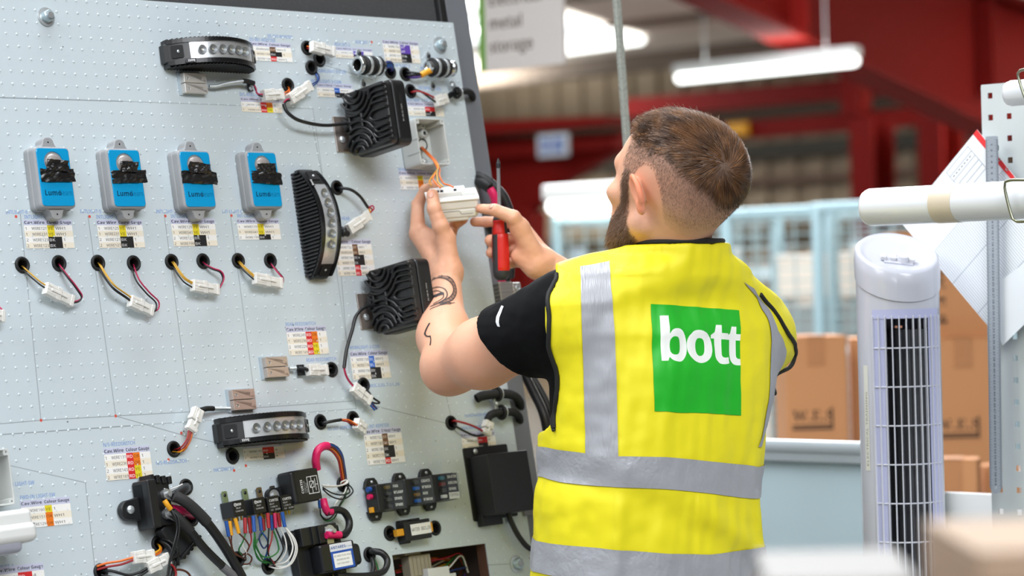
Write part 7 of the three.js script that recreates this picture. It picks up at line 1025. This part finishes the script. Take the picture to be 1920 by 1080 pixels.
// the vest and what is sewn on it
const crinkle = dataTex(512, (u, v) => { const a = Math.abs(fbm(u, v, 7, 3)), b = Math.abs(fbm(v, u, 13, 3)); return 0.2 + Math.min(1, a * 3.2) * 0.55 + Math.min(1, b * 4) * 0.25; });
const vestMat = mat(new THREE.Color().setRGB(0.8, 0.7, 0.004), 0.6, 0, { bumpMap: TEX.grain, bumpScale: 0.0002, sheen: 0.1 });
const tapeGrey = mat(0xa2a3a8, 0.46, 0.1, { bumpMap: rep(crinkle, 1.3, 0.9), bumpScale: 0.0008 });
{
  const vg = uvBox(meshField(vest, [-0.26, 0.78, -0.26], [0.34, 1.6, 0.24], 0.0055), 12);
  const v = part('vest', vg, vestMat, man);
  const upL = [[-0.1498,1.53,0.0233],[-0.1791,1.4811,0.0622],[-0.1799,1.4163,0.0646],[-0.1751,1.3513,0.0593],[-0.1755,1.2865,0.061],[-0.1778,1.2397,0.0634]], upR = [[-0.1081,1.5371,0.0432],[-0.1348,1.4798,0.0827],[-0.137,1.415,0.0896],[-0.14,1.3504,0.0946],[-0.1431,1.2859,0.0986],[-0.1468,1.2378,0.1027]];
  part('reflective_strip', patch(zip(upL, upR), 8, 60, 0.0012), tapeGrey, v);
  const rL = [[0.1056,1.5005,0.1066],[0.1457,1.473,0.0918],[0.1648,1.4387,0.094],[0.1706,1.4048,0.0936],[0.1592,1.3546,0.101],[0.1519,1.3044,0.1023],[0.1425,1.2712,0.1029],[0.1183,1.2411,0.1159]], rR = [[0.134,1.4892,0.0972],[0.1739,1.458,0.084],[0.1912,1.421,0.0858],[0.2303,1.3881,0.06],[0.2333,1.3552,0.0383],[0.1813,1.3196,0.0854],[0.1639,1.2782,0.0885],[0.1304,1.2402,0.1094]];
  part('reflective_strip', patch(zip(rL, rR), 8, 60, 0.0012), tapeGrey, v);
  // bands right round the body: heights by angle
  const band = (tops, bots) => {
    const key = (q) => q.map((p) => [Math.atan2(p[0] - 0.002, p[2]), p[1]]).sort((a, b) => a[0] - b[0]); const T0 = key(tops), B0 = key(bots);
    const h = (K, a) => { if (a <= K[0][0]) return K[0][1]; for (let i = 0; i < K.length - 1; i++) if (a < K[i + 1][0]) return K[i][1] + (K[i + 1][1] - K[i][1]) * (a - K[i][0]) / (K[i + 1][0] - K[i][0]); return K[K.length - 1][1]; };
    const N = 150, M = 8, P = [], uv = [], idx = [];
    for (let i = 0; i <= N; i++) { const a = -Math.PI + i / N * Math.PI * 2; for (let j = 0; j <= M; j++) { const yy = h(T0, a) + (h(B0, a) - h(T0, a)) * j / M; let r = 0.32; for (let s = 0; s < 60; s++) { const d = vest(0.002 + Math.sin(a) * r, yy, Math.cos(a) * r) - 0.0012; r -= d * 0.7; if (Math.abs(d) < 1e-5) break; } P.push([0.002 + Math.sin(a) * r, yy, Math.cos(a) * r]); uv.push(i / N * 8, j / M * 0.4); if (i && j) { const k = (i - 1) * (M + 1) + j - 1; idx.push(k, k + 1, k + M + 1, k + 1, k + M + 2, k + M + 1); } } }
    const G = new THREE.BufferGeometry(); G.setAttribute('position', new THREE.Float32BufferAttribute(P.flat(), 3)); G.setAttribute('uv', new THREE.Float32BufferAttribute(uv, 2)); G.setIndex(idx); G.setAttribute('normal', new THREE.Float32BufferAttribute(P.flatMap((p) => grad(vest, p[0], p[1], p[2], 0.002)), 3)); return G;
  };
  part('reflective_band', band([[-0.1922,1.2538,-0.0227],[-0.192,1.2499,0.0298],[-0.1524,1.242,0.0983],[-0.0734,1.2369,0.1281],[0.004,1.2261,0.1352],[0.0901,1.2146,0.1212],[0.1181,1.2093,0.1136]], [[-0.1884,1.2069,-0.0358],[-0.1916,1.2009,0.0271],[-0.152,1.1951,0.0957],[-0.0747,1.1883,0.1276],[0.0039,1.1769,0.1333],[0.0922,1.1627,0.1167],[0.1129,1.1602,0.1127]]), tapeGrey, v);
  part('reflective_band', band([[-0.1858,1.109,-0.0665],[-0.1985,1.1065,0.0323],[-0.1717,1.1034,0.0776],[-0.0756,1.09,0.1246],[0.0045,1.0823,0.1286],[0.0967,1.0823,0.1145]], [[-0.201,1.0608,-0.0502],[-0.1994,1.057,0.0314],[-0.1745,1.0545,0.0793],[-0.0764,1.0405,0.1235],[0.0044,1.0321,0.1267],[0.1045,1.0291,0.1031]]), tapeGrey, v);
  // printed square on the back
  const logo = canvasTex(512, 512, (g, w, h) => { g.fillStyle = '#16ad1f'; g.fillRect(0, 0, w, h); g.fillStyle = '#eef0ea'; g.font = 'bold 268px sans-serif'; g.save(); g.translate(22, 262); g.scale(1.1, 1.02); g.letterSpacing = '-12px'; let x = 0; for (const c of 'bott') { g.fillText(c, x, 0); x += g.measureText(c).width - 14; } g.restore(); });
  part('printed_square', patch(zip([[-0.0755,1.47,0.1013],[-0.0842,1.4132,0.1126],[-0.0891,1.3567,0.1203],[-0.0899,1.3073,0.1219]], [[0.0939,1.4557,0.1072],[0.0847,1.3993,0.1184],[0.0768,1.3458,0.127],[0.0748,1.2929,0.1284]]), 24, 24, 0.0009), mat(0xffffff, 0.5, 0, { map: logo, bumpMap: rep(TEX.grain, 3), bumpScale: 0.0001 }), v);
  // black binding of neck and armholes
  const bind = mat(0x121310, 0.7), trace = (pts, r, off) => { const c = new THREE.CatmullRomCurve3(pts.map((p) => V(...p)), false, 'centripetal'), q = []; for (let i = 0; i <= 40; i++) { const p = c.getPoint(i / 40); q.push(snap(vest, [p.x, p.y, p.z], off)); } return tube(q, r, 8, 120); };
  part('arm_binding', trace([[-0.1936,1.5246,0.0054],[-0.204,1.4985,0.0172],[-0.2161,1.4499,0.0305],[-0.2098,1.401,0.0209],[-0.203,1.3518,0.0121],[-0.1935,1.3103,0.0027],[-0.1926,1.2842,0.0044]], 0.0038, 0.001), bind, v);
  part('arm_binding', trace([[-0.1928,1.2793,0.0044],[-0.1916,1.2938,-0.0022],[-0.1968,1.3145,0.0004],[-0.2016,1.3353,0.0066]], 0.0034, 0.001), bind, v);
  part('arm_binding', trace([[0.1552,1.4796,0.0874],[0.1877,1.4534,0.0807],[0.2158,1.4229,0.0756],[0.2708,1.3927,0.0347],[0.2965,1.3725,0.0097],[0.2768,1.3435,0.0035],[0.1833,1.3212,0.0857]], 0.0036, 0.001), bind, v);
  const ring = []; for (let i = 0; i <= 48; i++) { const a = i / 48 * Math.PI * 2, x = 0.019 + Math.sin(a) * 0.0745, z = 0.046 + Math.cos(a) * 0.0745; ring.push([x, 1.565 + 0.25 * Math.min(0, z - 0.04), z]); }
  part('neck_binding', tube(ring, 0.0046, 8, 140), bind, v);
}

// ---------- hair, stubble and beard: tapered strands rooted in the head ----------
{
  const whorl = [[-0.0208,0.0503,0.1027]][0];
  const strands = []; let P = [], C = [], I = [];
  const onHead = (u) => { let r = 0.05; for (let i = 0; i < 40; i++) { const d = headSdf(u[0] * r, 0.015 + u[1] * r, u[2] * r); r -= d * 0.8; if (Math.abs(d) < 2e-4) break; } return [u[0] * r, 0.015 + u[1] * r, u[2] * r]; };
  const dir = () => { const y = rr(-1, 1), a = rr(0, Math.PI * 2), s = Math.sqrt(1 - y * y); return [s * Math.cos(a), y, s * Math.sin(a)]; };
  // points: list in head axes; radii taper to the tip
  const strand = (pts, r, col) => { const base = P.length / 3, n = pts.length; pts.forEach((p, i) => { const q = pts[Math.min(i + 1, n - 1)], o = pts[Math.max(i - 1, 0)], t = V(q[0] - o[0], q[1] - o[1], q[2] - o[2]).normalize(), a = V(t.y, -t.x, 0.3).cross(t).normalize(), b = t.clone().cross(a), w = r * (1 - 0.85 * i / (n - 1)); for (let k = 0; k < 3; k++) { const an = k * 2.094; const l = fromHead([p[0] + (a.x * Math.cos(an) + b.x * Math.sin(an)) * w, p[1] + (a.y * Math.cos(an) + b.y * Math.sin(an)) * w, p[2] + (a.z * Math.cos(an) + b.z * Math.sin(an)) * w]); P.push(...l); C.push(...col); if (i < n - 1) { const x = base + i * 3 + k, y = base + i * 3 + (k + 1) % 3; I.push(x, y, x + 3, y, y + 3, x + 3); } } }); };
  const flush = (name, rough) => { const g = new THREE.BufferGeometry(); g.setAttribute('position', new THREE.Float32BufferAttribute(P, 3)); g.setAttribute('color', new THREE.Float32BufferAttribute(C, 3)); g.setAttribute('uv', new THREE.Float32BufferAttribute(new Float32Array(P.length / 3 * 2), 2)); g.setIndex(I); g.computeVertexNormals(); const m = part(name, g, mat(0xffffff, rough, 0, { vertexColors: true }), man); m.userData.kind = 'stuff'; P = []; C = []; I = []; return m; };
  let n = 0, guard = 0;
  while (n < 9500 && guard++ < 60000) {
    const p = onHead(dir()), h = HEADMASK.hair(p); if (h < rr(-0.006, 0.006)) continue; n++;
    const g = grad(headSdf, p[0], p[1], p[2], 0.002), w = [p[0] - whorl[0], p[1] - whorl[1], p[2] - whorl[2]], wl = Math.hypot(...w) || 1e-4;
    let t = V(...w).divideScalar(wl), N = V(...g); t.addScaledVector(N, -t.dot(N)).normalize(); const sw = 0.75 * Math.exp(-wl / 0.03) + 0.12 * noise.noise(p[0] * 45, p[1] * 45, p[2] * 45); t.applyAxisAngle(N, sw); t.addScaledVector(V(0, 0, -1), p[2] < 0.0 ? 0.35 : 0.0).normalize();
    const top = Math.max(0, Math.min(1, (p[1] - 0.055) / 0.05)), L = (0.013 + 0.021 * top + Math.min(0.008, Math.max(0, h) * 0.15)) * rr(0.8, 1.2) * (h < 0.012 ? 0.65 : 1), lift = (0.0042 + 0.006 * top + (p[2] < -0.04 ? 0.003 : 0)) * rr(0.6, 1.3) * (h < 0.015 ? 0.5 : 1), pts = [[p[0] - N.x * 0.001, p[1] - N.y * 0.001, p[2] - N.z * 0.001]];
    for (let k = 1; k <= 4; k++) { const s = k / 4, q = [p[0] + t.x * L * s, p[1] + t.y * L * s, p[2] + t.z * L * s], d = headSdf(...q), gg = grad(headSdf, ...q, 0.002), o = lift * Math.sin(Math.min(1, s * 1.15) * 1.57) * (rnd() < 0.03 ? 1.6 : 1) - d; pts.push([q[0] + gg[0] * o, q[1] + gg[1] * o, q[2] + gg[2] * o]); }
    const c = Math.max(0, Math.min(1, 0.25 + 0.62 * noise.noise(p[0] * 80, p[1] * 80, p[2] * 80) + 0.35 * (rnd() - 0.5) + (p[2] < -0.02 ? 0.3 * Math.min(1, -(p[2] + 0.02) * 18) : 0)));  // front hair painted lighter, standing in for the backlight on it
    strand(pts, rr(0.00034, 0.0005), [0.062 + 0.34 * c, 0.026 + 0.155 * c, 0.01 + 0.055 * c]);
  }
  flush('hair', 0.36);
  n = 0; guard = 0;
  while (n < 9000 && guard++ < 60000) {
    const p = onHead(dir()), h = HEADMASK.hair(p); if (h > 0.004 || p[1] < -0.085 || p[2] < -0.05 + Math.max(0, 0.02 - p[1])) continue; if (Math.abs(p[0]) > 0.079 || Math.hypot((p[2] - 0.002) / 0.03, (p[1] + 0.02) / 0.05) < 1) continue; if (rnd() > (p[1] + 0.09) / 0.09) continue; n++;
    const g = grad(headSdf, p[0], p[1], p[2], 0.002), L = 0.0016 + 0.003 * Math.max(0, 1 + h * 18); strand([p, [p[0] + g[0] * L * 0.6, p[1] + g[1] * L * 0.6 - L * 0.7, p[2] + g[2] * L * 0.6 + L * 0.2]], 0.00015, [0.14, 0.08, 0.05]);
  }
  flush('hair_stubble', 0.6);
  n = 0; guard = 0;
  while (n < 6500 && guard++ < 90000) {
    const p = onHead(dir()), b = HEADMASK.beard(p); if (b < rr(-0.003, 0.004)) continue; n++;
    const g = grad(headSdf, p[0], p[1], p[2], 0.002), L = rr(0.004, 0.0085) * Math.min(1, 0.5 + b * 40), c = rnd(); strand([[p[0] - g[0] * 0.0006, p[1] - g[1] * 0.0006, p[2] - g[2] * 0.0006], [p[0] + g[0] * L * 0.4, p[1] + g[1] * L * 0.4 - L * 0.35, p[2] + g[2] * L * 0.4 - L * 0.1], [p[0] + g[0] * L * 0.55 + rr(-1, 1) * 0.001, p[1] + g[1] * L * 0.5 - L * 0.85, p[2] + g[2] * L * 0.55 - L * 0.2]], 0.00036, [0.12 + 0.14 * c, 0.062 + 0.075 * c, 0.034 + 0.04 * c]);
  }
  flush('beard', 0.5);
}
function HANDOF(q) { const d = (h) => Math.min(...handPts(h).map((p) => Math.hypot(p[0] - q[0], p[1] - q[1], p[2] - q[2]))); return d(HAND_L) < d(HAND_R) ? HAND_L : HAND_R; }
// finger nails
for (const [q, n] of [[[-0.0231,1.644,-0.4032], [0.1, 0.9, 0.4]], [[-0.102,1.6612,-0.4621], [-0.5, 0.4, 0.75]], [[0.0067,1.584,-0.4348], [0.0, 0.1, 1]], [[0.0062,1.562,-0.4351], [0, 0.1, 1]]]) {
  const m = part('finger_nail', T(new THREE.SphereGeometry(1, 14, 8), 0, 0, 0, 0, 0, 0, [0.0046, 0.0056, 0.0012]), mat(0xd9a08c, 0.3, 0, { clearcoat: 0.3 }), man); const left = HANDOF(q) === HAND_L, f = handSdf(HANDOF(q), left ? J.WL : J.WR, left ? J.FL : J.ER), s = snap(f, q, 0.0001), g = grad(f, ...s, 0.002); m.position.set(...s); m.quaternion.setFromUnitVectors(V(0, 0, 1), V(...g));
}
// tattoo on the left forearm and the white mark on the sleeve: thin prints bent over skin and cloth
{
  const tat = canvasTex(256, 384, (g, w, h) => { g.clearRect(0, 0, w, h); g.strokeStyle = 'rgba(38,36,40,0.9)'; const arcs = (x, y, rx, ry, a, b, wd) => { g.lineWidth = wd; g.beginPath(); g.ellipse(x, y, rx, ry, 0, a, b); g.stroke(); }; arcs(30, 190, 190, 170, -1.55, 1.2, 9); arcs(30, 190, 160, 138, -1.55, 1.25, 8); arcs(30, 240, 120, 90, -1.6, 1.5, 8); arcs(30, 250, 96, 62, -1.6, 1.5, 7); g.fillStyle = 'rgba(70,66,68,0.45)'; g.beginPath(); g.ellipse(30, 190, 190, 170, 0, -1.55, 1.2); g.ellipse(30, 190, 160, 138, 0, 1.25, -1.55, true); g.fill(); g.lineWidth = 4; for (let i = 0; i < 13; i++) { const a = -1.5 + i * 0.21; g.beginPath(); g.moveTo(30 + 160 * Math.cos(a), 190 + 138 * Math.sin(a)); g.quadraticCurveTo(40 + 172 * Math.cos(a + 0.16), 190 + 150 * Math.sin(a + 0.16), 30 + 190 * Math.cos(a), 190 + 170 * Math.sin(a)); g.stroke(); } g.fillStyle = 'rgba(70,66,68,0.35)'; g.fillRect(20, 330, 160, 16); g.lineWidth = 7; g.beginPath(); g.moveTo(0, 330); g.lineTo(190, 318); g.moveTo(0, 362); g.quadraticCurveTo(150, 360, 214, 300); g.stroke(); for (let i = 0; i < 9; i++) { g.beginPath(); g.arc(30 + i * 11, 240 - Math.abs(4 - i) * 2, 9, 0, 6.3); g.stroke(); } });
  const pm = mat(0xffffff, 0.55, 0, { map: tat, transparent: true });
  part('tattoo', patch(zip([[-0.1014,1.5209,-0.473],[-0.1282,1.4928,-0.4334],[-0.1645,1.4646,-0.3793]], [[-0.0713,1.5195,-0.4298],[-0.0933,1.4916,-0.3984],[-0.1249,1.4634,-0.3525]]), 24, 30, 0.0005, skinBody), pm, man);
  const tail = canvasTex(64, 256, (g, w, h) => { g.clearRect(0, 0, w, h); g.strokeStyle = 'rgba(34,32,36,0.92)'; g.lineCap = 'round'; for (const [wd, p] of [[9, [[44, 4], [20, 70], [14, 110]]], [12, [[14, 110], [14, 150], [44, 140]]], [7, [[44, 140], [54, 180], [50, 236]]]]) { g.lineWidth = wd; g.beginPath(); g.moveTo(...p[0]); g.quadraticCurveTo(...p[1], ...p[2]); g.stroke(); } });
  part('tattoo', patch(zip([[-0.1813,1.4456,-0.3753],[-0.1899,1.4265,-0.3631],[-0.202,1.4059,-0.3455]], [[-0.1768,1.4454,-0.3517],[-0.1897,1.4265,-0.3329],[-0.2192,1.4067,-0.2889]]), 8, 16, 0.0005, skinBody), mat(0xffffff, 0.55, 0, { map: tail, transparent: true }), man);
  const mark = (() => { const a = [[-0.2112,1.4729,-0.1021],[-0.2182,1.4648,-0.0997],[-0.2228,1.4557,-0.1007],[-0.2268,1.4475,-0.0968],[-0.2277,1.4409,-0.0914]], b = [[-0.2129,1.4712,-0.0938],[-0.2186,1.463,-0.0918],[-0.2229,1.4549,-0.0918],[-0.2258,1.4475,-0.0895],[-0.2264,1.44,-0.086]]; return patch(zip(a, b), 4, 24, 0.001, shirt); })(); part('sleeve_mark', mark, mat(0xc9cacc, 0.5), man.children.find((c) => c.name === 't_shirt'));
}
// ---------- what he holds ----------
{
  const t = thing('white_sensor', 'white plastic sensor box held between the fingers, orange wires on top', 'sensor', [-0.0987,1.6454,-4.485]); t.rotation.set(0.36, 0.12, 0.03);
  const w = 0.083, d = 0.052; part('lower_shell', [rbox(w, 0.02, d, 0.0065, 0, -0.0085, 0, 0, 0, 0, 3), rbox(w * 0.62, 0.012, d * 0.94, 0.004, 0.0, -0.017, 0)], MAT.whitePlastic, t);
  part('upper_shell', [rbox(w + 0.001, 0.019, d + 0.001, 0.005, 0, 0.0075, 0, 0, 0, 0, 3)], mat(0xe4e4e1, 0.36), t); part('rim', [rbox(w + 0.006, 0.004, d + 0.005, 0.0018, 0, 0.0165, 0)], mat(0xe4e4e1, 0.36), t);
  part('terminal_block', [rbox(w * 0.72, 0.009, d * 0.6, 0.0015, -0.006, 0.022, -0.006), rbox(0.024, 0.006, 0.016, 0.001, 0.028, 0.0205, 0.004)], MAT.whitePlastic, t);
  for (const x of [-0.024, -0.017, 0.006]) part('terminal', rbox(0.0052, 0.004, 0.004, 0.0006, x, 0.0275, 0.004), MAT.blackPlastic, t);
  part('latch_line', [box(0.04, 0.0007, 0.0006, -0.012, -0.0025, d / 2 + 0.0004), box(0.0007, 0.007, 0.0006, 0.0105, -0.0055, d / 2 + 0.0004, 0, 0, 0.5), box(0.02, 0.0007, 0.0006, 0.022, -0.009, d / 2 + 0.0004)], mat(0x8e8e8c, 0.6), t);
  for (const y of [-0.003, 0.006]) part('side_slot', box(0.0006, 0.0012, 0.02, w / 2 + 0.0006, y, 0.006), mat(0x9b9b99, 0.6), t);
}
{
  const a = [-0.0175,1.5132,-4.472], b = [-0.0187,1.6248,-4.476], c = [-0.018,1.7228,-4.482], t = thing('screwdriver', 'red and dark grey screwdriver held upright in the right hand', 'screwdriver', a);
  const up = V(c[0] - a[0], c[1] - a[1], c[2] - a[2]), L = up.length(), hl = Math.hypot(b[0] - a[0], b[1] - a[1], b[2] - a[2]); t.quaternion.setFromUnitVectors(V(0, 1, 0), up.normalize());
  const R = 0.0146, prof = [[0, 0], [0.006, 0.0006], [0.0105, 0.003], [0.0135, 0.008], [R, 0.016], [R * 0.98, 0.05], [R * 0.93, 0.075], [R * 0.86, 0.088], [R * 0.8, 0.096], [R * 0.86, 0.103], [R * 0.74, hl - 0.002], [0, hl]];
  const dark = mat(0x2c2d30, 0.6), red = mat(0xc81d16, 0.38);
  part('handle_core', lathe(prof, 40), dark, t);
  const sector = (a0, a1, y0, y1, r) => { const pts = []; for (let i = 0; i <= 14; i++) { const y = y0 + (y1 - y0) * i / 14; let rad0 = 0; for (let k = 1; k < prof.length; k++) if (y <= prof[k][1]) { const p = prof[k - 1], q = prof[k]; rad0 = p[0] + (q[0] - p[0]) * (y - p[1]) / (q[1] - p[1]); break; } const e = i === 0 || i === 14 ? -0.0006 : r; pts.push(new THREE.Vector2(rad0 + e, y)); } return new THREE.LatheGeometry(pts, 14, a0, a1 - a0); };
  part('red_grip', sector(-0.35, 1.25, 0.014, 0.082, 0.0009), red, t); part('red_grip', sector(2.4, 4.0, 0.014, 0.1, 0.0009), red, t); part('red_grip', sector(-1.9, -1.25, 0.03, 0.1, 0.0009), red, t); part('red_grip', sector(-1.1, 0.6, 0.078, 0.104, 0.0008), red, t);
  part('shaft', cyl(0.0032, 0.0032, L - hl - 0.012, 0, hl + (L - hl - 0.012) / 2 - 0.002, 0), mat(0xc4c7cc, 0.25, 1), t);
  part('tip', [cyl(0.0036, 0.0037, 0.008, 0, L - 0.013, 0), cyl(0.001, 0.0036, 0.009, 0, L - 0.0045, 0, 0, 0, 0, 8)], mat(0x35363a, 0.4, 0.7), t);
}

renderer.render(scene, camera);
